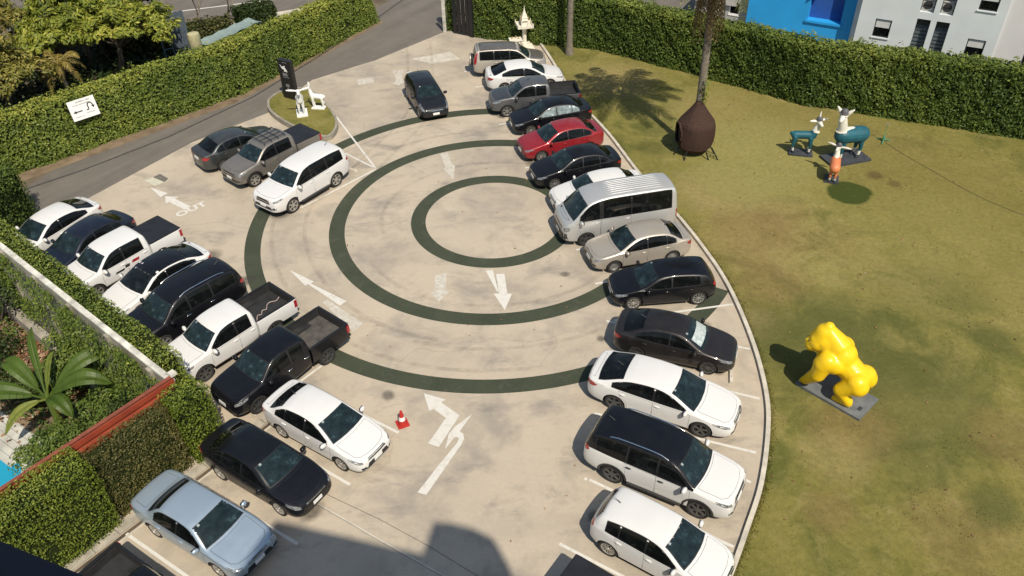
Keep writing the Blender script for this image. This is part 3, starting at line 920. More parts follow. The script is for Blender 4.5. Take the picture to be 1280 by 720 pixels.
CRV = scaled(SUV, 1.0, .97, .96, wb=2.62, r=.335, wd=.215, rim='spoke5', floor=.26,
    top=[(2.12, .55), (2.11, .74), (2.05, .88), (1.8, .97), (1.4, 1.03), (1.08, 1.09), (1.02, 1.12), (.45, 1.53), (.28, 1.61), (-.2, 1.67), (-1.2, 1.68), (-1.85, 1.65), (-2.0, 1.61), (-2.16, 1.2), (-2.2, 1.0), (-2.22, .75), (-2.23, .55)],
    belt=[(2.12, .53), (2.06, .74), (1.8, .88), (1.4, .96), (1.05, 1.02), (0, 1.05), (-1.2, 1.08), (-1.9, 1.09), (-2.1, 1.05), (-2.2, .9), (-2.23, .53)],
    hw=[(2.12, .58), (2.09, .70), (2.0, .78), (1.8, .84), (1.4, .885), (0, .89), (-1.4, .89), (-1.9, .87), (-2.1, .82), (-2.18, .77), (-2.23, .66)],
    bow=[(2.12, 0), (1.6, .05), (1.05, .13), (.45, .11), (-.2, 0), (-1.8, -.02), (-2.23, -.04)],
    cowl=1.03, roof_front=.44, side=(.86, [(-.05, -.11), (-.98, -1.04)], -1.86), rear_B=(1.15, 1.55, .66, .58), tail=(.65, 1.10, .68), doors_x=[(.96, -.07), (-.09, -1.06)],
    head=[(-1.04, .76), (-1.02, .84), (-.82, .90), (-.62, .93), (-.64, .85), (-.84, .78)], rear_lamp=[(.86, 1.0), (.88, 1.5), (.97, 1.48), (1.05, 1.05), (1.03, .85), (.92, .85)],
    grille=[(-.42, .68), (.42, .68), (.38, .80), (-.38, .80)], step_board=False, spare=True, bon_y=.68, plate_z=.55, intake=[(-.55, .40), (.55, .40), (.48, .52), (-.48, .52)], fog=(.62, .50), mirror_big=1.05, arch_trim=False)
def pickup(cab_rear, side, doors, roof_back, bed_end, **over):
    s = scaled(SEDAN, 1.0, 1.0, 1.0, wb=3.05, r=.355, wd=.235, rim='spoke6', floor=.34, tum=.27, crown=.05, pickup=True, bed_top=1.13, bed_end=bed_end,
        top=[(2.36, .60), (2.35, .80), (2.29, .92), (2.1, 1.00), (1.7, 1.07), (1.26, 1.12), (1.20, 1.15), (.60, 1.57), (.42, 1.65), (0, 1.70), (roof_back, 1.69), (cab_rear + .07, 1.64), (cab_rear, 1.50)],
        belt=[(2.36, .58), (2.29, .80), (2.1, .91), (1.7, .99), (1.2, 1.05), (0, 1.07), (cab_rear, 1.10)],
        hw=[(2.36, .58), (2.33, .70), (2.24, .78), (2.05, .835), (1.7, .865), (1.2, .87), (0, .865), (cab_rear + .08, .86), (cab_rear, .80)],
        bow=[(2.36, 0), (1.8, .05), (1.2, .13), (.6, .11), (0.1, 0), (cab_rear, 0)],
        cowl=1.21, roof_front=.59, side=side, rear_T=None, rear_B=(1.2, 1.58, .58, .52), boot=None, doors_x=doors, rear_door_cut=False,
        head=[(-1.16, .80), (-1.14, .88), (-.92, .94), (-.70, .965), (-.72, .89), (-.92, .83)], rear_lamp=None, grille=[(-.46, .70), (.46, .70), (.42, .86), (-.42, .86)],
        intake=[(-.62, .47), (.62, .47), (.55, .60), (-.55, .60)], fog=(.70, .57), plate_z=.60, bon_y=.68, mirror_big=1.15, antenna=False, end_rise=0.06)
    s.update(over)
    return s
EXTCAB = pickup(-.86, (1.02, [(-.02, -.10)], -.66), [(1.10, -.06), (-.08, -.80)], -.62, -2.62)
DOUBLE = pickup(-1.12, (1.02, [(.06, -.01)], -.86), [(1.10, .03), (.01, -1.0)], -.88, -2.62)
SMALLEXT = pickup(-.86, (1.02, [(-.02, -.10)], -.66), [(1.10, -.06), (-.08, -.80)], -.62, -2.55, bed_top=1.05, r=.345, antenna=True, ant_x=0.3)
VAN = scaled(SEDAN, 1.0, 1.0, 1.0, wb=3.11, r=.345, wd=.215, rim='spoke5', floor=.27, tum=.16, crown=.07,
    top=[(2.56, .55), (2.55, .80), (2.50, 1.02), (2.36, 1.16), (2.16, 1.28), (2.10, 1.33), (1.42, 1.98), (1.22, 2.08), (.8, 2.18), (0, 2.235), (-1.6, 2.245), (-2.35, 2.19), (-2.46, 2.10), (-2.56, 1.4), (-2.59, 1.0), (-2.60, .55)],
    belt=[(2.56, .53), (2.50, .84), (2.36, 1.02), (2.12, 1.16), (1.6, 1.24), (0, 1.26), (-1.6, 1.27), (-2.4, 1.28), (-2.56, 1.15), (-2.60, .53)],
    hw=[(2.56, .58), (2.53, .70), (2.44, .80), (2.25, .88), (1.9, .93), (1.4, .94), (0, .94), (-1.8, .94), (-2.35, .915), (-2.52, .86), (-2.60, .76)],
    bow=[(2.56, 0), (2.3, .05), (2.1, .10), (1.42, .10), (.8, 0), (-2.2, -.02), (-2.60, -.05)],
    cowl=2.10, roof_front=1.42, side=(1.86, [(.98, .80), (-.42, -.47)], -2.28), rear_T=None, rear_B=(1.35, 2.0, .72, .62), boot=None, tail=(.55, 1.25, .74),
    doors_x=[(1.98, .93), (.90, -.44)], van=True, rear_door_cut=False, head=[(-1.32, .82), (-1.30, .94), (-1.12, 1.02), (-.98, 1.02), (-1.0, .88), (-1.15, .80)],
    rear_lamp=[(1.14, .80), (1.14, 1.18), (1.24, 1.18), (1.28, .80)], grille=[(-.52, .80), (.52, .80), (.48, .93), (-.48, .93)], intake=[(-.84, .40), (.84, .40), (.82, .72), (-.82, .72)],
    fog=(.72, .50), plate_z=.56, rplate_z=.75, bon_in=.20, bon_y=.62, mirror_x=1.82, mirror_big=1.15, antenna=False, ribs=(.70, -2.2, 8))

def side_stop(sp, top_extra=0.0):
    return sp
vios = make_car(SEDAN)
vios_steel = make_car(scaled(SEDAN, 1.0, 1.0, .99, rim='steel'))
city = make_car(scaled(SEDAN, 1.02, 1.0, 1.0, r=.305, rim='spoke10'))
fast = make_car(scaled(FASTBACK, 1.03, 1.02, .99, r=.315, rim='spoke5'))
fast_black_roof = make_car(scaled(FASTBACK, 1.05, 1.05, .98, r=.315, rim='spoke5', roof_patch=(.25, -1.13)))
compact = make_car(scaled(FASTBACK, 1.005, .995, 1.015, r=.31, rim='spoke10', shade=True))
large = make_car(scaled(FASTBACK, 1.165, 1.085, 1.02, r=.345, wd=.245, rim='spoke5', chrome_line=False))
old = make_car(OLD)
hatch = make_car(dict(HATCH, black_back=True))
hatch_b = make_car(scaled(dict(HATCH, side=(.80, [(-.15, -.21)], -1.28)), 1.03, 1.0, .95, r=.32, rim='spoke10', rear_lamp=[(.74, .95), (.82, 1.0), (1.02, .98), (1.06, .88), (.92, .84), (.80, .87)]))
hatch_d = make_car(scaled(HATCH, 1.03, .985, 1.0, r=.31, rim='spoke7', head=[(-.99, .62), (-.97, .70), (-.72, .82), (-.46, .90), (-.48, .82), (-.78, .66)]))
suv = make_car(SUV)
suv_rails = make_car(scaled(SUV, 1.0, 1.0, 1.0, rails=(.2, -1.7), chrome_line=False))
suv_black_roof = make_car(scaled(SUV, 1.0, 1.01, 1.0, rails=(.25, -1.6), arch_trim=True, roof_patch=(.46, -2.0)))
crv = make_car(dict(CRV, roof_patch=(.42, -1.95)))
ext = make_car(EXTCAB)
ext_black = make_car(dict(EXTCAB, rim='spoke7'))
small_ext = make_car(SMALLEXT)
double_tonneau = make_car(dict(DOUBLE, tonneau=True))
double_decal = make_car(dict(DOUBLE, tonneau=True, decals=(('trim', [(.22, .70), (.62, .70), (.56, .78), (.18, .78)]), ('trim', [(-.05, .76), (.16, .76), (.12, .88), (-.08, .88)]), ('plate', [(-.02, .79), (.11, .79), (.09, .85), (-.04, .85)]), ('red', [(-.50, .82), (-.18, .82), (-.22, .94), (-.54, .94)]))))
double_rack = make_car(dict(DOUBLE, tonneau=True, rack=(.45, -.75), arch_trim=True))
double_open = make_car(DOUBLE)
van = make_car(VAN)

WALL_ROW = 'cars parked nose to the left hedge'
FENCE_ROW = 'cars backed up to the red fence'
ISLAND_ROW = 'cars parked beside the grass island'
LAWN_ROW = 'cars parked along the lawn kerb'
place_car(fast, 'parked_car', 'white saloon at the far end of the hedge row, next to the asphalt lane', 'car', (-20.12, 29.97), -121, WALL_ROW, paint=M_white)
place_car(vios, 'parked_car', 'dark navy saloon squeezed between white saloon and white pickup with black bed cover', 'car', (-18.15, 28.85), -121, WALL_ROW, paint=M_navy)
place_car(double_decal, 'pickup_truck', 'white double cab pickup with a flat black cover over its bed', 'pickup truck', (-16.32, 27.6), -127.4, WALL_ROW, paint=M_white)
place_car(fast_black_roof, 'parked_car', 'white saloon with black roof between white covered pickup and black off-roader', 'car', (-14.31, 26.27), -127, WALL_ROW, paint=M_white, roof=M_black, screen=M_screen_dark)
place_car(suv_rails, 'parked_car', 'black off-roader with silver roof rails nose to the hedge', 'car', (-12.66, 24.33), -131, WALL_ROW, paint=M_black, handle=M_chrome)
place_car(ext, 'pickup_truck', 'white pickup with open black lined bed beside black pickup', 'pickup truck', (-10.57, 22.81), -131, WALL_ROW, paint=M_white, rim=M_darkalloy)
place_car(ext_black, 'pickup_truck', 'black pickup with dusty open bed and black wheels, last of the hedge row', 'pickup truck', (-8.33, 21.23), -129.9, WALL_ROW, paint=M_black, rim=M_darkalloy, bedfloor=M_dustliner, handle=M_chrome)
place_car(city, 'parked_car', 'white saloon facing the red traffic cone, backed up to the fence', 'car', (-6.16, 18.33), -33.4, FENCE_ROW, paint=M_white)
place_car(vios, 'parked_car', 'black saloon between white saloon and ice blue saloon', 'car', (-7.77, 16.66), -33.0, FENCE_ROW, paint=M_black, handle=M_black)
place_car(old, 'parked_car', 'ice blue old boxy saloon backed up to the fence hedge', 'car', (-9.11, 14.62), -31.5, FENCE_ROW, paint=M_bluesil)
place_car(double_open, 'pickup_truck', 'black pickup cut by the bottom edge with a cardboard box in its bed', 'pickup truck', (-9.45, 11.52), -34.0, FENCE_ROW, paint=M_black)
place_car(vios, 'parked_car', 'dark grey saloon with its tail outward beside the grey pickup with roof rack', 'car', (-13.77, 37.41), 42.6, ISLAND_ROW, paint=M_dgrey)
place_car(double_rack, 'pickup_truck', 'grey pickup with black roof rack between dark saloon and white off-roader', 'pickup truck', (-11.85, 36.05), -131.0, ISLAND_ROW, paint=M_gunmetal)
place_car(suv, 'parked_car', 'white off-roader with white roof parked beside the grey pickup with rack', 'car', (-9.82, 33.62), -126.6, ISLAND_ROW, paint=M_pearl, rim=M_alloy)
place_car(hatch_d, 'moving_car', 'dark hatchback driving in over the outer green ring', 'car', (-4.57, 42.66), -70.5, 'cars on the move', paint=M_ink)
place_car(crv, 'parked_car', 'silver off-roader with dark roof and spare wheel on its tail near the shrine', 'car', (0.18, 47.07), 4.2, LAWN_ROW, paint=M_palebronze, roof=M_bronze, bonnet=M_bronze)
place_car(fast, 'parked_car', 'white saloon between spare wheel off-roader and old grey pickup', 'car', (1.01, 45.05), 8.0, LAWN_ROW, paint=M_white)
place_car(small_ext, 'pickup_truck', 'old grey pickup with long open bed towards the lawn', 'pickup truck', (1.34, 42.07), -172.1, LAWN_ROW, paint=M_grey, bonnet=M_dgrey)
place_car(vios, 'parked_car', 'black saloon between old grey pickup and red saloon', 'car', (2.19, 39.96), -165, LAWN_ROW, paint=M_black, sideglass=M_pale_glass)
place_car(vios, 'parked_car', 'red saloon parked beside the lawn kerb', 'car', (2.57, 37.29), -162, LAWN_ROW, paint=M_red)
place_car(vios, 'parked_car', 'black saloon between red saloon and the white one by the van', 'car', (3.13, 34.61), -164, LAWN_ROW, paint=M_black)
place_car(city, 'parked_car', 'white saloon half hidden behind the silver van', 'car', (4.0, 32.25), -165, LAWN_ROW, paint=M_white)
place_car(van, 'passenger_van', 'silver high roof passenger van with ribbed roof and black bumper', 'van', (4.53, 30.08), -167.0, LAWN_ROW, paint=M_silver, rim=M_darkalloy)
place_car(vios_steel, 'parked_car', 'champagne saloon with plain steel wheels beside the silver van', 'car', (5.26, 28.01), -166.3, LAWN_ROW, paint=M_champ, rim=M_steel)
place_car(hatch_b, 'parked_car', 'black hatchback parked over the green ring by the kerb', 'car', (5.91, 25.45), -175.0, LAWN_ROW, paint=M_black)
place_car(compact, 'parked_car', 'dark graphite saloon with silver sunshade behind its windscreen', 'car', (5.91, 22.08), -19.7, LAWN_ROW, paint=M_graphite, rim=M_darkalloy)
place_car(large, 'parked_car', 'large white saloon with white roof between graphite saloon and black roofed off-roader', 'car', (5.08, 19.44), -25.9, LAWN_ROW, paint=M_white, rim=M_darkalloy)
place_car(suv_black_roof, 'parked_car', 'white off-roader with black roof and running boards', 'car', (4.59, 16.33), -30.0, LAWN_ROW, paint=M_white, roof=M_black, upper=M_black, rim=M_darkalloy, mirror=M_white, handle=M_trim)
place_car(hatch, 'parked_car', 'white hatchback with dark rear window by the bottom edge', 'car', (4.05, 13.62), -34.5, LAWN_ROW, paint=M_white, back=M_black)
place_car(double_tonneau, 'pickup_truck', 'black covered pickup just showing its tail at the bottom edge', 'pickup truck', (3.25, 10.75), -36.0, LAWN_ROW, paint=M_black)

# ------------------------------------------------------------------ ground materials
def ground_mats():
    # cast concrete of the car park: blotchy, tyre stained, with hairline grain
    m, nt, b = new_mat('concrete')
    p = wpos(nt)
    n1 = noise(nt, p, 0.16, 6, 0.62, 0.6); n2 = noise(nt, p, 0.45, 6, 0.68, 0.2); n3 = noise(nt, p, 7.0, 4, 0.7)
    c = ramp(nt, n1, [(0.30, (0.365, 0.310, 0.245)), (0.50, (0.455, 0.387, 0.300)), (0.72, (0.51, 0.425, 0.325))])
    st = ramp(nt, n2, [(0.34, 0.72), (0.52, 0.0)])
    c = mix_col(nt, st, c, (0.26, 0.232, 0.195))
    st2 = ramp(nt, noise(nt, p, 0.9, 5, 0.7, 0.3), [(0.55, 0.0), (0.80, 0.55)])
    c = mix_col(nt, st2, c, (0.50, 0.445, 0.36))
    mpx = nt.nodes.new('ShaderNodeMapping'); mpx.inputs['Scale'].default_value = (0.22, 0.5, 1); nt.links.new(p, mpx.inputs['Vector'])
    st3 = ramp(nt, noise(nt, mpx.outputs[0], 1.6, 6, 0.7, 0.4), [(0.55, 0.0), (0.74, 0.72)])
    c = mix_col(nt, st3, c, (0.185, 0.168, 0.150))
    st4 = ramp(nt, noise(nt, p, 2.6, 4, 0.75, 0.2), [(0.62, 0.0), (0.76, 0.35)])
    c = mix_col(nt, st4, c, (0.235, 0.21, 0.175))
    g = ramp(nt, n3, [(0.3, 0.0), (0.75, 0.16)])
    c = mix_col(nt, g, c, (0.22, 0.20, 0.165))
    nt.links.new(c, b.inputs['Base Color']); b.inputs['Roughness'].default_value = 0.85
    bump(nt, b, n3, 0.12, 0.02)
    # smoother, greyer slab nearest the hotel
    m2, nt, b = new_mat('grey_concrete')
    p = wpos(nt)
    c = ramp(nt, noise(nt, p, 0.5, 6, 0.6, 0.5), [(0.3, (0.27, 0.245, 0.205)), (0.7, (0.40, 0.36, 0.295))])
    nt.links.new(c, b.inputs['Base Color']); b.inputs['Roughness'].default_value = 0.8
    bump(nt, b, noise(nt, p, 9, 4, .7), 0.12, 0.02)
    # worn asphalt lane: brownish grey with paler wheel tracks
    m3, nt, b = new_mat('asphalt')
    p = wpos(nt)
    mp = nt.nodes.new('ShaderNodeMapping'); mp.vector_type = 'TEXTURE'; mp.inputs['Rotation'].default_value = (0, 0, R(56)); mp.inputs['Scale'].default_value = (14.0, 1.1, 1)
    nt.links.new(p, mp.inputs['Vector'])
    n1 = noise(nt, mp.outputs[0], 1.2, 4, 0.6); n2 = noise(nt, p, 0.7, 5, 0.65)
    c = ramp(nt, n1, [(0.32, (0.115, 0.100, 0.085)), (0.68, (0.165, 0.145, 0.122))])
    c = mix_col(nt, ramp(nt, n2, [(0.4, 0.0), (0.75, 0.5)]), c, (0.20, 0.178, 0.15))
    c = mix_col(nt, ramp(nt, noise(nt, p, 40, 3, .8), [(0.4, 0), (0.7, 0.3)]), c, (0.07, 0.065, 0.06))
    nt.links.new(c, b.inputs['Base Color']); b.inputs['Roughness'].default_value = 0.9
    bump(nt, b, noise(nt, p, 40, 3, .8), 0.3, 0.02)
    # painted green rings
    m4, nt, b = new_mat('green_coating')
    p = wpos(nt)
    c = ramp(nt, noise(nt, p, 0.8, 5, 0.6), [(0.3, (0.031, 0.040, 0.021)), (0.7, (0.046, 0.055, 0.031))])
    c = mix_col(nt, ramp(nt, noise(nt, p, 14, 4, .7), [(0.52, 0), (0.78, 0.35)]), c, (0.14, 0.13, 0.10))
    c = mix_col(nt, ramp(nt, noise(nt, p, 1.7, 6, .75, .5), [(0.54, 0), (0.74, 0.30)]), c, (0.16, 0.145, 0.11))
    nt.links.new(c, b.inputs['Base Color']); b.inputs['Roughness'].default_value = 0.8
    # road paint, worn through
    def worn(name, lo, hi, amount):
        m, nt, b = new_mat(name)
        p = wpos(nt)
        f = ramp(nt, noise(nt, p, 5.0, 6, 0.7), [(lo, 0.0), (hi, amount)])
        c = mix_col(nt, f, (0.62, 0.60, 0.55), (0.42, 0.375, 0.30))
        nt.links.new(c, b.inputs['Base Color']); b.inputs['Roughness'].default_value = 0.7
    worn('line_paint', 0.5, 0.75, 0.75)
    worn('faded_paint', 0.25, 0.62, 0.92)
    # dry lawn: worn tan by the kerb, patchy green elsewhere
    m5, nt, b = new_mat('lawn')
    p = wpos(nt)
    n1 = noise(nt, p, 0.11, 5, 0.6, 0.8); n2 = noise(nt, p, 0.5, 5, 0.65, 0.5); n3 = noise(nt, p, 5.0, 5, 0.75)
    c = ramp(nt, n1, [(0.32, (0.158, 0.146, 0.036)), (0.50, (0.214, 0.190, 0.055)), (0.70, (0.285, 0.238, 0.086))])
    c = mix_col(nt, ramp(nt, n2, [(0.36, 0.9), (0.53, 0.0)]), c, (0.100, 0.108, 0.026))
    c = mix_col(nt, ramp(nt, noise(nt, p, 1.1, 6, 0.7, 0.4), [(0.52, 0.0), (0.72, 0.55)]), c, (0.30, 0.245, 0.105))
    c = mix_col(nt, ramp(nt, noise(nt, p, 2.3, 6, 0.75, 0.4), [(0.56, 0.0), (0.72, 0.6)]), c, (0.100, 0.098, 0.028))
    # named wear: list of (x, y, radius, colour, strength)
    def spot(c, x, y, r, col, s, wob=0.5, e0=0.55, e1=1.15):
        d = nt.nodes.new('ShaderNodeVectorMath'); d.operation = 'DISTANCE'
        nt.links.new(p, d.inputs[0]); d.inputs[1].default_value = (x, y, 0)
        a = nt.nodes.new('ShaderNodeMath'); a.operation = 'MULTIPLY_ADD'
        nt.links.new(n2, a.inputs[0]); a.inputs[1].default_value = wob * r * 2.2; a.inputs[2].default_value = -wob * r * 1.1
        s_ = nt.nodes.new('ShaderNodeMath'); s_.operation = 'ADD'
        nt.links.new(d.outputs['Value'], s_.inputs[0]); nt.links.new(a.outputs[0], s_.inputs[1])
        mr = nt.nodes.new('ShaderNodeMapRange'); mr.inputs[1].default_value = r * e0; mr.inputs[2].default_value = r * e1
        mr.inputs[3].default_value = s; mr.inputs[4].default_value = 0.0
        nt.links.new(s_.outputs[0], mr.inputs[0])
        return mix_col(nt, mr.outputs[0], c, col)
    TAN = (0.31, 0.24, 0.108); BR = (0.215, 0.148, 0.062); GR = (0.085, 0.092, 0.027); DG = (0.060, 0.068, 0.018)
    for sp_ in ((10.5, 29.5, 2.6, BR, .6), (12.0, 31.0, 1.8, BR, .35), (9.6, 33.0, 2.2, TAN, .6), (10.5, 26.0, 1.8, BR, .55), (9.4, 23.5, 1.0, TAN, .6), (14, 28.5, 1.6, BR, .25),
                (11.5, 22.0, 3.4, GR, .75), (13.5, 19.0, 3.0, GR, .6), (15.2, 20.6, 1.8, GR, .5), (12.6, 24.4, 1.4, GR, .5), (16.2, 17.6, 1.5, BR, .4), (11.2, 18.2, 1.5, BR, .5), (13.0, 14.0, 1.8, BR, .4), (18.0, 26.0, 2.0, GR, .3), (17.7, 22.37, 1.1, GR, .8), (14.32, 15.14, 1.0, GR, .7), (12.5, 16.5, 1.3, GR, .4), (10.2, 17.0, 1.2, TAN, .4), (9.4, 15.0, .9, BR, .5),
                (16, 25, 3, GR, .3), (7.3, 37.3, 1.0, DG, .55), (8.2, 39.5, 1.2, GR, .4), (20, 33, 5, (0.20, 0.165, 0.052), .7), (16, 38.5, 4, (0.21, 0.168, 0.058), .6), (6.5, 45.5, 2.6, TAN, .6), (11, 41.5, 2.2, TAN, .5)):
        c = spot(c, *sp_)
    for sp_ in ((12.5, 36.5, 4.5, (0.262, 0.238, 0.082), .8), (18.5, 29.5, 4.0, (0.225, 0.200, 0.060), .6), (11.0, 33.5, 2.2, (0.255, 0.230, 0.078), .6), (21.5, 25.0, 4.0, (0.21, 0.182, 0.056), .6), (12.0, 42.0, 3.0, (0.25, 0.205, 0.07), .6)):
        c = spot(c, *sp_)
    c = spot(c, 15.75, 32.6, 1.0, (0.040, 0.058, 0.012), 1.0, 0.35, 0.92, 1.08)
    c = spot(c, 17.6, 34.1, .42, (0.10, 0.075, 0.028), .8, 0.5)
    c = spot(c, 18.2, 33.3, .36, (0.10, 0.075, 0.028), .7, 0.5)
    c = mix_col(nt, ramp(nt, n3, [(0.35, 0.30), (0.6, 0.0)]), c, (0.085, 0.074, 0.025))
    c = mix_col(nt, ramp(nt, n3, [(0.55, 0.0), (0.8, 0.22)]), c, (0.30, 0.24, 0.10))
    nt.links.new(c, b.inputs['Base Color']); b.inputs['Roughness'].default_value = 0.95
    setin(b, 'Specular IOR Level', 0.1)
    bump(nt, b, n3, 0.5, 0.06)
    # bare earth under the trees
    plain('earth', (0.13, 0.105, 0.075), 0.95, var=0.4, scale=0.8, bmp=0.6, bscale=5, spec=.1)
    plain('dry_soil', (0.19, 0.14, 0.09), 0.95, var=0.35, scale=1.2, bmp=0.6, bscale=6, spec=.1)
    plain('kerb_concrete', (0.50, 0.46, 0.385), 0.85, var=0.2, scale=2.5, bmp=0.2)
    plain('gutter_concrete', (0.24, 0.21, 0.17), 0.9, var=0.25, scale=2)
    plain('tar', (0.055, 0.050, 0.045), 0.8, var=0.3)
    plain('joint_dark', (0.16, 0.14, 0.115), 0.95, var=0.3)
    plain('crack_dark', (0.22, 0.19, 0.155), 0.95, var=0.3)
ground_mats()

def sheet(name, poly, z, mat, kind='structure', parent=None):
    bm = bmesh.new()
    bm.faces.new([bm.verts.new((p[0], p[1], z)) for p in poly])
    bmesh.ops.recalc_face_normals(bm, faces=bm.faces)
    if bm.faces[0:1] and list(bm.faces)[0].normal.z < 0: bmesh.ops.reverse_faces(bm, faces=bm.faces)
    bmesh.ops.triangulate(bm, faces=bm.faces)
    me = bpy.data.meshes.new(name); bm.to_mesh(me); bm.free(); me.materials.append(MATS[mat])
    return tag(link(bpy.data.objects.new(name, me), parent), kind=kind)

def strip_poly(pts, w_):
    P_ = [Vector(p[:2]) for p in pts]; L = []; Rr = []
    for i, p in enumerate(P_):
        d = (P_[min(i + 1, len(P_) - 1)] - P_[max(i - 1, 0)]).normalized(); n = Vector((-d.y, d.x))
        L.append(p + n * w_ / 2); Rr.append(p - n * w_ / 2)
    return L, Rr

def band(mb, pts, w_, z0, z1, m=0):
    """raised strip along a line"""
    L, Rr = strip_poly(pts, w_)
    n = len(L)
    vs = [(p.x, p.y, z) for z in (z0, z1) for a in (L, Rr) for p in a]
    fs = []
    for i in range(n - 1):
        fs += [(2 * n + i, 3 * n + i, 3 * n + i + 1, 2 * n + i + 1), (i, 2 * n + i, 2 * n + i + 1, i + 1), (n + i, n + i + 1, 3 * n + i + 1, 3 * n + i)]
    fs += [(0, n, 3 * n, 2 * n), (n - 1, 3 * n - 1, 4 * n - 1, 2 * n - 1)]
    return mb.add(vs, fs, m)

def smooth_line(pts, n=8):
    P_ = [Vector(p) for p in pts]; out = []
    for i in range(len(P_) - 1):
        a, b, c, d = P_[max(i - 1, 0)], P_[i], P_[i + 1], P_[min(i + 2, len(P_) - 1)]
        for k in range(n):
            t = k / n
            out.append(0.5 * (2 * b + (c - a) * t + (2 * a - 5 * b + 4 * c - d) * t * t + (3 * b - a - 3 * c + d) * t ** 3))
    out.append(P_[-1]); return out

# ------------------------------------------------------------------ ground, lane, car park, lawn
KX, KY = -10.72, 18.62                                    # corner where the garden wall meets the red fence
FU = Vector((0.62, 0.785)).normalized()                    # along the fence, away from the hotel
FN = Vector((FU.y, -FU.x))                                 # towards the car park
WU = Vector((-0.763, 0.647)).normalized()                  # along the garden wall, away from the corner
WN = Vector((WU.y, -WU.x))                                 # towards the car park
K = Vector((KX, KY))
def fpt(s_, n_, z=0.0): v = K + FU * s_ + FN * n_; return (v.x, v.y, z)
def wpt(s_, n_, z=0.0): v = K + WU * s_ + WN * n_; return (v.x, v.y, z)

GZ = -1.6
sheet('ground', [(-900, -900), (900, -900), (900, 900), (-900, 900)], GZ - 0.35, 'earth')
wend = wpt(15.2, 0.0)
plate = [fpt(-60, 0.02)[:2], fpt(0, 0.02)[:2], wpt(0, 0.02)[:2], wpt(15.2, 0.02)[:2], (-27.5, 31.5), (-60, 55), (-700, 420), (-700, 800), (700, 800), (700, -700), (-100, -700)]
sheet('terrain', plate, -0.012, 'earth')
gm = MB()
gm.add([(*fpt(-60, 0.0)[:2], GZ), (*fpt(0.0, 0.0)[:2], GZ), (*wpt(15.2, 0.0)[:2], GZ), (-60, 54.8, GZ), (-120, 30, GZ), (-90, -40, GZ)], [(0, 1, 2, 3, 4, 5)])
tag(gm.build('garden_ground', MATS['dry_soil']), kind='structure')
bm = bmesh.new(); bm.from_mesh(bpy.data.objects['garden_ground'].data); bmesh.ops.recalc_face_normals(bm, faces=bm.faces)
for fc in bm.faces:
    if fc.normal.z < 0: fc.normal_flip()
bm.to_mesh(bpy.data.objects['garden_ground'].data); bm.free()

KERB = [(1.6, 53.0), (2.35, 50.23), (3.14, 46.45), (3.92, 42.77), (5.22, 38.84), (6.33, 34.57), (7.6, 30.7), (8.25, 28.24), (8.63, 26.29), (8.82, 24.17), (8.85, 21.79), (8.66, 19.6), (8.26, 17.95), (7.56, 16.0), (6.8, 14.5), (5.75, 12.6), (4.0, 9.8), (1.0, 5.5)]
kerb_line = smooth_line(KERB, 6)
lot = [(-24.6, 33.3), (-22.3, 30.3)] + [wpt(14.0, 0.6)[:2], wpt(0, 0.6)[:2], fpt(0, 0.6)[:2], fpt(-30, 0.6)[:2], (2.0, 0.5)] + [(p.x, p.y) for p in reversed(kerb_line[:-3])] + [(-3.4, 53.9), (-4.26, 53.39), (-8.18, 49.16), (-11.69, 46.4), (-13.35, 42.25), (-16.7, 38.94), (-20.1, 33.59), (-22.6, 31.0)]
lot = [(-24.0, 29.0), (-20.9, 32.4), (-20.1, 33.59), (-16.7, 38.94), (-13.35, 42.25), (-11.69, 46.4), (-8.18, 49.16), (-4.26, 53.39), (-3.2, 54.0)] + [(p.x, p.y) for p in kerb_line[:-1]] + [(2.0, 0.5), fpt(-30, 0.6)[:2], fpt(0, 0.6)[:2], wpt(0, 0.6)[:2], wpt(13.2, 0.6)[:2]]
sheet('car_park', lot, 0.0, 'concrete')
sheet('lane', [(-29, 25.5), (-24.2, 33.4), (-23.2, 35.6), (-21.14, 40.75), (-16.19, 47.2), (-10.18, 56.79), (-6.6, 63.0), (-1.0, 73), (6, 73), (-1.2, 62), (-4.0, 56.0), (-3.9, 53.2), (-8.18, 48.9), (-11.69, 46.2), (-13.35, 42.0), (-16.7, 38.7), (-20.1, 33.3), (-23.5, 28.5)], -0.006, 'asphalt')
# kerb and gutter of the lawn
mb = MB(); band(mb, [p for p in kerb_line], 0.145, -0.02, 0.13)
tag(mb.build('kerb', MATS['kerb_concrete']), kind='structure')
lawn = [(p.x, p.y) for p in kerb_line] + [(30, -6), (60, 10), (60, 26), (44, 33), (27.5, 37.2), (16.3, 42.2), (10.9, 46.9), (5.6, 50.8), (2.6, 51.9)]
sheet('lawn', lawn, 0.045, 'lawn')
# rings
CX, CY = -0.78, 31.16
for ro, ri in ((3.72, 3.06), (7.36, 6.67), (10.98, 10.29)):
    mb = MB(); n = 540
    a0, a1 = (0, 2 * math.pi)
    vs = []
    for i in range(n + 1):
        a = a0 + (a1 - a0) * i / n
        for q in (ro, ri): vs.append((CX + q * math.cos(a), CY + q * math.sin(a), 0.004))
    # the rings stop at the lawn kerb
    def inside(x, y):
        for p, q in zip(kerb_line[:-1], kerb_line[1:]):
            if min(p.y, q.y) <= y <= max(p.y, q.y):
                t = (y - p.y) / (q.y - p.y) if abs(q.y - p.y) > 1e-9 else 0
                return x < p.x + (q.x - p.x) * t - 0.04
        return True
    fs = []
    for i in range(n):
        f = (2 * i, 2 * i + 1, 2 * i + 3, 2 * i + 2)
        if all(inside(vs[k][0], vs[k][1]) for k in f): fs.append(f)
    mb.add(vs, [tuple(reversed(f)) for f in fs])
    tag(mb.build('green_ring', MATS['green_coating']), kind='structure')

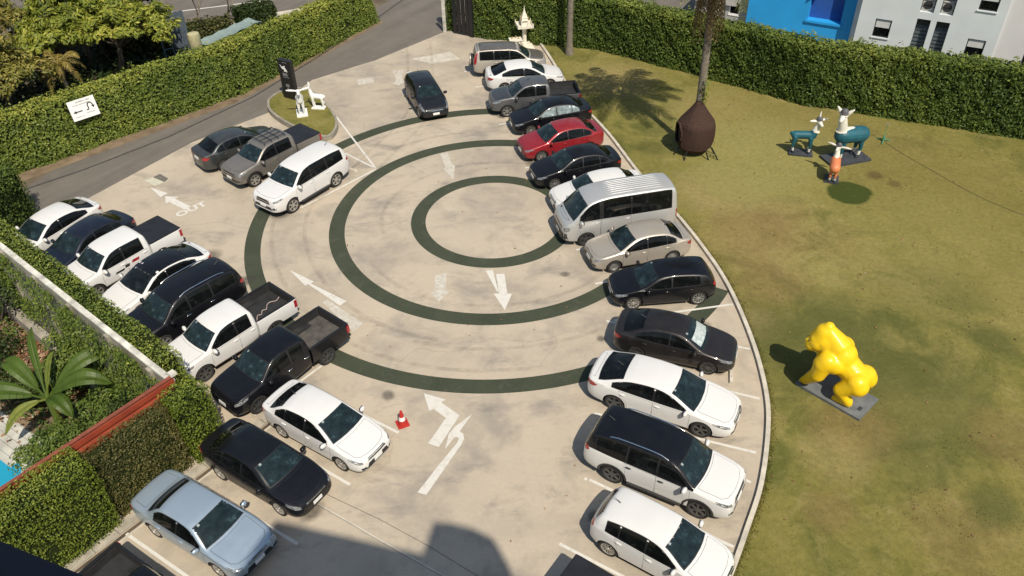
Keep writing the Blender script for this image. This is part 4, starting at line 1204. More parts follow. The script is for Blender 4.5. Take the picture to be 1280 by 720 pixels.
def marking(name, poly, z=0.008, mat='line_paint'):
    return sheet(name, poly, z, mat)
def line(name, a, b, w_=0.10, z=0.008, mat='line_paint'):
    a, b = Vector(a), Vector(b); d = (b - a).normalized(); n = Vector((-d.y, d.x)) * w_ / 2
    return sheet(name, [tuple(a + n), tuple(b + n), tuple(b - n), tuple(a - n)], z, mat)
marking('arrow_marking', [(-17.41, 34.46), (-16.39, 33.9), (-16.63, 33.55)])
marking('arrow_marking', [(-16.44, 33.63), (-15.75, 33.55), (-15.9, 33.39), (-14.93, 32.67), (-15.17, 32.42), (-16.08, 33.11), (-16.2, 32.99)], 0.010)
marking('arrow_marking', [(-9.31, 27.59), (-8.14, 26.76), (-8.25, 26.63), (-6.61, 25.44), (-6.83, 25.16), (-8.36, 26.6), (-8.45, 26.49)])
marking('faded_marking', [(-7.57, 25.4), (-7.37, 25.55), (-5.75, 24.05), (-6.10, 23.6)], 0.008, 'faded_paint')
marking('arrow_marking', [(-3.51, 37.16), (-3.13, 37.26), (-2.87, 36.07), (-2.71, 36.03), (-2.74, 34.55), (-3.26, 35.6), (-3.18, 35.73)], 0.008, 'faded_paint')
marking('arrow_marking', [(-1.08, 27.25), (-0.79, 27.29), (-0.54, 25.82), (-0.62, 25.86)])
marking('arrow_marking', [(-0.65, 27.0), (-0.3, 27.01), (-0.19, 25.71), (-0.01, 25.67), (-0.3, 24.67), (-0.74, 25.71), (-0.53, 25.72)], 0.010)
marking('arrow_marking', [(-3.18, 27.04), (-2.7, 27.13), (-2.68, 25.97), (-2.51, 25.91), (-2.91, 25.29), (-3.28, 25.83), (-3.15, 25.99)], 0.008, 'faded_paint')
marking('arrow_marking', [(-3.16, 20.26), (-2.37, 19.93), (-2.52, 19.8), (-1.87, 19.18), (-2.5, 17.81), (-2.86, 17.98), (-2.33, 19.08), (-2.77, 19.51), (-2.92, 19.42)])
marking('u_turn_marking', [(-3.06, 16.02), (-2.78, 15.91), (-2.17, 17.11), (-1.77, 17.89), (-1.68, 18.14), (-1.72, 18.36), (-1.84, 18.47), (-1.46, 19.21), (-2.02, 18.67), (-2.2, 18.37), (-2.29, 17.72), (-2.03, 18.18), (-1.94, 18.23), (-1.86, 18.16), (-1.91, 17.97), (-2.43, 17.12)], 0.010)
marking('arrow_marking', [(-6.8, 47.12), (-6.39, 47.16), (-6.24, 46.03), (-6.05, 45.87), (-6.4, 45.35), (-6.83, 45.64), (-6.64, 45.94)], 0.008, 'faded_paint')
marking('faded_marking', [(-6.11, 47.23), (-5.81, 47.31), (-5.79, 47.0), (-6.05, 46.91)])
marking('faded_marking', [(-9.0, 46.3), (-8.1, 46.6), (-7.9, 45.9), (-8.8, 45.5)], 0.008, 'faded_paint')
marking('faded_marking', [(-6.0, 49.2), (-3.6, 50.2), (-2.9, 49.0), (-4.6, 48.4)], 0.003, 'kerb_concrete')
def text_marking(name, txt, loc, ang, size, sx=1.0, mat='line_paint', z=0.008):
    cu = bpy.data.curves.new(name, 'FONT'); cu.body = txt; cu.size = size; cu.resolution_u = 3
    cu.offset = size * 0.035
    o = link(bpy.data.objects.new(name, cu))
    dg = bpy.context.evaluated_depsgraph_get()
    me = bpy.data.meshes.new_from_object(o.evaluated_get(dg))
    bpy.data.objects.remove(o)
    M = Matrix.Translation((loc[0], loc[1], z)) @ Matrix.Rotation(ang, 4, 'Z') @ Matrix.Diagonal((sx, 1, 1, 1))
    me.transform(M)
    me.materials.clear(); me.materials.append(MATS[mat])
    return tag(link(bpy.data.objects.new(name, me)), kind='structure')
text_marking('out_lettering', 'OUT', (-15.24, 31.78), math.atan2(0.98, 0.99), 0.60, 1.16)
text_marking('in_lettering', 'IN', (-6.34, 47.60), math.pi + 0.1, 0.62, 1.0, 'faded_paint')
for a, b in (((-9.73, 32.34), (-6.61, 35.77)), ((-9.51, 41.57), (-6.69, 35.9)), ((-8.43, 37.44), (-6.81, 35.97)),
             ((-2.62, 47.12), (2.6, 48.5)), ((-1.9, 44.93), (3.2, 45.8)), ((-1.22, 42.56), (3.7, 43.3)), ((-0.51, 40.2), (4.3, 41.3)), ((0.25, 37.7), (5.0, 38.8)), ((0.79, 35.56), (5.7, 36.5)),
             ((1.9, 31.1), (6.9, 32.2)), ((2.78, 28.58), (7.7, 29.7)), ((3.38, 26.22), (8.2, 27.3)), ((3.9, 23.92), (8.65, 24.74)), ((3.6, 23.9), (8.69, 22.16)), ((3.2, 21.7), (8.44, 19.66)),
             ((2.7, 19.15), (7.73, 17.3)), ((2.14, 16.42), (2.22, 16.38)), ((2.3, 16.36), (6.24, 13.85)), ((4.4, 17.9), (7.29, 16.13)), ((1.22, 14.08), (4.6, 11.9)),
             ((-10.87, 20.49), (-6.97, 21.78)) if False else ((-8.9, 19.4), (-6.97, 21.78)), ((-11.6, 21.4), (-9.5, 23.9)), ((-13.4, 23.0), (-11.4, 25.4)), ((-15.0, 24.6), (-13.2, 27.0)), ((-16.9, 26.1), (-15.0, 28.7)), ((-18.6, 27.7), (-17.0, 30.2)),
             ((-9.3, 20.6), (-3.88, 18.47)) if False else ((-8.6, 21.5), (-3.88, 18.47)), ((-9.4, 19.2), (-5.2, 16.37)), ((-10.46, 16.85), (-6.44, 14.26)), ((-11.62, 14.74), (-7.6, 12.1))):
    line('parking_line', a, b)
# oil drips in the bays and tyre marks on the driving ring: thin stains that fade out at their rims
def stain_mat(name, col, amount, scale, radial):
    m, nt, b = new_mat(name)
    tc = nt.nodes.new('ShaderNodeTexCoord')
    nz = noise(nt, wpos(nt), scale, 5, .7, .4)
    a = ramp(nt, nz, [(.35, 0.0), (.68, amount)])
    if radial:
        g_ = nt.nodes.new('ShaderNodeTexGradient'); g_.gradient_type = 'SPHERICAL'
        nt.links.new(tc.outputs['Object'], g_.inputs[0])
        ml = nt.nodes.new('ShaderNodeMath'); ml.operation = 'MULTIPLY'; nt.links.new(ramp(nt, g_.outputs['Fac'], [(.05, 0.0), (.6, 1.0)]), ml.inputs[0]); nt.links.new(ramp(nt, nz, [(.25, .3), (.6, amount)]), ml.inputs[1]); a = ml.outputs[0]
    b.inputs['Base Color'].default_value = (*col, 1); b.inputs['Roughness'].default_value = .6
    nt.links.new(a, b.inputs['Alpha'])
stain_mat('oil_stain', (0.08, 0.072, 0.062), .50, 6, True)
stain_mat('tyre_mark', (0.13, 0.115, 0.10), .17, 1.6, False)
rs = random.Random(11)
for (x, y) in [(-6.9, 19.6), (-5.0, 17.2), (-8.6, 17.8), (-6.2, 15.4), (3.0, 17.3), (2.3, 15.0), (3.2, 20.4), (3.3, 22.9), (2.2, 26.9), (2.6, 29.6), (-9.3, 25.2), (-11.0, 26.9), (-13.0, 28.6), (-15.0, 30.0), (-0.4, 41.1), (0.6, 38.3), (1.2, 36.2), (-12.6, 34.6), (-10.6, 31.9), (-14.9, 37.2), (7.3, 21.0), (7.2, 23.4), (5.5, 12.9), (6.6, 18.7), (-4.4, 20.2)]:
    q = rs.uniform(.22, .6)
    o = sheet('oil_stain', [(q_ * math.cos(t_), q_ * math.sin(t_)) for t_, q_ in ((k * math.pi / 8, 1.0) for k in range(16))], 0.0, 'oil_stain')
    o.location = (x, y, 0.0055); o.scale = (q, q * rs.uniform(.6, 1.3), 1); o.rotation_euler.z = rs.uniform(0, 3)
def tyre_track(pts, z):
    mb = MB(); L, Rr = strip_poly(smooth_line(pts, 8), .19); n_ = len(L)
    mb.add([(q.x, q.y, z) for q in L] + [(q.x, q.y, z) for q in Rr], [(i, n_ + i, n_ + i + 1, i + 1) for i in range(n_ - 1)])
    tag(mb.build('tyre_mark', MATS['tyre_mark']), kind='structure')
k_ = 0
for (r_, a0, a1) in ((8.4, 100, 260), (9.85, 110, 280), (8.7, 250, 400), (5.0, 60, 200), (6.2, 210, 330)):
    tyre_track([(CX + r_ * (1 + .03 * math.sin(a * .05)) * math.cos(R(a)), CY + r_ * math.sin(R(a))) for a in range(a0, a1, 12)], 0.0062 + .0004 * k_); k_ += 1
tyre_track([(-6.5, 52), (-6.0, 47), (-5.6, 42), (-7.4, 37), (-9.0, 33)], 0.0084); tyre_track([(-5.0, 52), (-4.5, 47), (-4.2, 42), (-5.9, 37.4), (-7.6, 33)], 0.0088)
# joints and cracks cast into the slab
def crack(name, pts, w_, mat, z=0.0025):
    mb = MB(); band(mb, pts, w_, -0.02, z); return tag(mb.build(name, MATS[mat]), kind='structure')
crack('slab_joint', [(-6.6, 16.0), (-5.2, 15.1), (-4.16, 14.42), (-2.09, 13.11), (2.2, 10.2)], 0.05, 'kerb_concrete', 0.0035)
crack('slab_joint', [(-6.55, 15.93), (-5.14, 15.03), (-4.1, 14.35), (-2.03, 13.04), (2.2, 10.1)], 0.03, 'joint_dark')
crack('slab_joint', [(-6.6, 16.5), (-5.69, 15.92), (-4.09, 15.04), (-2.61, 14.11), (-1.14, 13.09), (3, 10.2)], 0.022, 'joint_dark')
for pts in ([(-6.8, 35.5), (-5.8, 36.1), (-4.9, 36.0), (-4.0, 35.2)], [(-8.2, 31.2), (-6.9, 30.6), (-6.2, 31.2), (-5.3, 30.4)], [(-3.6, 19.2), (-4.1, 18.2), (-4.0, 17.3), (-4.5, 16.7)], [(-2.2, 22.3), (-0.8, 23.1), (0.7, 22.8), (2.2, 23.3)], [(-9.0, 40.8), (-6.5, 43.2), (-4.9, 44.9)], [(-4.3, 21.7), (-3.6, 22.6), (-2.2, 22.3)],
            [(0.9, 21.4), (1.6, 22.6), (1.5, 23.8)], [(-18.4, 31.5), (-15.8, 30.9), (-13.2, 31.3), (-11.4, 30.5)], [(-6.4, 38.6), (-4.2, 39.5), (-1.8, 39.2)], [(-5.6, 28.9), (-4.6, 29.6), (-4.3, 31)]):
    rp = []
    for p, q in zip(pts[:-1], pts[1:]):
        for k in range(5):
            t = k / 5; rp.append((p[0] + (q[0] - p[0]) * t + random.uniform(-.06, .06), p[1] + (q[1] - p[1]) * t + random.uniform(-.06, .06)))
    crack('slab_crack', rp, 0.009, 'crack_dark')
SEAM = [(-24.3, 33.9), (-21.35, 36.35), (-18.13, 39.65), (-14.7, 44.3), (-11.55, 50.6), (-8.9, 56.4), (-6.6, 62)]
crack('tar_seam', SEAM, 0.13, 'tar', 0.0)
sheet('soil_strip', [(-25.4, 35.2), (-24.3, 35.0), (-20.0, 39.2), (-15.6, 43.5), (-12.9, 47.8), (-10.5, 52.0), (-8.4, 55.6), (-9.2, 56.2), (-11.6, 52.8), (-14.2, 48.6), (-16.6, 44.6), (-21.0, 40.6)], -0.002, 'dry_soil')
# pavers and drain channel along the fence hedge
plain('paver_concrete', (0.36, 0.325, 0.265), 0.9, var=0.25, scale=3, bmp=.2)
plain('channel_brown', (0.10, 0.075, 0.05), 0.9, var=0.4, scale=2)
pvr = thing('paving_strip', 'row of concrete pavers between fence hedge and parked cars', 'pavement', fpt(-3, 1.62))
pme = None
for i in range(15):
    s0 = -9.2 + i * 0.78
    mb = MB(); vs = []
    pr = [fpt(s0 + 0.012, 1.25)[:2], fpt(s0 + 0.768, 1.25)[:2], fpt(s0 + 0.768, 1.60)[:2], fpt(s0 + 0.012, 1.60)[:2]]
    mb.prism([(a - pvr.location.x, b - pvr.location.y) for a, b in pr], -0.02, 0.055 + random.uniform(-.006, .006))
    mb.build('paver', MATS['paver_concrete'], pvr)
mb = MB(); band(mb, [fpt(-9.4, 1.69), fpt(2.4, 1.69)], 0.13, -0.02, 0.004)
tag(mb.build('drain_channel', MATS['channel_brown']), kind='structure')
mb = MB(); band(mb, [fpt(-9.4, 1.80), fpt(2.4, 1.80)], 0.07, -0.02, 0.02)
tag(mb.build('channel_edge', MATS['kerb_concrete']), kind='structure')
# drain covers
plain('drain_steel', (0.19, 0.18, 0.16), 0.7, 0.2, var=.2, scale=4)
plain('drain_concrete', (0.50, 0.48, 0.38), 0.85)
t = thing('drain_cover', 'pale concrete drain cover by the lane edge', 'drain cover')
MB().prism([(-17.91, 35.1), (-17.62, 35.42), (-16.92, 34.94), (-17.25, 34.61)], -0.03, 0.014).build('lid', MATS['drain_concrete'], t)
t = thing('drain_grate', 'grey steel drain grate beside the pale drain cover', 'drain grate')
mb = MB()
g0, g1, g2, g3 = Vector((-17.60, 35.43)), Vector((-17.35, 35.73)), Vector((-16.8, 35.27)), Vector((-16.88, 34.96))
for i in range(12):
    a0, a1 = (i + 0.1) / 12, (i + 0.72) / 12
    mb.prism([tuple(g0.lerp(g3, a0)), tuple(g1.lerp(g2, a0)), tuple(g1.lerp(g2, a1)), tuple(g0.lerp(g3, a1))], -0.03, 0.016)
mb.build('bars', MATS['drain_steel'], t)
MB().prism([tuple(g0), tuple(g1), tuple(g2), tuple(g3)], -0.03, 0.006).build('pit', MATS['channel_brown'], t)
# wheel stops
def wheel_stop(a, b, label):
    a, b = Vector(a), Vector(b); L = (b - a).length; d = (b - a) / L
    c = (a + b) / 2
    t = thing('wheel_stop', label, 'wheel stop', (c.x, c.y, 0.002), math.atan2(d.y, d.x), 'concrete wheel stops')
    mb = MB()
    pr = [(-0.075, 0), (0.075, 0), (0.055, 0.10), (-0.055, 0.10)]
    vs = [(x, y, z) for x in (-L / 2, L / 2) for y, z in pr]
    mb.add(vs, [(0, 1, 2, 3)[::-1], (4, 5, 6, 7), (0, 4, 7, 3)[::-1], (1, 2, 6, 5)[::-1], (3, 7, 6, 2)[::-1], (0, 1, 5, 4)[::-1]])
    o = mb.build('bar', MATS['kerb_concrete'], t)
    bm = bmesh.new(); bm.from_mesh(o.data); bmesh.ops.recalc_face_normals(bm, faces=bm.faces); bm.to_mesh(o.data); bm.free()
    for sx in (-L * .32, L * .32): MB().lathe([(0.022, 0.095), (0.022, 0.106), (0, 0.106)], 8, 0, Matrix.Translation((sx, 0, 0))).build('bolt', MATS['drain_steel'], t)
wheel_stop((7.95, 21.95), (7.62, 20.4), 'concrete wheel stop in front of the graphite saloon')
wheel_stop((7.52, 19.6), (7.10, 18.0), 'concrete wheel stop in front of the large white saloon')
wheel_stop((-8.55, 36.2), (-7.55, 35.5), 'concrete wheel stop behind the white off-roader near the island')
wheel_stop((-6.0, 13.0), (-6.9, 11.7), 'concrete wheel stop in the shade by the bottom edge') if False else None

# ------------------------------------------------------------------ foliage helpers
def leaf_mat(name, stops, trans=0.25, rough=0.5):
    m, nt, b = new_mat(name)
    at = nt.nodes.new('ShaderNodeAttribute'); at.attribute_name = 'tint'
    c = ramp(nt, at.outputs['Fac'], stops)
    nt.links.new(c, b.inputs['Base Color']); b.inputs['Roughness'].default_value = rough
    setin(b, 'Specular IOR Level', 0.3)
    tr = nt.nodes.new('ShaderNodeBsdfTranslucent'); nt.links.new(c, tr.inputs['Color'])
    mx = nt.nodes.new('ShaderNodeMixShader'); mx.inputs[0].default_value = trans
    nt.links.new(b.outputs[0], mx.inputs[1]); nt.links.new(tr.outputs[0], mx.inputs[2])
    nt.links.new(mx.outputs[0], nt.nodes['Material Output'].inputs['Surface'])
    return m
leaf_mat('hedge_leaf', [(0.0, (0.052, 0.084, 0.016)), (0.45, (0.130, 0.181, 0.030)), (0.8, (0.241, 0.277, 0.048)), (1.0, (0.390, 0.401, 0.076))])
leaf_mat('deep_hedge_leaf', [(0.0, (0.040, 0.070, 0.016)), (0.5, (0.099, 0.150, 0.027)), (0.85, (0.180, 0.228, 0.043)), (1.0, (0.280, 0.308, 0.060))])
leaf_mat('bronze_hedge_leaf', [(0.0, (0.052, 0.055, 0.020)), (0.5, (0.118, 0.115, 0.036)), (0.85, (0.189, 0.167, 0.057)), (1.0, (0.288, 0.212, 0.076))])
leaf_mat('bright_hedge_leaf', [(0.0, (0.055, 0.091, 0.012)), (0.5, (0.151, 0.204, 0.027)), (0.85, (0.258, 0.295, 0.043)), (1.0, (0.393, 0.393, 0.076))])
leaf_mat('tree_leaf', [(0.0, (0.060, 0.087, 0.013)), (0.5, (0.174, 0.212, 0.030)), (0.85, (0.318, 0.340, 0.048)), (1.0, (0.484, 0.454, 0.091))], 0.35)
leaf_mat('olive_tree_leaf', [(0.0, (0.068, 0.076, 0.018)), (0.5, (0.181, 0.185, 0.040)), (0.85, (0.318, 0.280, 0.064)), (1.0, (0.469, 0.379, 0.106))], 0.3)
leaf_mat('yellow_frond', [(0.0, (0.09, 0.085, 0.02)), (0.5, (0.26, 0.20, 0.05)), (1.0, (0.45, 0.34, 0.10))], 0.3)
leaf_mat('dead_frond', [(0.0, (0.10, 0.065, 0.028)), (0.5, (0.19, 0.13, 0.055)), (1.0, (0.28, 0.22, 0.09))], 0.15)
leaf_mat('palm_frond', [(0.0, (0.035, 0.050, 0.010)), (0.6, (0.085, 0.10, 0.02)), (1.0, (0.16, 0.15, 0.035))], 0.25)
leaf_mat('banana_leaf', [(0.0, (0.040, 0.080, 0.012)), (0.6, (0.095, 0.150, 0.024)), (1.0, (0.22, 0.25, 0.05))], 0.35, 0.45)
leaf_mat('litter', [(0.0, (0.09, 0.045, 0.025)), (0.5, (0.24, 0.115, 0.060)), (0.85, (0.34, 0.20, 0.11)), (1.0, (0.50, 0.42, 0.30))], 0.1, 0.8)
leaf_mat('shrub_leaf', [(0.0, (0.012, 0.024, 0.007)), (0.5, (0.030, 0.052, 0.013)), (1.0, (0.075, 0.10, 0.025))], 0.25)
plain('hedge_core', (0.018, 0.025, 0.008), 1.0, var=0.4, scale=4, spec=0.05)  # near-black tone paints the shade in the gaps between leaves
plain('bark', (0.12, 0.095, 0.07), 0.95, var=0.3, scale=5, bmp=0.6)
plain('palm_bark', (0.17, 0.145, 0.115), 0.95, var=0.3, scale=5, bmp=0.6, bscale=12)
plain('bare_bark', (0.20, 0.165, 0.13), 0.95, var=0.3, scale=5, bmp=0.4)

def leaves(name, P_, N_, size, mat, parent=None, kind='stuff', tint=None, spread=0.9, aspect=0.5, fold=0.25, droop=0.0):
    """many small folded leaves, one joined mesh"""
    P_ = np.asarray(P_, float); N_ = np.asarray(N_, float); n = len(P_)
    N_ = N_ + rng.normal(0, spread * 0.5, (n, 3)); N_ /= np.linalg.norm(N_, axis=1)[:, None] + 1e-9
    A = rng.normal(0, 1, (n, 3)); A[:, 2] -= droop
    A -= N_ * np.sum(A * N_, 1)[:, None]; A /= np.linalg.norm(A, axis=1)[:, None] + 1e-9
    B = np.cross(N_, A)
    s_ = size * rng.uniform(0.6, 1.25, n)[:, None]
    V = np.empty((n, 4, 3))
    V[:, 0] = P_ - A * s_ * 0.5
    V[:, 1] = P_ + B * s_ * aspect * 0.5 + N_ * s_ * fold * 0.3
    V[:, 2] = P_ + A * s_ * 0.5
    V[:, 3] = P_ - B * s_ * aspect * 0.5 + N_ * s_ * fold * 0.3
    idx = np.arange(n)[:, None] * 4
    F = np.concatenate([idx + np.array([0, 1, 2]), idx + np.array([0, 2, 3])], 1).reshape(-1, 3)
    me = bpy.data.meshes.new(name)
    me.vertices.add(n * 4); me.vertices.foreach_set('co', V.reshape(-1))
    me.loops.add(len(F) * 3); me.loops.foreach_set('vertex_index', F.reshape(-1).astype(np.int32))
    me.polygons.add(len(F)); me.polygons.foreach_set('loop_start', np.arange(0, len(F) * 3, 3, dtype=np.int32))
    try: me.polygons.foreach_set('loop_total', np.full(len(F), 3, dtype=np.int32))
    except Exception: pass
    a = me.attributes.new('tint', 'FLOAT', 'FACE')
    tt = rng.uniform(0, 1, n) if tint is None else np.clip(tint + rng.normal(0, 0.17, n), 0, 1)
    a.data.foreach_set('value', np.repeat(tt, 2).astype(np.float32))
    me.update(); me.validate()
    me.materials.append(MATS[mat])
    return tag(link(bpy.data.objects.new(name, me), parent), kind=kind)

def vnoise(p, f, seed=0):
    """cheap smooth pseudo noise in -1..1"""
    q = np.asarray(p) * f
    return (np.sin(q[:, 0] * 1.7 + q[:, 1] * 0.9 + seed) + np.sin(q[:, 1] * 2.1 - q[:, 2] * 1.3 + 1.7 * seed) + np.sin(q[:, 2] * 1.9 + q[:, 0] * 1.1 + 2.9 * seed) + np.sin(q[:, 0] * 3.7 - q[:, 1] * 3.1 + q[:, 2] * 2.7 + seed)) / 4

def hedge(label, path, w0, w1, h, size, dens, mat, bumpy=0.08, z0=0.0, tint_top=0.25, base_tint=0.42, shift=0.0, side=0.0, group=None, strays=0.0, faces='LRTE'):
    """clipped hedge along a line: twiggy core coloured dark as the shade between leaves, with leaves all over its faces. shift moves the top sideways (left +)"""
    P_ = [Vector(p[:2]) for p in path]
    hz = h if hasattr(h, '__len__') else [h] * len(P_)
    c = sum(P_, Vector((0, 0))) / len(P_)
    t = thing('hedge', label, 'hedge', (c.x, c.y, z0), 0, group)
    Lb, Rb = strip_poly(P_, w0); Lt, Rt = strip_poly(P_, w1)
    nrm = []
    for i in range(len(P_)):
        d = (P_[min(i + 1, len(P_) - 1)] - P_[max(i - 1, 0)]).normalized(); nrm.append(Vector((-d.y, d.x)))
    def v3(p, z): return np.array((p.x - c.x, p.y - c.y, z))
    n = len(P_)
    quads = []
    for i in range(n - 1):
        a, b = i, i + 1
        sa, sb = nrm[a] * shift, nrm[b] * shift
        quads.append((v3(Lb[a], 0), v3(Lb[b], 0), v3(Lt[b] + sb, hz[b]), v3(Lt[a] + sa, hz[a]), 'L'))
        quads.append((v3(Rb[b], 0), v3(Rb[a], 0), v3(Rt[a] + sa, hz[a]), v3(Rt[b] + sb, hz[b]), 'R'))
        quads.append((v3(Lt[a] + sa, hz[a]), v3(Lt[b] + sb, hz[b]), v3(Rt[b] + sb, hz[b]), v3(Rt[a] + sa, hz[a]), 'T'))
    quads.append((v3(Rb[0], 0), v3(Lb[0], 0), v3(Lt[0] + nrm[0] * shift, hz[0]), v3(Rt[0] + nrm[0] * shift, hz[0]), 'E'))
    quads.append((v3(Lb[-1], 0), v3(Rb[-1], 0), v3(Rt[-1] + nrm[-1] * shift, hz[-1]), v3(Lt[-1] + nrm[-1] * shift, hz[-1]), 'E'))
    # core, drawn in from the leaf faces
    ins = 0.13
    cl, cr_ = strip_poly(P_, max(0.1, w0 - 2 * ins)); tl, tr_ = strip_poly(P_, max(0.1, w1 - 2 * ins))
    dirs = [(P_[min(i + 1, n - 1)] - P_[max(i - 1, 0)]).normalized() for i in range(n)]
    ext = [dirs[0] * ins if i == 0 else (dirs[-1] * -ins if i == n - 1 else Vector((0, 0))) for i in range(n)]
    mb = MB(); vs = []
    for i in range(n):
        sv = nrm[i] * shift
        vs += [v3(cl[i] + ext[i], 0), v3(tl[i] + sv + ext[i], hz[i] - ins), v3(tr_[i] + sv + ext[i], hz[i] - ins), v3(cr_[i] + ext[i], 0)]
    fs = [(4 * i + k, 4 * i + (k + 1) % 4, 4 * i + 4 + (k + 1) % 4, 4 * i + 4 + k) for i in range(n - 1) for k in range(4)] + [(3, 2, 1, 0), (4 * n - 4, 4 * n - 3, 4 * n - 2, 4 * n - 1)]
    mb.add(vs, fs)
    core = mb.build('branches', MATS['hedge_core'], t)
    PP, NN, TT = [], [], []
    cen = np.array([0, 0, h if not hasattr(h, '__len__') else hz[0]]) * 0.5
    for a, b, c_, d, k in quads:
        if k not in faces: continue
        area = np.linalg.norm(np.cross(b - a, d - a))
        m_ = int(area * dens)
        if m_ < 1: continue
        u = rng.uniform(0, 1, (m_, 1)); v = rng.uniform(0, 1, (m_, 1))
        p = a * (1 - u) * (1 - v) + b * u * (1 - v) + c_ * u * v + d * (1 - u) * v
        nv = np.cross(b - a, d - a); nv /= np.linalg.norm(nv)
        if k == 'T':
            if nv[2] < 0: nv = -nv
        else:
            # sides face away from the hedge's middle line
            q = (a + b) / 2; o_ = np.array([0, 0, 0.0])
            best = min(range(n - 1), key=lambda i: (((P_[i] + P_[i + 1]) / 2 - Vector((q[0] + c.x, q[1] + c.y))).length))
            mid = (P_[best] + P_[best + 1]) / 2 if k != 'E' else sum(P_, Vector((0, 0))) / n
            if (q[0] + c.x - mid.x) * nv[0] + (q[1] + c.y - mid.y) * nv[1] < 0: nv = -nv
        bn = vnoise(p, 1.6, 1) * bumpy + vnoise(p, 5.0, 2) * bumpy * 0.6
        thin = vnoise(p, 1.15, 13) + .5 * vnoise(p, 3.1, 4)
        sel = (thin > -.72) | (rng.uniform(0, 1, m_) < .35)
        p, bn, v = p[sel], bn[sel], v[sel]; m_ = len(p)
        p = p + nv * (bn[:, None] + rng.uniform(-0.09, 0.03, (m_, 1)))
        PP.append(p); NN.append(np.repeat(nv[None], m_, 0))
        tz = base_tint + vnoise(p, 0.55, 5) * 0.22 + vnoise(p, 2.4, 8) * .12 + (tint_top if k == 'T' else 0) + (0.0 if k == 'T' else tint_top * np.clip((v[:, 0] - 0.80) * 4, 0, 1))  # tops brighter: yellower new growth plus sun-facing light put into the tint
        TT.append(tz)
        if k == 'T' and strays > 0:
            ms = int(area * dens * strays)
            u = rng.uniform(0, 1, (ms, 1)); v = rng.uniform(0, 1, (ms, 1))
            p = a * (1 - u) * (1 - v) + b * u * (1 - v) + c_ * u * v + d * (1 - u) * v
            keep = vnoise(p, 2.2, 9) > 0.12
            p = p[keep]; p[:, 2] += rng.uniform(0.02, 0.42, len(p)) * (0.3 + vnoise(p, 2.2, 9))
            PP.append(p); NN.append(np.repeat(nv[None], len(p), 0)); TT.append(np.full(len(p), base_tint + tint_top * .6))
    leaves('foliage', np.concatenate(PP), np.concatenate(NN), size, mat, t, tint=np.concatenate(TT))
    return t

# ------------------------------------------------------------------ hedges, wall and fence
hedge('long clipped yellow green hedge beside the asphalt lane', [(-31.5, 30.6), (-24.9, 36.55), (-20.3, 40.9), (-15.95, 45.1), (-13.4, 49.2), (-11.0, 53.2), (-9.3, 56.0)], 1.5, 1.0, [2.75, 2.75, 2.75, 2.75, 2.6, 2.45, 2.3], 0.155, 250, 'hedge_leaf', 0.10, tint_top=0.36, shift=0.35, base_tint=0.46, strays=0.3)
hedge('low hedge beyond the lane bend, next to the far road', [(-13.5, 62.6), (-9.6, 60.8)], 1.4, 1.1, 1.3, 0.17, 130, 'deep_hedge_leaf', 0.1)
hedge('tall dark hedge at the back of the lawn, behind shrine and coconut palm', [(-2.0, 53.25), (1.5, 51.9), (5.9, 50.55), (11.1, 46.75), (16.5, 42.35), (26.7, 37.85), (38, 33.0)], 1.5, 1.4, [2.9, 3.0, 3.1, 3.2, 3.35, 3.5, 3.5], 0.165, 270, 'deep_hedge_leaf', 0.12, tint_top=0.32, base_tint=0.44, strays=0.5)
hedge('clipped hedge along the garden wall, hiding the noses of the parked cars', [wpt(0.9, 0.44)[:2], wpt(4.5, 0.44)[:2], wpt(9, 0.44)[:2], wpt(14.2, 0.44)[:2]], 0.78, 0.78, 2.55, 0.10, 330, 'hedge_leaf', 0.06, tint_top=0.05, base_tint=0.50, faces='LTRE')
hedge('dark hedge block beside the white saloon at the lane corner', [(-26.2, 28.6), (-23.0, 31.3)] if False else [(-23.0, 27.6), (-23.4, 32.3)], 3.0, 2.8, 2.6, 0.13, 170, 'deep_hedge_leaf', 0.1, base_tint=0.34, tint_top=0.12)
hedge('bright corner hedge where the garden wall meets the red fence', [fpt(-0.75, 0.70)[:2], fpt(0.45, 0.70)[:2]], 1.25, 1.0, 2.6, 0.085, 480, 'bright_hedge_leaf', 0.09, base_tint=0.46, tint_top=0.08)
hedge('bronze green ivy hedge below the red fence', [fpt(-3.45, 0.62)[:2], fpt(-0.80, 0.62)[:2]], 1.15, 0.55, 2.45, 0.075, 620, 'bronze_hedge_leaf', 0.08, base_tint=0.44, tint_top=0.06, shift=0.12)
hedge('bright green hedge at the bottom left, next to the black pickup', [fpt(-11.5, 0.72)[:2], fpt(-3.5, 0.72)[:2]], 1.35, 1.2, 2.75, 0.075, 560, 'bright_hedge_leaf', 0.08, base_tint=0.47, tint_top=0.08)

plain('wall_plaster', (0.29, 0.265, 0.22), 0.9, var=0.35, scale=1.4, bmp=0.3)
plain('wall_cap_white', (0.56, 0.54, 0.48), 0.85, var=0.45, scale=2.2, bmp=0.2)
plain('red_metal', (0.30, 0.055, 0.028), 0.5, var=0.18, scale=1.5)
plain('rust_red', (0.22, 0.06, 0.035), 0.7, var=0.3, scale=3)
gw = thing('garden_wall', 'weathered white capped wall between the garden and the hedge', 'wall', wpt(7.78, -0.06, GZ), math.atan2(WU.y, WU.x))
L_ = 15.6
MB().box(-L_ / 2, L_ / 2, -0.08, 0.08, -0.3, -GZ + 2.47).build('wall_body', MATS['wall_plaster'], gw)
for i in range(13):
    a = -L_ / 2 + i * 1.2
    MB().box(a + 0.008, a + 1.192, -0.10, 0.10, -GZ + 2.472, -GZ + 2.555 + random.uniform(-.01, .01)).build('coping', MATS['wall_cap_white'], gw)
for i in range(6):
    a = -L_ / 2 + 1.2 + i * 2.6
    MB().box(a - 0.12, a + 0.12, 0.081, 0.19, -0.3, -GZ + 2.43).build('pier', MATS['wall_plaster'], gw)
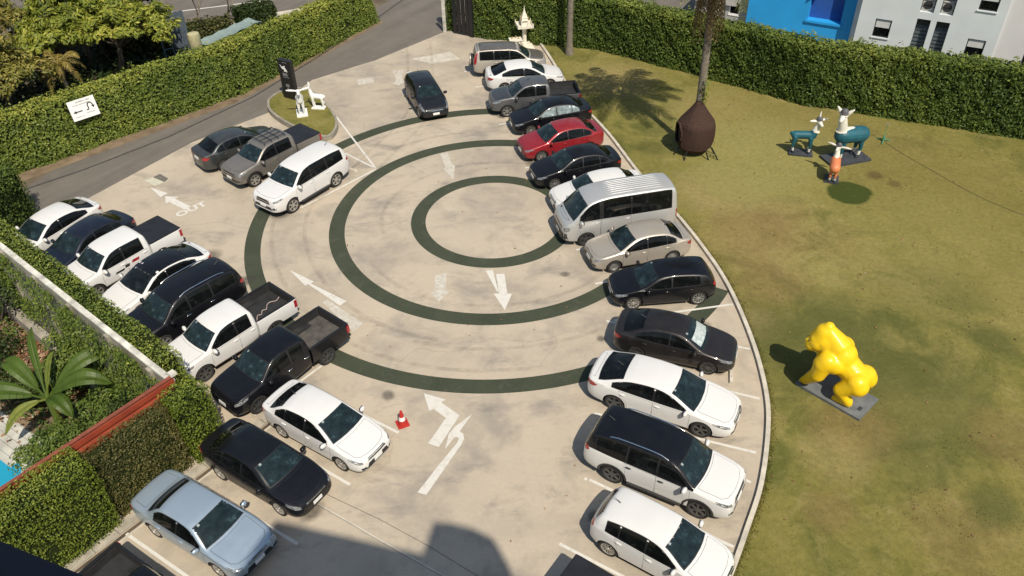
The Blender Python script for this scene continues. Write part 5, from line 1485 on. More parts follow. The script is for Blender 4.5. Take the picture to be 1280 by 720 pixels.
MB().box(-L_ / 2, L_ / 2, 0.194, 0.55, -0.3, 0.55).build('footing', MATS['wall_plaster'], gw)
rf = thing('red_fence', 'red corrugated metal fence above the ivy hedge', 'fence', fpt(-6.0, -0.02, GZ), math.atan2(FU.y, FU.x))
# corrugated slats, one above the other
for i in range(9):
    z0 = 1.0 + i * 0.365 - 0.0
    for a, b in ((-6.0, -2.0), (-1.995, 2.0), (2.005, 6.0)):
        MB().add([(x, y, z) for x in (a, b) for y, z in ((-0.02, z0), (-0.055, z0 + 0.09), (-0.055, z0 + 0.27), (-0.02, z0 + 0.36), (0.005, z0 + 0.36), (0.005, z0))],
                 [(5, 4, 3, 2, 1, 0), (6, 7, 8, 9, 10, 11)] + [(i_, (i_ + 1) % 6, 6 + (i_ + 1) % 6, 6 + i_) for i_ in range(6)]).build('slat', MATS['red_metal'], rf)
MB().box(-6.0, 6.0, -0.09, 0.03, 4.29, 4.33).build('top_rail', MATS['rust_red'], rf)
for i in range(7): MB().box(-6.0 + i * 2 - 0.03, -6.0 + i * 2 + 0.03, 0.008, 0.07, 0, 4.28).build('post', MATS['wall_cap_white'] if i == 6 else MATS['rust_red'], rf)
MB().box(5.93, 6.13, -0.12, 0.10, 4.335, 4.43).build('end_cap', MATS['wall_cap_white'], rf)
for o in list(rf.children):
    if o.name.startswith('slat'):
        bm = bmesh.new(); bm.from_mesh(o.data); bmesh.ops.recalc_face_normals(bm, faces=bm.faces); bm.to_mesh(o.data); bm.free()

# ------------------------------------------------------------------ sculpted shapes: tapered limbs fused into one skin
def capsule(bm, p, r, q, s_, n=14, k=5):
    p, q = Vector(p), Vector(q); d = q - p
    a = d.normalized() if d.length > 1e-6 else Vector((0, 0, 1))
    M = a.to_track_quat('Z', 'Y').to_matrix().to_4x4()
    L = d.length
    prof = [(r * math.sin(math.pi / 2 * i / k), -r * math.cos(math.pi / 2 * i / k)) for i in range(k + 1)] + [(s_ * math.cos(math.pi / 2 * i / k), L + s_ * math.sin(math.pi / 2 * i / k)) for i in range(k + 1)]
    rings = []
    for rr, z in prof:
        if rr < 1e-5: rings.append([bm.verts.new(Matrix.Translation(p) @ M @ Vector((0, 0, z)))])
        else: rings.append([bm.verts.new(Matrix.Translation(p) @ M @ Vector((rr * math.cos(2 * math.pi * i / n), rr * math.sin(2 * math.pi * i / n), z))) for i in range(n)])
    for A, B in zip(rings[:-1], rings[1:]):
        for i in range(n):
            j = (i + 1) % n
            if len(A) == 1: bm.faces.new((A[0], B[j], B[i]))
            elif len(B) == 1: bm.faces.new((A[i], A[j], B[0]))
            else: bm.faces.new((A[i], A[j], B[j], B[i]))

def sculpt(name, limbs, voxel, mats, parent=None, smooth=6, pick=None, sub=True):
    bm = bmesh.new()
    for l in limbs: capsule(bm, *l)
    me = bpy.data.meshes.new(name); bm.to_mesh(me); bm.free()
    o = link(bpy.data.objects.new(name, me))
    md = o.modifiers.new('r', 'REMESH'); md.mode = 'VOXEL'; md.voxel_size = voxel
    ms = o.modifiers.new('s', 'SMOOTH'); ms.iterations = smooth; ms.factor = 0.5
    dg = bpy.context.evaluated_depsgraph_get()
    out = bpy.data.meshes.new_from_object(o.evaluated_get(dg))
    bpy.data.objects.remove(o)
    out.materials.clear()
    for m in mats: out.materials.append(m)
    out.polygons.foreach_set('use_smooth', [True] * len(out.polygons))
    if pick:
        out.polygons.foreach_set('material_index', [pick(p.center) for p in out.polygons])
    return link(bpy.data.objects.new(name, out), parent)

# the yellow gorilla on its slab
def gloss(name, c, rough=0.35, spec=0.5): return plain(name, c, rough, var=0.06, scale=3, coat=0.12, spec=spec)
gloss('yellow_gloss', (0.82, 0.54, 0.012), 0.38, 0.35)
plain('slab_grey', (0.135, 0.145, 0.150), 0.7, var=0.25, scale=3)
plain('slate_dark', (0.040, 0.045, 0.055), 0.7, var=0.3, scale=3)
g = thing('gorilla_sculpture', 'glossy yellow gorilla sculpture on all fours on a grey slab', 'sculpture', (11.09, 19.84, 0.045), R(133))
MB().box(-1.22, 1.18, -0.66, 0.66, -0.03, 0.10).build('plinth', MATS['slab_grey'], g)
MB().box(-1.05, -0.93, 0.10, 0.30, 0.101, 0.107).build('name_plate', MATS['slate_dark'], g)
HX, HY, FD, PD = .98, .22, (.80, .60), (-.60, .80)          # the head is turned to its left
def hd(f, s_, z): return (HX + FD[0] * f + PD[0] * s_, HY + FD[1] * f + PD[1] * s_, z)
limbs = [((-.60, 0, 1.12), .40, (-.10, 0, 1.34), .46), ((-.10, 0, 1.34), .46, (.34, .03, 1.58), .57), ((.36, 0, 1.40), .48, (.56, .04, 1.38), .40), ((.38, .54, 1.58), .36, (.46, .60, 1.46), .34), ((.38, -.54, 1.58), .36, (.46, -.60, 1.46), .34), ((.2, .35, 1.5), .4, (.3, -.35, 1.5), .4),
         ((.20, .02, 1.66), .54, (.52, .08, 1.84), .44), ((.52, .08, 1.86), .44, (.84, .17, 2.10), .36), (hd(-.02, 0, 1.92), .38, hd(-.12, 0, 2.30), .33), (hd(-.12, 0, 2.30), .33, hd(-.22, 0, 2.56), .19), (hd(-.20, 0, 2.46), .24, (.36, .04, 1.95), .46),
         (hd(.12, 0, 1.84), .29, hd(.17, 0, 1.76), .25), (hd(.22, .13, 2.10), .085, hd(.22, -.13, 2.10), .085), (hd(.38, 0, 1.90), .06, hd(.38, 0, 1.93), .06), (hd(-.03, .35, 2.04), .055, hd(-.05, .36, 2.10), .05), (hd(-.03, -.35, 2.04), .055, hd(-.05, -.36, 2.10), .05)]
for sg in (1, -1):
    fx = .94 if sg > 0 else .86
    limbs += [((.45, sg * .60, 1.46), .33, (.52, sg * .66, .98), .27), ((.52, sg * .66, .98), .27, (fx, sg * .47, .28), .165), ((fx, sg * .47, .24), .14, (fx + .10, sg * .45, .20), .115),
              ((-.66, sg * .25, 1.10), .39, (-.72, sg * .27, 1.02), .37), ((-.58, sg * .30, .98), .35, (-.28, sg * .44, .66), .255), ((-.28, sg * .44, .66), .24, (-.60, sg * .40, .30), .175), ((-.64, sg * .40, .23), .14, (-.18, sg * .44, .20), .115)]
    for k, yy in enumerate((-.075, -.025, .025, .075)):
        limbs += [((fx + .10, sg * .45 + yy, .19), .042, (fx + .21 - abs(yy) * .5, sg * .44 + yy * 1.3, .14), .034)]
        limbs += [((-.20, sg * .42 + yy, .17), .042, (-.07 - abs(yy) * .4, sg * .42 + yy * 1.3, .14), .034)]
    limbs += [((fx + .04, sg * .36, .20), .045, (fx + .14, sg * .31, .14), .035), ((-.30, sg * .34, .18), .045, (-.20, sg * .28, .14), .035)]
sculpt('gorilla_body', limbs, 0.035, [MATS['yellow_gloss']], g, 12)
for sg in (1, -1):
    mb = MB(); ellipsoid_mb(mb, hd(.325, sg * .115, 2.0), (.03, .03, .026), 10, 6); mb.build('eye', MATS['slate_dark'], g, 60)

# deer in clothes
plain('teal_cloth', (0.012, 0.095, 0.130), 0.5, var=0.2, scale=3)
plain('orange_cloth', (0.62, 0.20, 0.085), 0.5, var=0.15, scale=3)
plain('statue_white', (0.70, 0.68, 0.60), 0.5, var=0.08, scale=3)
plain('pure_white', (0.76, 0.75, 0.72), 0.5, var=0.05, scale=3)
plain('hat_grey', (0.095, 0.095, 0.105), 0.6, var=0.2)
plain('shoe_dark', (0.02, 0.03, 0.045), 0.5)
def deer(name, label, loc, rz, sc, cloth, white, plinth, hat=True, head_turn=0.0, group=None, fat=1.0, ears=1.0, z0=0.045, legs=1.0, horn=False, ear_up=0.0, slab=(0.52, 0.30), neck=0.0, thick=1.0):
    t = thing(name, label, 'statue', (loc[0], loc[1], z0), rz, group)
    hb = 0.78 * legs
    L = [((-.34, 0, hb), .19 * fat, (.28, 0, hb + .05), .19 * fat), ((.30, 0, hb + .05), .16, (.42, 0, hb + .42 + neck), .085 * thick), ((-.48, 0, hb + .10), .05, (-.54, 0, hb + .02), .03)]
    c, s_ = math.cos(head_turn), math.sin(head_turn)
    hx, hz = .42, hb + .52 + neck
    def hp(x, y, z): return (hx + x * c - y * s_, x * s_ + y * c, hz + z)
    L += [((hx, 0, hz - .12), .085 * thick, hp(0, 0, 0), .105), (hp(0.03, 0, 0), .095, hp(.22, 0, -.06), .058)]
    for sg in (1, -1):
        L += [(hp(-.02, sg * .09, .03), .04, hp(-.04, sg * .22 * ears, .05 + ear_up), .058), (hp(-.04, sg * .22 * ears, .05 + ear_up), .058, hp(-.05, sg * .36 * ears, .06 + ear_up * 2), .03)]
        for fx in (.26, -.32):
            L += [((fx, sg * .10, hb - .05), .095, (fx + (.02 if fx > 0 else -.04), sg * .11, hb * .48), .06), ((fx + (.02 if fx > 0 else -.04), sg * .11, hb * .48), .056, (fx, sg * .11, .11), .042), ((fx, sg * .11, .10), .048, (fx + .04, sg * .11, .09), .048)]
    L = [tuple(tuple(v * sc for v in e) if hasattr(e, '__len__') else e * sc for e in l) for l in L]
    def pick(p):
        x, z = p.x / sc, p.z / sc
        if z < .16: return 2
        if cloth is None: return 0
        if z < .30: return 0
        if x > .30 and z > hb + .22 - (x - .30) * .2: return 0
        if z > hb + .26: return 0
        return 1
    sculpt('deer_body', L, 0.022 * sc, [MATS[white], MATS[cloth or white], MATS['shoe_dark'] if cloth else MATS[white]], t, 4, pick)
    if plinth: MB().box(-slab[0] * sc, (slab[0] - .02) * sc, -slab[1] * sc, slab[1] * sc, -0.03, 0.07 * sc).build('plinth', MATS[plinth], t)
    if hat:
        T = Matrix.Translation(Vector(hp(-.01, 0, .09)) * sc) @ Matrix.Diagonal((sc, sc, sc, 1))
        MB().lathe([(.125, -.01), (.13, .01), (.105, .02), (.10, .075), (.07, .12), (0, .135)], 18, 0, T).build('hat', MATS['hat_grey'], t, 50)
        T = Matrix.Translation(Vector((.385, 0, hb + .22)) * sc) @ Matrix.Rotation(R(20), 4, 'Y') @ Matrix.Diagonal((sc, sc, sc, 1))
        MB().lathe([(.122, -.012), (.145, 0), (.138, .035), (.11, .03)], 20, 0, T).build('collar', MATS[white], t, 50)
    if horn:
        P0 = Vector(hp(-.02, 0, .20)) * sc
        MB().tube([P0, P0 + Vector((0.0, .01, .14)) * sc, P0 + Vector((.01, .02, .24)) * sc], [.035 * sc, .03 * sc, .004], 8).build('horn', MATS[white], t, 60)
    mb = MB()
    for sg in (1, -1): ellipsoid_mb(mb, Vector(hp(.10, sg * .075, .03)) * sc, (.014 * sc,) * 3, 8, 6)
    mb.build('eyes', MATS['shoe_dark'], t, 60)
    return t
deer('deer_statue', 'largest deer statue in teal clothes and grey hat on the lawn', (16.62, 35.68), R(196), 1.68, 'teal_cloth', 'statue_white', 'slate_dark', True, R(40), 'dressed deer statues on the lawn', 1.28, .62, horn=False, ear_up=.08, slab=(0.66, 0.34), neck=.16, thick=1.45)
deer('deer_statue', 'smaller deer statue in teal trousers standing left of the largest one', (14.62, 36.35), R(-14), 1.28, 'teal_cloth', 'statue_white', 'slate_dark', True, R(-62), 'dressed deer statues on the lawn', .85, 1.0, horn=True, slab=(0.46, 0.26), neck=.10)
deer('deer_statue', 'deer fawn statue in orange clothes with wide white ears', (15.36, 33.78), R(70), 1.06, 'orange_cloth', 'statue_white', 'slate_dark', True, R(160), 'dressed deer statues on the lawn', 1.2, 1.45, slab=(0.36, 0.30), neck=.12, legs=1.0)

# ------------------------------------------------------------------ grass island with totem sign and white deer
isl = [(-13.62, 43.3), (-13.35, 42.2), (-12.6, 41.1), (-11.4, 39.9), (-10.3, 39.1), (-9.55, 38.75), (-9.2, 39.3), (-9.2, 40.4), (-9.65, 41.7), (-10.4, 43.1), (-11.15, 44.2), (-11.8, 44.75), (-12.6, 44.75), (-13.3, 44.2)]
isl = [tuple(p) for p in smooth_line(isl + [isl[0]], 4)][:-1]
sheet('grass_island', inset(isl, 0.10), 0.25, 'lawn')
mb = MB(); inn = inset(isl, 0.13); n = len(isl)
if abs(sum(isl[i][0] * isl[(i + 1) % n][1] - isl[(i + 1) % n][0] * isl[i][1] for i in range(n))) > 0:
    vs = [(*p, -0.02) for p in isl] + [(*p, 0.285) for p in isl] + [(*p, 0.285) for p in inn] + [(*p, 0.20) for p in inn]
    fs = [(r_ * n + i, r_ * n + (i + 1) % n, (r_ + 1) * n + (i + 1) % n, (r_ + 1) * n + i) for r_ in range(3) for i in range(n)]
    mb.add(vs, fs)
plain('island_kerb', (0.27, 0.245, 0.20), 0.9, var=0.25, scale=2)
tag(mb.build('island_kerb', MATS['island_kerb']), kind='structure')
plain('totem_black', (0.012, 0.012, 0.013), 0.4, var=0.15)
plain('sign_white', (0.75, 0.75, 0.73), 0.5, var=0.03)
plain('sign_black', (0.02, 0.02, 0.022), 0.5)
plain('sign_grey', (0.30, 0.30, 0.31), 0.5)
dv = Vector((0.81, -0.44)).normalized()
tt = thing('totem_sign', 'tall black totem sign with a white emblem on the grass island', 'sign', (-12.33, 43.36, 0.25), math.atan2(dv.y, dv.x))
MB().box(-0.44, 0.44, 0.0, 0.26, -0.02, 2.28).build('board', MATS['totem_black'], tt)
def flat(mb, pts, y, M=None): 
    n_ = len(pts); vs = [Vector((x, y, z)) for x, z in pts] + [Vector((x, y + 0.012, z)) for x, z in pts]
    if M is not None: vs = [M @ v for v in vs]
    fs = [tuple(range(n_)), tuple(range(2 * n_ - 1, n_ - 1, -1))] + [(i, n_ + i, n_ + (i + 1) % n_, (i + 1) % n_) for i in range(n_)]
    return mb.add(vs, fs)
mb = MB(); flat(mb, [(-.30, 2.02), (-.20, 1.90), (-.10, 1.93), (.06, 1.99), (.02, 1.86), (.14, 1.72), (.16, 1.62), (.04, 1.66), (-.06, 1.62), (-.03, 1.75), (-.16, 1.77), (-.24, 1.88)], -0.010)
mb.build('emblem', MATS['sign_white'], tt)
mb = MB()
for x0, x1, z0, z1 in ((-.20, .12, 1.50, 1.53), (-.20, .14, 1.44, 1.465), (-.20, .12, 1.38, 1.40), (-.20, .22, 1.29, 1.305), (-.12, .12, .86, .885), (-.12, .12, .80, .825), (-.12, .13, .74, .765), (-.02, .02, .62, .69), (-.10, .14, .58, .60), (.04, .10, .48, .54), (-.06, .0, .44, .50)):
    flat(mb, [(x0, z0), (x1, z0), (x1, z1), (x0, z1)], -0.010)
tag(mb.build('lettering', MATS['sign_grey'], tt), kind='stuff')
mb = MB(); flat(mb, [(-.1, 2.16), (.2, 2.16), (.2, 2.175), (-.1, 2.175)], -0.010); tag(mb.build('lettering', MATS['sign_grey'], tt), kind='stuff')
deer('deer_statue', 'white deer statue with outspread ears beside the black totem sign', (-11.32, 41.50), R(-75), 1.12, None, 'pure_white', 'pure_white', False, 0.0, 'white deer statues on the island', .8, 1.5, z0=0.25, ear_up=.02, slab=(.42, .26), neck=.06)
deer('deer_statue', 'small white deer statue behind the large white one', (-10.52, 42.15), R(172), .86, None, 'pure_white', 'pure_white', False, R(35), 'white deer statues on the island', .9, .5, z0=0.25, ear_up=.12, slab=(.44, .22), neck=.10)

# ------------------------------------------------------------------ direction board on the lane hedge
ang = math.atan2(4.19, 4.62)
bd = thing('direction_board', 'white direction board with black arrows fixed to the lane hedge', 'sign', (-21.62, 38.78, 2.15), ang)
bd.scale = (.86, .86, .86)
bd.rotation_euler = (R(-14), 0, math.atan2(4.2, 4.45))
MB().box(-0.78, 0.78, 0.0, 0.04, -0.58, 0.58).build('panel', MATS['sign_white'], bd)
mb = MB()
flat(mb, [(-.64, -.10), (-.46, -.01), (-.46, -.19)], -0.012); flat(mb, [(-.459, -.07), (-.10, -.07), (-.10, -.13), (-.459, -.13)], -0.012)
mb.build('arrow', MATS['sign_black'], bd)
mb = MB()
uo, ui = [], []
path = [(.14, -.14), (.26, -.13), (.28, -.04), (.26, .08), (.30, .20), (.40, .25), (.50, .21), (.55, .10), (.56, .02)]
for i, p in enumerate(path):
    a, b = Vector(path[max(i - 1, 0)]), Vector(path[min(i + 1, len(path) - 1)]); d = (b - a).normalized(); n_ = Vector((-d.y, d.x)) * 0.032
    uo.append(tuple(Vector(p) + n_)); ui.append(tuple(Vector(p) - n_))
for i in range(len(path) - 1): flat(mb, [uo[i], ui[i], ui[i + 1], uo[i + 1]], -0.012)
flat(mb, [(.46, .04), (.66, .03), (.57, -.11)], -0.013)
mb.build('u_turn_arrow', MATS['sign_black'], bd)
mb = MB()
for (z, x0, x1, h_) in ((.40, -.30, .50, .09), (.26, -.52, .44, .06), (-.32, .10, .60, .05), (-.42, -.60, -.14, .05)):
    x = x0
    while x < x1:
        w_ = random.uniform(.03, .06)
        flat(mb, [(x, z), (x + w_, z), (x + w_, z + h_ * random.uniform(.7, 1)), (x, z + h_)], -0.012); x += w_ + random.choice((.02, .02, .05))
tag(mb.build('lettering', MATS['sign_grey'], bd), kind='stuff')
for x in (-.6, .6): MB().tube([(x, 0.06, -.5), (x, 0.06, .5)], 0.03, 6).build('bracket', MATS['drain_steel'], bd)

# ------------------------------------------------------------------ traffic cone
plain('cone_red', (0.42, 0.025, 0.018), 0.6, var=0.15)
t = thing('traffic_cone', 'red traffic cone with a white band in front of the white saloon', 'traffic cone', (-3.78, 18.86, 0.003), R(25))
MB().prism([(-.17, -.2), (.17, -.2), (.2, -.17), (.2, .17), (.17, .2), (-.17, .2), (-.2, .17), (-.2, -.17)], 0, 0.035).build('base', MATS['cone_red'], t)
MB().lathe([(.15, .036), (.135, .10), (.048, .58), (.04, .62), (.022, .625), (.022, .60)], 20).build('cone_body', MATS['cone_red'], t, 40)
MB().lathe([(.1165, .22), (.0875, .37), (.0845, .37), (.1135, .22)], 20, 0, None, 'z', True).build('band', MATS['sign_white'], t, 40)

# ------------------------------------------------------------------ woven nest pod round the coconut palm
m, nt, b = new_mat('woven_brown')
tc = nt.nodes.new('ShaderNodeTexCoord').outputs['Object']
wv = nt.nodes.new('ShaderNodeTexWave'); wv.inputs['Scale'].default_value = 7; wv.inputs['Distortion'].default_value = 9; wv.inputs['Detail'].default_value = 4; wv.bands_direction = 'Z'
nt.links.new(tc, wv.inputs['Vector'])
nt.links.new(mix_col(nt, ramp(nt, wv.outputs['Fac'], [(.2, 0.0), (.9, 1.0)]), (0.040, 0.021, 0.017), (0.088, 0.057, 0.046)), b.inputs['Base Color'])
b.inputs['Roughness'].default_value = 0.9; bump(nt, b, wv.outputs['Fac'], 0.5, 0.04)
setin(b, 'Specular IOR Level', .1)
plain('nest_inside', (0.03, 0.014, 0.012), 1.0)
ns = thing('nest_pod', 'brown woven nest shaped pod with a round opening round the palm trunk', 'garden pod', (9.30, 36.75, -0.04))
prof = [(.50, .30), (.78, .40), (.93, .60), (.99, .90), (1.01, 1.25), (1.01, 1.60), (.99, 1.84), (.93, 1.98), (.74, 2.22), (.54, 2.48), (.36, 2.74), (.22, 2.98), (.17, 3.1)]
NSC = .93
prof = [(r_ * NSC, z * NSC) for r_, z in prof]
mb = MB().lathe(prof, 22)
for k, (x, y, z) in enumerate(mb.v):
    j = 0.02 * math.sin(5 * math.atan2(y, x) + z * 3); mb.v[k] = (x * (1 + j), y * (1 + j), z)
keep = []
OD = Vector((-math.cos(R(8)), -math.sin(R(8))))
for f in mb.f:
    c = sum((Vector(mb.v[i]) for i in f), Vector()) / len(f)
    lat = c.x * -OD.y + c.y * OD.x
    if c.x * OD.x + c.y * OD.y > 0.3 and (lat / .40) ** 2 + ((c.z - 1.25) / .52) ** 2 < 1: continue
    keep.append(f)
mb.f = [f for f in keep if len(f) <= 4]; mb.m = [0] * len(mb.f)
o = mb.build('shell', MATS['woven_brown'], ns, 14)
MB().lathe([(r_ * .90, z) for r_, z in prof], 24).build('lining', MATS['nest_inside'], ns, 60)
pts = []
for k in range(17):
    a = 2 * math.pi * k / 16; lat, z = .42 * math.cos(a), 1.25 + .54 * math.sin(a)
    rr = float(np.interp(z, [q[1] for q in prof], [q[0] for q in prof])); fwd = math.sqrt(max(0.01, rr * rr - lat * lat)) + .02
    pts.append((OD.x * fwd - OD.y * lat, OD.y * fwd + OD.x * lat, z))
MB().tube(pts, 0.06, 8, caps=False).build('opening_rim', MATS['woven_brown'], ns, 60)
for a in (195, 235, 305, 345):
    c, s_ = math.cos(R(a)), math.sin(R(a))
    MB().tube([(c * .72, s_ * .72, .62), (c * 1.10, s_ * 1.10, .03)], 0.035, 6).build('strut', MATS['totem_black'], ns)
ld = MB()
for y in (-.14, .14): ld.tube([(.80, -.62 + y, .55), (1.14, -.78 + y, -.02)], 0.025, 6)
for k in range(3):
    f = .25 + .25 * k; ld.tube([(.80 + .34 * f, -.62 - .16 * f - .14, .55 - .57 * f), (.80 + .34 * f, -.62 - .16 * f + .14, .55 - .57 * f)], 0.02, 6)
ld.build('ladder', MATS['totem_black'], ns)

# ------------------------------------------------------------------ palms
def frond(mb, base, d, length, rise, droop, nleaf, lw, ll):
    """one feather leaf: rib with hanging leaflets; returns nothing, adds to mb"""
    d = Vector(d).normalized(); side = Vector((-d.y, d.x, 0)).normalized()
    pts = []
    for i in range(9):
        t = i / 8
        pts.append(Vector(base) + d * (length * t * (1 - 0.18 * t * t)) + Vector((0, 0, rise * math.sin(t * 1.9) - droop * t ** 2.2)))
    mb.tube(pts, [0.035 * (1 - .85 * i / 8) + .004 for i in range(9)], 5)
    for k in range(nleaf):
        t = 0.12 + 0.88 * k / (nleaf - 1)
        f = t * 8; i = min(int(f), 7); p = pts[i].lerp(pts[i + 1], f - i); tg = (pts[i + 1] - pts[i]).normalized()
        L = ll * math.sin(math.pi * min(1, .15 + t * .80)) ** .6 * random.uniform(.8, 1.1)
        for sg in (1, -1):
            dr = (side * sg * .8 + tg * .55 + Vector((0, 0, -random.uniform(.25, .6)))).normalized()
            q = p + dr * L; wv_ = tg * lw
            m_ = p + dr * L * .5 + Vector((0, 0, .04 * L))
            b0 = len(mb.v)
            mb.v.extend([tuple(p - wv_ * .4), tuple(p + wv_ * .4), tuple(m_ + wv_ * .5), tuple(q - Vector((0, 0, .10 * L))), tuple(m_ - wv_ * .5)])
            mb.f.append((b0, b0 + 1, b0 + 2, b0 + 4)); mb.f.append((b0 + 4, b0 + 2, b0 + 3)); mb.m += [0, 0]

def tint_mesh(o, mean, sd=0.2):
    me = o.data; a = me.attributes.new('tint', 'FLOAT', 'FACE')
    a.data.foreach_set('value', np.clip(rng.normal(mean, sd, len(me.polygons)), 0, 1).astype(np.float32))

def coconut_palm(label, base, top, r0, r1, nf, length, skirt, seed, ll=0.62):
    random.seed(seed)
    base, top = Vector(base), Vector(top)
    t = thing('coconut_palm', label, 'palm tree', tuple(base), 0, 'coconut palms on the lawn')
    d = top - base; pts = []; rad = []
    for i in range(41):
        u = i / 40
        pts.append(d * u + Vector((0.12 * math.sin(u * 3.0), 0.10 * math.sin(u * 2.2), 0)) * (1 - u) * u * 4 * .5)
        rad.append((r0 + (r1 - r0) * u) * (1.05 if i % 2 else 0.97) + (0.10 * max(0, 1 - u * 14)))
    MB().tube(pts, rad, 14).build('trunk', MATS['palm_bark'], t, 70)
    for k in range(nf):
        mb = MB(); a = 2.399 * k + random.uniform(-.2, .2)
        el = 0.15 + 0.85 * (k / nf)
        frond(mb, d + Vector((0, 0, .1)), (math.cos(a), math.sin(a), 0), length * random.uniform(.85, 1.05) * (1 - .25 * (1 - el) * 0), 1.5 * (1 - el) + .25, 1.7 * el + .25, 28, .085, ll)
        o = mb.build('frond', MATS['palm_frond'], t); tint_mesh(o, .5)
    for k in range(skirt):
        mb = MB(); a = 2.399 * k + random.uniform(-.3, .3)
        frond(mb, d + Vector((0, 0, -.25)), (math.cos(a), math.sin(a), 0), random.uniform(.6, 1.05), -.1, random.uniform(2.4, 3.6), 22, .09, .5)
        o = mb.build('dead_frond', MATS['dead_frond'], t); tint_mesh(o, .45)
    random.seed(7)
    return t
coconut_palm('coconut palm rising out of the brown nest pod', (9.32, 36.80, 0.04), (9.25, 37.0, 9.7),   .20, .16, 26, 4.1, 26, 3, .85)
coconut_palm('coconut palm at the back of the lawn, its trunk close to the dark hedge', (3.90, 49.35, 0.04), (3.75, 49.3, 10.5), .19, .15, 16, 3.2, 6, 5)
# shoots growing on the pod
cp = thing('climbing_plant', 'green shoots on the palm trunk just above the nest pod', 'plant', (9.40, 36.68, 2.95))
MB().tube([(0, 0, 0), (.06, -.04, .35), (.03, -.03, .75)], [.02, .015, .006], 5).build('stem', MATS['bark'], cp)
PP = rng.normal(0, .13, (90, 3)) * np.array([1, 1, 2.2]) + np.array([.05, -.06, .40]); leaves('foliage', PP, PP - np.array([-.1, .12, .2]), .16, 'bright_hedge_leaf', cp, 'stuff')

# ------------------------------------------------------------------ spirit house
plain('shrine_white', (0.68, 0.64, 0.54), 0.6, var=0.12, scale=4)
plain('shrine_gold', (0.45, 0.33, 0.12), 0.45, 0.3, var=0.2)
sh_ = thing('spirit_house', 'white spirit house on a tall pillar by the back hedge', 'shrine', (1.12, 50.62, 0.0), R(10))
mb = MB(); mb.box(-.55, .55, -.55, .55, -.02, .12); mb.box(-.40, .40, -.40, .40, .122, .24); mb.build('steps', MATS['shrine_white'], sh_)
MB().lathe([(.22, .242), (.22, .34), (.15, .40), (.13, .9), (.14, 1.15), (.20, 1.25), (.26, 1.34), (.26, 1.40)], 12, 0, Matrix.Rotation(R(15), 4, 'Z')).build('pillar', MATS['shrine_white'], sh_, 30)
mb = MB(); mb.box(-.50, .50, -.50, .50, 1.402, 1.47)
mb.build('platform', MATS['shrine_white'], sh_)
mb = MB()
for s1, s2 in ((-.45, -.5), (.5, .45)):
    mb.box(s1 if s1 < 0 else s2, s2 if s1 < 0 else s1, -.5, .5, 1.472, 1.57) if False else None
for k in range(4):
    M = Matrix.Rotation(math.pi / 2 * k, 4, 'Z')
    mb.box(-.46, .46, .455, .495, 1.472, 1.56, 0, M); mb.box(.455, .505, .455, .505, 1.472, 1.68, 0, M)
mb.build('balustrade', MATS['shrine_white'], sh_)
mb = MB()
for x in (-.2, .2):
    for y in (-.2, .2): mb.box(x - .03, x + .03, y - .03, y + .03, 1.472, 1.80)
mb.box(-.15, .15, -.15, .15, 1.472, 1.78); mb.build('house', MATS['shrine_white'], sh_)
MB().lathe([(.34, 1.80), (.31, 1.86), (.27, 1.90), (.27, 1.98), (.20, 2.08), (.18, 2.16), (.11, 2.26), (.08, 2.36), (.035, 2.48), (.02, 2.62), (0, 2.72)], 4, 0, Matrix.Rotation(R(45), 4, 'Z')).build('spire_roof', MATS['shrine_white'], sh_, 25)
for k in range(4):
    M = Matrix.Rotation(math.pi / 2 * k + math.pi / 4, 4, 'Z')
    MB().lathe([(.04, 1.88), (.02, 2.02), (0, 2.12)], 6, 0, M @ Matrix.Translation((.30, 0, 0))).build('finial', MATS['shrine_gold'], sh_, 40)
ot = thing('offering_table', 'low white offering table in front of the spirit house', 'offering table', (0.55, 50.15, 0.0), R(10))
MB().lathe([(.20, -.02), (.20, .10), (.12, .16), (.11, .62), (.18, .70)], 12).build('pedestal', MATS['shrine_white'], ot, 30)
MB().box(-.40, .40, -.32, .32, .702, .76).build('top', MATS['shrine_white'], ot)
for x, y, r_, z_ in ((-.2, .1, .05, .12), (.05, .15, .04, .16), (.2, 0, .05, .1)): MB().lathe([(r_, .762), (r_ * .8, .762 + z_), (0, .762 + z_)], 10, 0, Matrix.Translation((x, y, 0))).build('cup', MATS['shrine_gold'], ot, 40)

# ------------------------------------------------------------------ gate at the lane bend
plain('gate_black', (0.012, 0.012, 0.014), 0.5, var=0.2)
gt = thing('sliding_gate', 'black slatted metal gate standing open at the end of the back hedge', 'gate', (-2.95, 52.95, 0.0), R(-30))
for k in range(4): MB().box(-.62 + k * .33, -.36 + k * .33, -.03, .03, .08, 2.75).build('board', MATS['gate_black'], gt)
for z in (.18, 1.35, 2.6): MB().box(-.64, .66, .032, .075, z, z + .07).build('rail', MATS['gate_black'], gt)
MB().box(.67, .92, -.10, .10, 0.0, 2.85).build('post', MATS['gate_black'], gt)
gp = thing('gate_post', 'slim white post beside the black gate at the lane', 'post', (-4.10, 53.55, 0.0), R(-30))
MB().box(-.08, .08, -.08, .08, 0, 2.1).build('shaft', MATS['wall_cap_white'], gp)
MB().box(-.10, .10, -.10, .10, 2.102, 2.16).build('cap', MATS['wall_cap_white'], gp)
hedge('narrow leafy pillar of hedge between the white post and the black gate', [(-3.95, 54.1), (-3.35, 53.75)], .55, .45, 2.9, .15, 200, 'deep_hedge_leaf', .06, base_tint=.4)

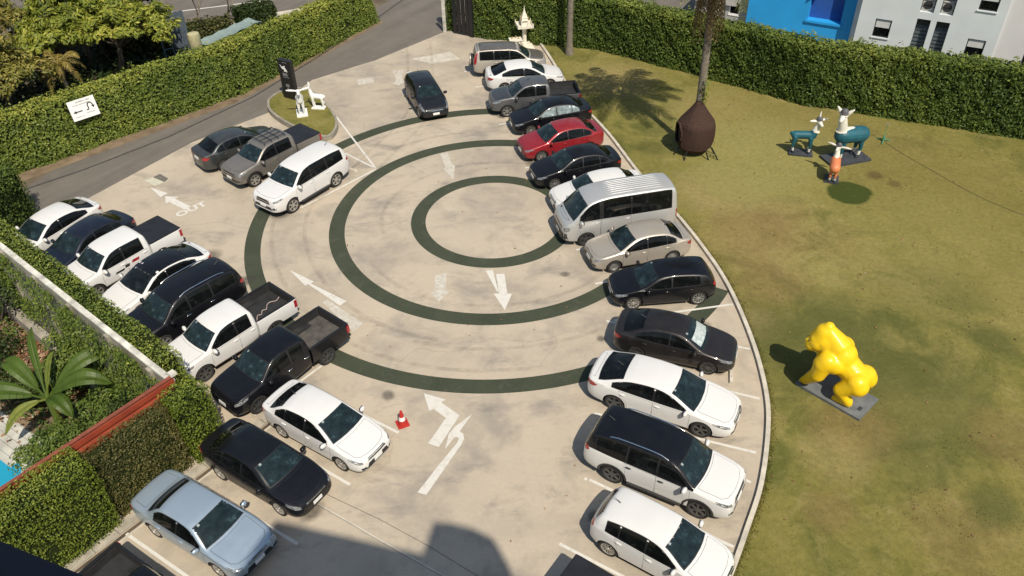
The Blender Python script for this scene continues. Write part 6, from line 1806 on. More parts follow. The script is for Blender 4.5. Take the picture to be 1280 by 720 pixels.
# ------------------------------------------------------------------ buildings behind the back hedge
plain('white_render', (0.60, 0.645, 0.66), 0.85, var=0.05, scale=0.8)
plain('pale_render', (0.63, 0.625, 0.625), 0.85, var=0.05, scale=0.8)
plain('blue_render', (0.015, 0.30, 0.68), 0.7, var=0.06, scale=0.8)
plain('deep_blue_render', (0.018, 0.085, 0.33), 0.7, var=0.06)
plain('grey_render', (0.36, 0.36, 0.355), 0.85, var=0.12, scale=1)
plain('frame_dark', (0.03, 0.03, 0.033), 0.5)
plain('blind_white', (0.55, 0.56, 0.55), 0.8, var=0.06)
plain('louvre_grey', (0.085, 0.105, 0.12), 0.6, var=0.15)
plain('ac_white', (0.45, 0.44, 0.42), 0.6, var=0.1)
plain('roof_tile', (0.25, 0.25, 0.26), 0.9, var=.15)
FA = math.atan2(-0.478, 0.878)
def block(t, x0, x1, y0, y1, z0, z1, mat, name='wall', holes=()):
    """front wall with real openings (y0 is the front face), other walls and roof closed"""
    mb = MB()
    xs = sorted({x0, x1} | {h[0] for h in holes} | {h[1] for h in holes}); zs = sorted({z0, z1} | {h[2] for h in holes} | {h[3] for h in holes})
    for a, b in zip(xs[:-1], xs[1:]):
        for c, d in zip(zs[:-1], zs[1:]):
            mx, mz = (a + b) / 2, (c + d) / 2
            h = next((h for h in holes if h[0] < mx < h[1] and h[2] < mz < h[3]), None)
            if h is None: mb.add([(a, y0, c), (b, y0, c), (b, y0, d), (a, y0, d)], [(0, 1, 2, 3)])
    for (a, b, c, d, dp) in holes:
        mb.add([(a, y0, c), (b, y0, c), (b, y0, d), (a, y0, d), (a, y0 + dp, c), (b, y0 + dp, c), (b, y0 + dp, d), (a, y0 + dp, d)], [(0, 4, 5, 1), (1, 5, 6, 2), (2, 6, 7, 3), (3, 7, 4, 0), (4, 7, 6, 5)])
    mb.add([(x0, y0, z0), (x1, y0, z0), (x1, y1, z0), (x0, y1, z0), (x0, y0, z1), (x1, y0, z1), (x1, y1, z1), (x0, y1, z1)], [(1, 2, 6, 5), (2, 3, 7, 6), (3, 0, 4, 7), (4, 5, 6, 7)])
    return mb.build(name, MATS[mat], t)
p0 = Vector((18.9, 46.7))
wb_ = thing('hotel_block', 'white rendered block with windows and grey louvred recesses behind the back hedge', 'building', (p0.x, p0.y, 0), FA)
holes = []
for z in (2.08, 4.62, 7.2): holes += [(2.28, 3.15, z + (.22 if z < 3 else .1), z + 1.25 if z < 3 else z + 1.1, .14), (7.15, 8.05, z - .05, z + .92, .14)]
for a, b in ((4.38, 5.08), (5.38, 6.05)): holes += [(a, b, .1, 3.66, .45), (a, b, 4.05, 5.5, .9), (a, b, 5.9, 7.2, .9), (a, b, 7.6, 8.8, .9)]
block(wb_, 1.35, 8.55, 0, 11, -.3, 9.4, 'white_render', 'wall', holes)
block(wb_, 8.555, 17, .12, 11, -.3, 9.2, 'pale_render', 'side_wing', [(10.0, 10.9, 2.0, 2.95, .14), (10.0, 10.9, 4.6, 5.5, .14), (13.2, 14.1, 2.0, 2.95, .14)])
MB().box(1.2, 17.1, -.05, 11.1, 9.402, 9.6).build('parapet', MATS['white_render'], wb_)
win = [h for h in holes if h[4] == .14] + [(10.0, 10.9, 2.0, 2.95, .26), (10.0, 10.9, 4.6, 5.5, .26), (13.2, 14.1, 2.0, 2.95, .26)]
for (a, b, c, d, dp) in win:
    mb = MB(); y = dp - .02
    for q in ((a, a + .05, c, d), (b - .05, b, c, d), (a + .05, b - .05, c, c + .05), (a + .05, b - .05, d - .05, d)): mb.box(q[0], q[1], y - .06, y, q[2], q[3])
    f = mb.build('window', MATS['frame_dark'], wb_)
    MB().box(a + .051, b - .051, y - .02, y - .01, c + .051, d - .051).build('pane', M_glass, f)
    MB().box(a + .055, b - .055, y - .045, y - .03, c + (d - c) * .52, d - .053).build('blind', MATS['blind_white'], f)
    MB().box(a - .05, b + .05, y - dp - .04, y - dp + .015, c - .06, c - .004).build('sill', MATS['white_render'], f)
for a, b in ((4.38, 5.08), (5.38, 6.05)):
    lv = MB().box(a + .01, b - .01, .40, .43, .1, 3.2).build('louvre', MATS['louvre_grey'], wb_)
    for k in range(14): MB().box(a + .02, b - .02, .33, .398, .2 + k * .21, .34 + k * .21).build('slat', MATS['louvre_grey'], lv)
    MB().box(a + .01, b - .01, .36, .44, 3.205, 3.655).build('fascia', MATS['frame_dark'], wb_)
    for z in (4.06, 5.91):
        ac = MB().box(a + .04, b - .06, .25, .62, z, z + .62).build('air_conditioner', MATS['ac_white'], wb_)
        MB().lathe([(.23, 0), (.23, .02), (.20, .03), (0, .03)], 20, 0, Matrix.Translation(((a + b) / 2 - .04, .25, z + .31)) @ Matrix.Rotation(R(90), 4, 'X')).build('fan', MATS['frame_dark'], ac, 40)
        for k in range(3): MB().box(a + .01, b - .01, .06, .085, z + .25 + k * .33, z + .275 + k * .33).build('railing', MATS['frame_dark'], wb_)
bb = thing('blue_building', 'bright blue building with a deep blue recess behind the back hedge', 'building', (p0.x, p0.y, 0), FA)
block(bb, -5.15, 1.345, .9, 11, -.3, 8.6, 'blue_render', 'wall', [(-1.55, .35, 2.35, 6.2, .55)])
MB().box(-1.54, .34, 1.41, 1.44, 2.355, 6.19).build('recess_panel', MATS['deep_blue_render'], bb)
MB().box(-1.66, .46, .80, .895, 2.22, 2.345).build('ledge', MATS['blue_render'], bb)
mb = MB(); mb.add([(-1.55, .88, 4.9), (-1.5, .60, 3.85), (-.75, .80, 4.35), (-.6, .88, 4.9)], [(0, 1, 2), (0, 2, 3), (2, 1, 0), (3, 2, 0)]); mb.build('awning', MATS['frame_dark'], bb)
MB().box(1.05, 1.34, .5, .896, -.3, 8.6).build('corner_pier', MATS['white_render'], bb)
gb = thing('grey_annexe', 'low grey annexe with a small window left of the blue building', 'building', (p0.x, p0.y, 0), FA)
block(gb, -8.6, -5.2, 1.4, 7, -.3, 3.3, 'grey_render', 'wall', [(-6.4, -5.7, 1.75, 2.6, .12)])
f = MB().box(-6.42, -5.68, 1.36, 1.395, 1.70, 1.75).build('sill', MATS['sign_white'], gb)
mb = MB()
for q in ((-6.399, -6.32, 1.751, 2.599), (-5.78, -5.701, 1.751, 2.599), (-6.319, -5.781, 1.751, 1.82), (-6.319, -5.781, 2.53, 2.599)): mb.box(q[0], q[1], 1.42, 1.47, q[2], q[3])
f = mb.build('window', MATS['sign_white'], gb); MB().box(-6.318, -5.782, 1.45, 1.46, 1.821, 2.529).build('pane', M_glass, f)
for k in range(3): MB().box(-8.55 + k * .9, -7.75 + k * .9, 1.2, 1.395, 2.35, 2.75).build('air_conditioner', MATS['ac_white'], gb)
MB().box(-8.7, -5.1, 1.2, 7.1, 3.302, 3.42).build('roof', MATS['roof_tile'], gb)
sheet('rear_pavement', [(-1, 56), (8, 52.2), (17, 45.5), (30, 39.5), (45, 33), (60, 60), (20, 80), (4, 80)], -0.004, 'kerb_concrete')
sheet('rear_road', [(5.5, 60), (10.5, 53.0), (13.2, 51.4), (17, 52), (16, 70), (6, 80)], 0.0, 'asphalt')

# ------------------------------------------------------------------ beyond the lane hedge: trees, shrubs, far road
sheet('far_road', [(-70, 50), (-40, 52.5), (-24, 55.6), (-19.5, 56.6), (-13.5, 59.3), (-9.2, 61.0), (-6.8, 64), (-3, 75), (-30, 90), (-90, 80)], -0.008, 'asphalt')
line('road_edge_line', (-26, 57.6), (-13.5, 61.6), 0.16, 0.0)
sheet('verge', [(-27, 53.0), (-19, 54.6), (-14, 57.0), (-10.5, 58.9), (-11.2, 60.2), (-16, 58.0), (-20, 56.2), (-27, 54.7)], 0.001, 'kerb_concrete')

def tree(name, label, base, h_trunk, clumps, size, n_per, mat, tint=.45, lean=(0, 0), r0=.16, group='trees beyond the lane hedge', bark='bark', cat='tree'):
    t = thing(name, label, cat, base, 0, group)
    top = Vector((lean[0], lean[1], h_trunk))
    mb = MB(); mb.tube([(0, 0, -.1), tuple(top * .5 + Vector((.06, -.04, 0))), tuple(top)], [r0 * 1.3, r0, r0 * .8], 9)
    cen = sum((Vector(c[0]) for c in clumps), Vector()) / len(clumps)
    PP, NN, TT = [], [], []
    for (c, r) in clumps:
        c = Vector(c)
        mid = top.lerp(c, .5) + Vector((random.uniform(-.2, .2), random.uniform(-.2, .2), .15))
        mb.tube([tuple(top * .92), tuple(mid), tuple(c)], [r0 * .55, r0 * .35, r0 * .12], 6)
        ns_ = max(5, int(9 * r * r * 1.6))
        for k in range(ns_):
            v = rng.normal(0, 1, 3); v /= np.linalg.norm(v)
            if v[2] < -.35: v[2] *= -.5
            s0 = np.array(c) + v * np.array([r, r, r * .75]) * rng.uniform(.55, 1.05)
            mb.tube([tuple(c), tuple(Vector(s0))], [r0 * .12, .012], 4)
            m_ = n_per
            q = rng.normal(0, 1, (m_, 3)); q /= np.linalg.norm(q, axis=1)[:, None]
            q[:, 2] = q[:, 2] * .6
            rr = .38 * rng.uniform(.4, 1.0, (m_, 1)) * (1 + .2 * r)
            PP.append(s0 + q * rr); NN.append(q * .7 + np.array([0, 0, .6]) + v * .4)
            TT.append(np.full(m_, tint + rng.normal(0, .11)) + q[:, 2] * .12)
    mb.build('trunk', MATS[bark], t, 60)
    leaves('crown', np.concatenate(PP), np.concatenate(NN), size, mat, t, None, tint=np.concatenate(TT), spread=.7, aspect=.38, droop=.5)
    return t
def rand_clumps(cx, cy, cz, rx, ry, rz_, n, r):
    out = []
    for k in range(n):
        a = 2.399 * k; u = math.sqrt((k + .5) / n)
        out.append(((cx + rx * u * math.cos(a), cy + ry * u * math.sin(a), cz + rz_ * (1 - u * u) * random.uniform(.4, 1.0) - rz_ * .3 * u), r * random.uniform(.8, 1.15)))
    return out
tree('mango_tree', 'bright green leafy tree behind the lane hedge, its trunk forked', (-23.6, 47.9, 0), 1.9, rand_clumps(1.2, -.6, 3.3, 2.5, 2.1, 1.5, 15, .95), .34, 52, 'tree_leaf', .66, (.5, -.2))
tree('mango_tree', 'dark green tree between the leafy mango and the olive tree', (-26.0, 49.2, 0), 2.4, rand_clumps(.4, -.4, 4.2, 2.3, 2.1, 1.6, 14, 1.0), .34, 50, 'tree_leaf', .56, (.2, 0))
tree('olive_tree', 'olive green bushy tree at the left edge behind the lane hedge', (-27.6, 42.2, 0), 1.6, rand_clumps(.2, -.6, 2.9, 2.5, 2.3, 1.9, 13, 1.0), .30, 44, 'olive_tree_leaf', .62, (.2, 0))
tree('olive_tree', 'second olive green tree in the top left corner', (-30.5, 46.5, 0), 2.0, rand_clumps(.2, -.2, 3.7, 2.5, 2.5, 1.6, 12, 1.05), .30, 40, 'olive_tree_leaf', .66, (.2, 0))
tree('shade_tree', 'dense dark tree beyond the mango trees by the far road', (-29.5, 53.5, 0), 2.0, rand_clumps(0, 0, 3.4, 2.8, 2.3, 1.4, 12, 1.0), .34, 34, 'shrub_leaf', .5, (.2, 0))
tree('mango_tree', 'bright leafy tree with a low crown close behind the lane hedge at the top left', (-26.6, 46.6, 0), 1.6, rand_clumps(.6, -.4, 3.0, 1.9, 1.7, 1.3, 10, .9), .34, 50, 'tree_leaf', .60, (.3, 0))
tree('shade_tree', 'dark tree behind the mango trees, beside the leafless ones', (-25.2, 52.4, 0), 1.8, rand_clumps(.2, 0, 3.0, 2.0, 1.7, 1.2, 9, .9), .36, 32, 'shrub_leaf', .55, (.2, 0))
tree('olive_tree', 'olive green tree nearest to the lane hedge at the left edge', (-29.4, 39.9, 0), 1.5, rand_clumps(.6, -.6, 2.7, 2.2, 2.0, 1.6, 11, 1.0), .30, 44, 'olive_tree_leaf', .52, (.2, 0))
def fan_palm(label, base, h, n, L, mat, tint, seed):
    random.seed(seed)
    t = thing('garden_palm', label, 'palm tree', base, 0, 'garden palms beyond the lane hedge')
    MB().tube([(0, 0, -.1), (.05, 0, h * .5), (0, 0, h)], [.13, .11, .10], 9).build('trunk', MATS['palm_bark'], t, 60)
    for k in range(n):
        mb = MB(); a = 2.399 * k
        frond(mb, (0, 0, h), (math.cos(a), math.sin(a), 0), L * random.uniform(.8, 1.1), .75 * (1 - k / n) + .15, .9 * (k / n) + .35, 18, .06, .42)
        o = mb.build('frond', MATS[mat], t); tint_mesh(o, tint)
    random.seed(7)
fan_palm('yellowing palm tucked between the trees behind the lane hedge', (-25.0, 43.9, 0), 2.3, 16, 1.5, 'yellow_frond', .5, 2)
fan_palm('pale yellow palm at the top left corner behind the olive tree', (-28.6, 44.9, 0), 4.6, 14, 1.6, 'yellow_frond', .42, 4)
fan_palm('green garden palm among the dark shrubs behind the yellowing palm', (-26.6, 44.9, 0), 1.8, 14, 1.4, 'palm_frond', .5, 6)
def bare_tree(label, base, h, seed):
    random.seed(seed)
    t = thing('bare_tree', label, 'tree', base, 0, 'leafless trees by the far road')
    mb = MB()
    def grow(p, d, L, r, lv):
        q = p + d * L
        mb.tube([tuple(p), tuple(p.lerp(q, .5) + Vector((random.uniform(-.06, .06), random.uniform(-.06, .06), 0))), tuple(q)], [r, r * .8, r * .6], 5 if lv else 7)
        if lv >= 4: return
        for k in range(3 if lv < 2 else 2):
            a = random.uniform(0, 6.28); s_ = random.uniform(.45, .8)
            nd = (d + Vector((math.cos(a) * s_, math.sin(a) * s_, random.uniform(-.1, .35)))).normalized()
            grow(q, nd, L * random.uniform(.62, .8), r * .6, lv + 1)
    grow(Vector((0, 0, -.1)), Vector((.05, .05, 1)).normalized(), h * .36, .10, 0)
    mb.build('branches', MATS['bare_bark'], t, 60)
    random.seed(7)
bare_tree('leafless grey tree beside the far road', (-20.2, 53.3, 0), 4.6, 1)
bare_tree('leafless tree with thin branches left of the green shrub', (-18.4, 53.9, 0), 4.2, 8)
bare_tree('leafless tree nearest to the leafy mango', (-22.4, 53.0, 0), 4.0, 5)
hedge('dark scrubby hedge below the leafless trees', [(-25.5, 50.6), (-21.5, 51.6), (-18.0, 53.2)], 1.6, 1.3, 1.5, .2, 90, 'bronze_hedge_leaf', .2, base_tint=.3, tint_top=0)
hedge('dark green shrub beside the leafless trees at the far road', [(-17.7, 53.4), (-15.6, 54.9)], 1.7, 1.3, 1.9, .18, 150, 'shrub_leaf', .2, base_tint=.5, tint_top=.15)
PP = np.c_[rng.uniform(-36, -19, 16000), rng.uniform(36, 53, 16000), rng.uniform(0, .75, 16000)]
PP = PP[(PP[:, 1] - 36.5) * .72 - (PP[:, 0] + 24.9) * .69 > 1.6]
leaves('undergrowth', PP, np.tile([0, 0, 1.0], (len(PP), 1)), .32, 'shrub_leaf', None, 'stuff')
# odds and ends behind the hedge
plain('blue_steel', (0.10, 0.16, 0.22), .5, .3, var=.2)
plain('pale_net', (0.20, 0.26, 0.25), .8, var=.2)
plain('cream_drum', (0.40, 0.37, 0.22), .6, var=.15)
plain('sheet_metal', (0.10, 0.13, 0.165), .5, .3, var=.2)
t = thing('steel_frame', 'tall blue grey steel ladder frame behind the lane hedge', 'steel frame', (-20.7, 48.9, 0), R(40))
mb = MB()
for x in (-.28, .28): mb.tube([(x, 0, 0), (x, .5, 3.6)], .04, 6)
for k in range(6): z = .5 + k * .55; mb.tube([(-.28, z / 7.2, z), (.28, z / 7.2, z)], .025, 6)
mb.build('ladder', MATS['blue_steel'], t)
t = thing('metal_sheet', 'dark blue metal sheet standing upright beside the steel frame', 'metal sheet', (-20.35, 50.2, 0), R(25))
mb = MB()
for k in range(6): mb.box(-.5 + k * .17, -.5 + k * .17 + .165, (k % 2) * .03, (k % 2) * .03 + .04, 0, 2.9)
mb.build('corrugated_sheet', MATS['sheet_metal'], t)
t = thing('water_drum', 'cream plastic drum just behind the lane hedge', 'drum', (-18.55, 47.7, 0)); MB().lathe([(.33, 1.5), (.36, 1.55), (.36, 2.4), (.34, 2.5), (.2, 2.55), (0, 2.55)], 18).build('drum_body', MATS['cream_drum'], t, 40)
MB().box(-.45, .45, -.45, .45, 0, 1.495).build('stand', MATS['blue_steel'], t)
t = thing('net_canopy', 'pale blue net canopy sagging along the back of the lane hedge', 'canopy', (-17.0, 49.6, 0), math.atan2(3.2, 1.9))
mb = MB(); nx = 14
vs = [(-2.2 + 4.4 * i / nx, -.55 + 1.1 * j / 4, 1.88 + .035 * math.sin(i * 1.7 + j) - .10 * math.sin(math.pi * j / 4)) for i in range(nx + 1) for j in range(5)]
mb.add(vs, [(i * 5 + j, (i + 1) * 5 + j, (i + 1) * 5 + j + 1, i * 5 + j + 1) for i in range(nx) for j in range(4)]); mb.build('net', MATS['pale_net'], t, 60)
for x in (-2.1, 0, 2.1):
    for y in (-.5, .5): MB().tube([(x, y, 0), (x, y, 1.80)], .03, 6).build('pole', MATS['blue_steel'], t)

# ------------------------------------------------------------------ the garden below the wall
plain('deck_white', (0.46, 0.45, 0.40), .8, var=.25, scale=1.5)
m, nt, b = new_mat('pool_water')
b.inputs['Base Color'].default_value = (0.02, 0.30, 0.47, 1); b.inputs['Roughness'].default_value = .06
bump(nt, b, noise(nt, wpos(nt), 4, 3, .5), .15, .05)
sheet('pool_deck', [(-24, 24.6), (-19.3, 21.5), (-16.75, 19.75), (-14.4, 14.0), (-30, 2), (-40, 12)], GZ + .03, 'deck_white')
sheet('pool_water', [(-26, 22.6), (-18.75, 20.15), (-17.15, 18.75), (-15.2, 13.2), (-28, 6)], GZ + .045, 'pool_water')
deckt = thing('deck_boards', 'white weathered deck boards round the blue pool', 'decking', (-18, 20.6, GZ))
for k in range(6):
    p_ = Vector((-19.3, 21.5)).lerp(Vector((-16.75, 19.75)), 0); d_ = Vector((2.55, -1.75)).normalized(); n_ = Vector((d_.y, -d_.x))
    a = p_ - d_ * 3 + n_ * (.05 + k * .26)
    pr = [a, a + d_ * 6.1, a + d_ * 6.1 + n_ * .245, a + n_ * .245]
    MB().prism([(q.x + 18, q.y - 20.6) for q in pr], .035, .075 + random.uniform(-.005, .005)).build('board', MATS['deck_white'], deckt) if k < 5 else None
PP = np.c_[rng.normal(-18.3, 1.3, 3800), rng.normal(24.0, 1.5, 3800), np.zeros(3800)]; PP[:, 2] = GZ + .03 + rng.uniform(0, .12, len(PP))
keep = ((PP[:, 0] - KX) * WN.x + (PP[:, 1] - KY) * WN.y) < -.6
PP = PP[keep]; leaves('leaf_litter', PP, np.tile([0, 0, 1.0], (len(PP), 1)), .20, 'litter', None, 'stuff', spread=1.0)
def shrub(label, base, clumps, size, n, mat, tint=.5, name='garden_shrub', group='shrubs in the garden below the wall'):
    t = thing(name, label, 'shrub', base, 0, group)
    mb = MB(); PP, NN, TT = [], [], []
    for c, r in clumps:
        mb.tube([(0, 0, -.05), tuple(Vector(c) * .5), tuple(c)], [.04, .03, .015], 5)
        m_ = int(n * r * r)
        q = rng.normal(0, 1, (m_, 3)); q /= np.linalg.norm(q, axis=1)[:, None]; q[:, 2] = np.abs(q[:, 2]) * 1.1 - .3
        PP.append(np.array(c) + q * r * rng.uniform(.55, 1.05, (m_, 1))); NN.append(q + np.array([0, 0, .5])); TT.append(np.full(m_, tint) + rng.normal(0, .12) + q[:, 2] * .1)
    mb.build('stems', MATS['bark'], t)
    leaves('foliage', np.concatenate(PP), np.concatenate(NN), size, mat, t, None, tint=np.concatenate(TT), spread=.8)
shrub('large dark shrub at the left edge below the wall', (-21.6, 26.6, GZ), rand_clumps(0, .2, 1.7, 1.7, 1.5, .9, 10, .95), .16, 900, 'shrub_leaf', .50)
shrub('dark undergrowth at the left edge above the leaf litter', (-20.6, 23.8, GZ), rand_clumps(0, 0, .5, 1.2, 1.1, .3, 7, .55), .15, 800, 'shrub_leaf', .42)
shrub('leafy shrub between banana plant and garden wall', (-16.2, 23.0, GZ), rand_clumps(.1, -.2, 1.1, 1.3, 1.0, .6, 9, .62), .15, 1100, 'deep_hedge_leaf', .50)
shrub('green shrub at the foot of the red fence behind the banana plant', (-14.2, 20.3, GZ), rand_clumps(0, 0, 1.1, 1.1, 1.1, .6, 8, .6), .14, 1100, 'deep_hedge_leaf', .45)
shrub('low green plants between banana plant and pool deck', (-16.0, 18.9, GZ), rand_clumps(.2, -.2, .8, 1.0, .9, .4, 7, .55), .14, 1000, 'deep_hedge_leaf', .55)
shrub('dark weeds left of the banana plant', (-18.6, 21.9, GZ), rand_clumps(0, 0, .5, 1.2, .8, .25, 7, .5), .15, 800, 'shrub_leaf', .6)
shrub('tall bush against the red fence near the pool', (-14.9, 17.6, GZ), rand_clumps(0, 0, 1.9, .8, 1.1, .6, 7, .6), .13, 1100, 'deep_hedge_leaf', .5)
shrub('leafy shrub at the wall foot beside the leaf litter', (-17.6, 24.4, GZ), rand_clumps(.2, -.1, .8, 1.0, .7, .5, 7, .5), .15, 1000, 'deep_hedge_leaf', .48)
shrub('green bush in the corner between garden wall and red fence', (-13.0, 19.9, GZ), rand_clumps(0, 0, 1.6, .9, .8, .8, 8, .6), .14, 1100, 'shrub_leaf', .65)
shrub('leafy bush between the banana plant and the leaf litter', (-17.4, 22.4, GZ), rand_clumps(0, 0, .7, .9, .8, .4, 7, .5), .15, 1000, 'deep_hedge_leaf', .42)
shrub('dark bush beyond the large shrub at the left edge of the wall', (-22.6, 28.6, GZ), rand_clumps(0, 0, 1.4, 1.2, 1.2, .7, 8, .8), .16, 900, 'shrub_leaf', .6)
# creeper over the garden side of the wall
cr_ = thing('wall_creeper', 'green creeper hanging down the garden side of the white capped wall', 'creeper', wpt(7, -.2, 0), 0)
PP, NN = [], []
for s0, z0_, r_ in [(random.uniform(.3, 14), random.uniform(-.4, 2.4), random.uniform(.35, .75)) for _ in range(70)] + [(.3 + k * .42, 2.1 + .35 * math.sin(k * 2.3), .42) for k in range(33)]:
    m_ = int(330 * r_ * r_)
    a = rng.normal(0, .5, (m_, 2)) * r_
    n_ = -.28 - np.abs(rng.normal(0, .14, m_))
    P3 = np.array([wpt(s0 + a[k, 0], n_[k], min(2.52, z0_ + a[k, 1])) for k in range(m_)]) - np.array(cr_.location)
    PP.append(P3); NN.append(np.tile([-WN.x, -WN.y, .5], (m_, 1)))
leaves('foliage', np.concatenate(PP), np.concatenate(NN), .13, 'hedge_leaf', cr_, 'stuff', tint=np.full(sum(len(q) for q in PP), .42), spread=1.0)
mb = MB()
for k in range(9):
    s0 = .8 + k * 1.5; mb.tube([Vector(wpt(s0, -.24, GZ)) - cr_.location, Vector(wpt(s0 + .3, -.26, .5)) - cr_.location, Vector(wpt(s0 - .1, -.24, 2.2)) - cr_.location], [.03, .025, .01], 5)
mb.build('stems', MATS['bark'], cr_)
# ground cover
PP = np.c_[rng.uniform(-22.5, -11.5, 9000), rng.uniform(15.5, 28.5, 9000), GZ + rng.uniform(0.02, .35, 9000)]
a_ = (PP[:, 0] - KX) * WN.x + (PP[:, 1] - KY) * WN.y; b_ = (PP[:, 0] - KX) * FN.x + (PP[:, 1] - KY) * FN.y
dl = np.hypot(PP[:, 0] + 18.4, PP[:, 1] - 24.2); dp = (PP[:, 0] + 16.75) * .566 + (PP[:, 1] - 19.75) * .824
PP = PP[(a_ < -.7) & (b_ < -.15) & ((dl > 1.5) | (rng.uniform(0, 1, 9000) < .15)) & ((dp > .1) | (rng.uniform(0, 1, 9000) < .02))]
leaves('ground_cover', PP, np.tile([0, 0, 1.0], (len(PP), 1)), .21, 'deep_hedge_leaf', None, 'stuff', tint=np.full(len(PP), .36))
# banana plant
bn = thing('banana_plant', 'banana plant with big torn leaves in the garden by the red fence', 'banana plant', (-16.35, 20.25, GZ))
MB().tube([(0, 0, -.05), (.06, .02, .9), (.05, .02, 1.75)], [.17, .13, .08], 10).build('stem', MATS['banana_leaf'], bn, 60)
tint_mesh(bn.children[0], .7, .1)
def banana_leaf(p0, az, length, rise, droop, width, tint, twist=0.0):
    d = Vector((math.cos(az), math.sin(az), 0)); side = Vector((-d.y, d.x, 0))
    n = 14; mb = MB(); rib = []
    for i in range(n + 1):
        t = i / n
        rib.append(Vector(p0) + d * length * t * (1 - .15 * t) + Vector((0, 0, rise * math.sin(t * 1.8) - droop * t * t)))
    mb.tube([tuple(p) for p in rib], [.04 * (1 - .8 * i / n) + .006 for i in range(n + 1)], 6)
    for sg in (1, -1):
        for i in range(2, n):
            t0, t1 = i / n, (i + 1) / n
            def wd(t): return width * math.sin(math.pi * min(1, max(0, (t - .12) / .88))) ** .55 * (1 if t < .98 else .1)
            gap = random.choice((0, 0, 0, .05))
            a, b_ = rib[i], rib[i + 1].lerp(rib[i], gap)
            lift = Vector((0, 0, .20)) + side * 0
            oa = a + side * sg * wd(t0) * math.cos(twist) + Vector((0, 0, (.12 - sg * math.sin(twist)) * wd(t0)))
            ob = b_ + side * sg * wd(t1) * math.cos(twist) + Vector((0, 0, (.12 - sg * math.sin(twist)) * wd(t1)))
            ma, mb_ = a.lerp(oa, .55) + Vector((0, 0, .05)), b_.lerp(ob, .55) + Vector((0, 0, .05))
            q = [a, b_, mb_, ma, ob, oa]
            fs = [(0, 1, 2, 3), (3, 2, 4, 5)]
            if sg < 0: fs = [tuple(reversed(f)) for f in fs]
            mb.add(q, fs)
    o = mb.build('leaf', MATS['banana_leaf'], bn); tint_mesh(o, tint, .06)
p_ = (.05, .02, 1.7)
for az, L, ri, dr, wdt, ti, tw in ((R(190), 2.9, 1.2, 1.1, .36, .45, .3), (R(112), 2.3, 1.9, .2, .30, .50, .9), (R(36), 3.0, 1.5, .8, .28, .45, -.6), (R(8), 2.7, 1.3, .9, .32, .40, -.4), (R(222), 1.9, .4, 1.0, .24, .95, .1), (R(80), 1.4, 1.3, .1, .22, .80, .6), (R(325), 1.8, .9, .9, .28, .35, 0), (R(150), 2.2, 1.5, .6, .30, .45, .3)):
    banana_leaf(p_, az, L, ri, dr, wdt, ti, tw)

# ------------------------------------------------------------------ small things
plain('rope_pink', (0.42, 0.32, 0.29), .9, var=.2)
Mt = Matrix.Translation((-10.57, 22.81, 0)) @ Matrix.Rotation(R(-131), 4, 'Z')
rp = [Mt @ Vector((x, y, .835 + .01 * math.sin(x * 9))) for x, y in ((-2.5, -.1), (-2.3, -.02), (-2.1, -.12), (-1.9, -.05), (-1.75, .12), (-1.6, .05), (-1.45, .22), (-1.3, .18), (-1.1, .42))]
tag(MB().tube(smooth_line(rp, 4), .016, 6).build('rope', MATS['rope_pink']), 'pink rope lying across the black lined bed of the white pickup', 'rope')
plain('cardboard', (0.34, 0.155, 0.095), .85, var=.15, scale=4)
cb = thing('cardboard_box', 'reddish cardboard box lying in the bed of the black pickup at the bottom edge', 'box', (-10.85, 12.15, .81), R(-20))
MB().box(-.33, .33, -.24, .24, 0, .34).build('carton', MATS['cardboard'], cb)
MB().box(-.33, .33, -.03, .03, .341, .345).build('tape', MATS['sign_white'] if False else MATS['cardboard'], cb)
for y0, y1 in ((-.24, -.01), (.01, .24)): MB().box(-.325, .325, y0 + .003, y1 - .003, .346, .352).build('flap', MATS['cardboard'], cb)
plain('hose_green', (0.05, 0.06, 0.025), .6)
plain('green_plastic', (0.06, 0.22, 0.12), .5)
spk = thing('sprinkler', 'small green lawn sprinkler right of the deer statues', 'sprinkler', (19.15, 37.4, .045))
mb = MB()
for k in range(3):
    a = 2 * math.pi * k / 3; mb.tube([(0, 0, .12), (.38 * math.cos(a), .38 * math.sin(a), .02)], .03, 6)
mb.lathe([(.06, .05), (.06, .3), (.014, .34), (.012, .95), (0, .95)], 10); mb.build('tripod', MATS['green_plastic'], spk, 50)
MB().tube([(-.14, 0, .95), (0, 0, 1.0), (.14, 0, .95)], .02, 6).build('spray_arm', MATS['drain_steel'], spk)
hs = MB().tube([(q.x, q.y, .052) for q in smooth_line([(19.2, 37.3), (19.6, 36.2), (20.33, 34.6), (21.5, 32.2), (22.9, 30.4), (25, 28.6)], 6)], .012, 6).build('garden_hose', MATS['hose_green'])
tag(hs, 'thin green garden hose running across the lawn from the green sprinkler', 'hose')

# tufts that give the lawn its nap
def inside_poly(P2, poly):
    x, y = P2[:, 0], P2[:, 1]; c = np.zeros(len(x), bool)
    for i in range(len(poly)):
        (x0, y0), (x1, y1) = poly[i], poly[(i + 1) % len(poly)]
        hit = ((y0 > y) != (y1 > y)) & (x < (x1 - x0) * (y - y0) / (y1 - y0 + 1e-12) + x0)
        c ^= hit
    return c
N_ = 90000
P2 = np.c_[rng.uniform(1, 30, N_), 11 + 42 * rng.uniform(0, 1, N_) ** 1.25]
P2 = P2[inside_poly(P2, [(q[0], q[1]) for q in lawn])]
n0 = len(P2)
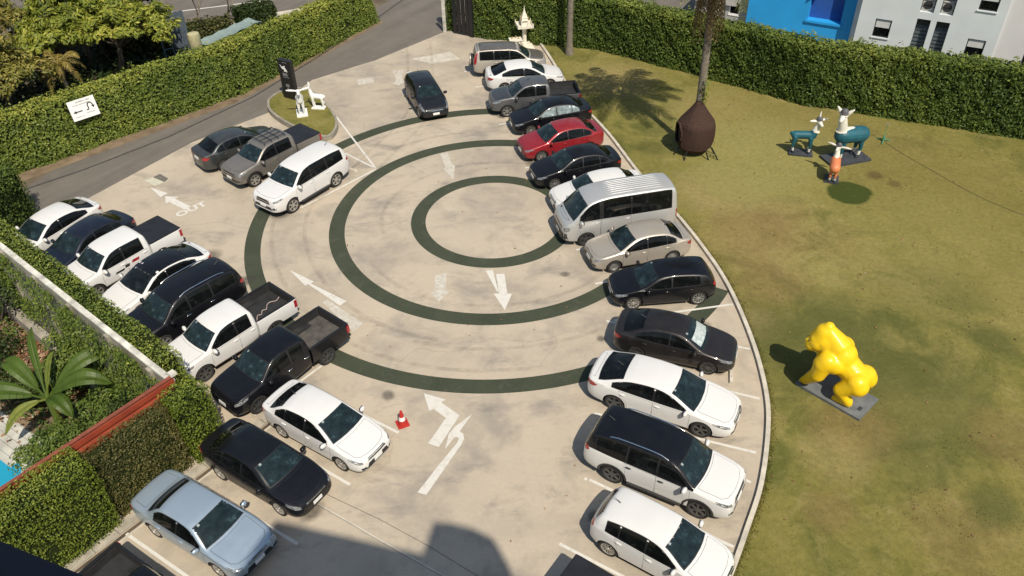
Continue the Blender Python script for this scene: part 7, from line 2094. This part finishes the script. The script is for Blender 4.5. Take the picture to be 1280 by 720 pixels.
# longer tufts in scattered clumps and a ragged fringe along the kerb
CL = np.c_[rng.uniform(1, 30, 1100), rng.uniform(11, 53, 1100)]
CL = CL[vnoise(np.c_[CL, np.zeros(len(CL))], .9, 3) > .05]
TF = (CL[:, None, :] + rng.normal(0, .16, (len(CL), 14, 2))).reshape(-1, 2)
kl = np.array([(q.x, q.y) for q in kerb_line[8:-4]]); kd = np.gradient(kl, axis=0); kd /= np.linalg.norm(kd, axis=1)[:, None]
ki = rng.integers(0, len(kl), 9000)
FR = kl[ki] + kd[ki] * rng.uniform(-.5, .5, (9000, 1)) + np.c_[-kd[ki][:, 1], kd[ki][:, 0]] * (.06 + np.abs(rng.normal(0, .09, (9000, 1))))
TF = TF[inside_poly(TF, [(q[0], q[1]) for q in lawn])]
P2 = np.r_[P2, TF, FR]
n = len(P2); a = rng.uniform(0, 6.28, n); hh = rng.uniform(.010, .028, n); ww = rng.uniform(.010, .022, n)
hh[n0:] = rng.uniform(.02, .055, n - n0); ww[n0:] = rng.uniform(.012, .03, n - n0)
V = np.zeros((n, 3, 3)); ca, sa = np.cos(a), np.sin(a)
V[:, 0] = np.c_[P2[:, 0] - ca * ww, P2[:, 1] - sa * ww, np.full(n, .043)]; V[:, 1] = np.c_[P2[:, 0] + ca * ww, P2[:, 1] + sa * ww, np.full(n, .043)]
V[:, 2] = np.c_[P2[:, 0] + rng.normal(0, .02, n), P2[:, 1] + rng.normal(0, .02, n), .045 + hh]
me = bpy.data.meshes.new('grass'); me.vertices.add(n * 3); me.vertices.foreach_set('co', V.reshape(-1)); me.loops.add(n * 3); me.loops.foreach_set('vertex_index', np.arange(n * 3, dtype=np.int32))
me.polygons.add(n); me.polygons.foreach_set('loop_start', np.arange(0, n * 3, 3, dtype=np.int32)); me.update(); me.validate(); me.materials.append(MATS['lawn'])
tag(link(bpy.data.objects.new('grass', me)), kind='stuff')

# fallen leaves on lawn and concrete
FL = np.c_[rng.uniform(3, 28, 420), rng.uniform(14, 50, 420)]; FL = FL[inside_poly(FL, [(q[0], q[1]) for q in lawn])]
F2 = np.c_[rng.normal(0, 8, 90), rng.uniform(14, 50, 90)]; F2 = F2[inside_poly(F2, [(q[0], q[1]) for q in lot])]
FP = np.r_[np.c_[FL, np.full(len(FL), .07)], np.c_[F2, np.full(len(F2), .02)]]
leaves('fallen_leaves', FP, np.tile([0, 0, 1.0], (len(FP), 1)), .11, 'litter', None, 'stuff', spread=.5)

# ------------------------------------------------------------------ the hotel the photograph was taken from (its shade falls on the car park)
plain('hotel_render', (0.42, 0.40, 0.37), .85, var=.06, scale=.5)
plain('ledge_navy', (0.008, 0.010, 0.018), .5, var=.1)
ht = thing('hotel', 'hotel block the view is taken from', 'building', (0, 0, 0))
e0 = Vector((-.88, .84)); ed = Vector((.925, -.38)).normalized(); en = Vector((.38, .925)).normalized()
fp = lambda t_, n_: tuple(e0 + ed * t_ + en * n_)
MB().prism([fp(-.55, -1.0), fp(26, -1.0), fp(26, -15), fp(-.55, -15)], -.2, 19.40).build('wall', MATS['hotel_render'], ht)
k_ = math.cos(SUN_EL) / math.sin(SUN_EL); ox, oy = math.sin(SUN_AZ) * k_, math.cos(SUN_AZ) * k_
def caster(pt, h): return (pt[0] - ox * h, pt[1] - oy * h)
h1, h2 = 26.0, 27.6
pent = [caster((-7.25, 15.1), h1), caster((-2.9, 13.88), h1), caster((5, 11.4), h1), caster((4, 5), h1), caster((-9.6, 6.5), h1), caster((-8.0, 13.2), h1)]
MB().prism(pent, 19.402, h1).build('upper_storey', MATS['hotel_render'], ht)
tank = [caster(q, h2) for q in ((-2.80, 13.6), (-2.50, 14.94), (-1.94, 14.87), (-1.34, 14.68), (-.74, 14.34), (-.46, 13.85), (-.20, 13.0), (-.1, 11.5), (-3.2, 11.5))]
MB().prism(tank, 19.404, h2).build('lift_house', MATS['hotel_render'], ht)
for i in range(9):
    for z in (1.2, 4.4, 7.6, 10.8, 14.0):
        a = e0 + ed * (1.2 + i * 2.7) + en * -.985
        M = Matrix.Translation((a.x, a.y, z)) @ Matrix.Rotation(math.atan2(ed.y, ed.x), 4, 'Z')
        MB().box(0, 1.5, -.02, .04, 0, 1.7, 0, M).build('window', M_glass, ht)
lg = thing('window_ledge', 'dark navy window ledge out of focus at the bottom left corner', 'ledge', (0, 0, 19.6))
MB().prism([fp(-.4, 0), fp(1.6, 0), fp(1.6, -.995), fp(-.4, -.995)], -.14, 0).build('slab', MATS['ledge_navy'], lg)
MB().prism([fp(-.4, -.06), fp(1.6, -.06), fp(1.6, -.1), fp(-.4, -.1)], .001, .012).build('drip_strip', MATS['ledge_navy'], lg)
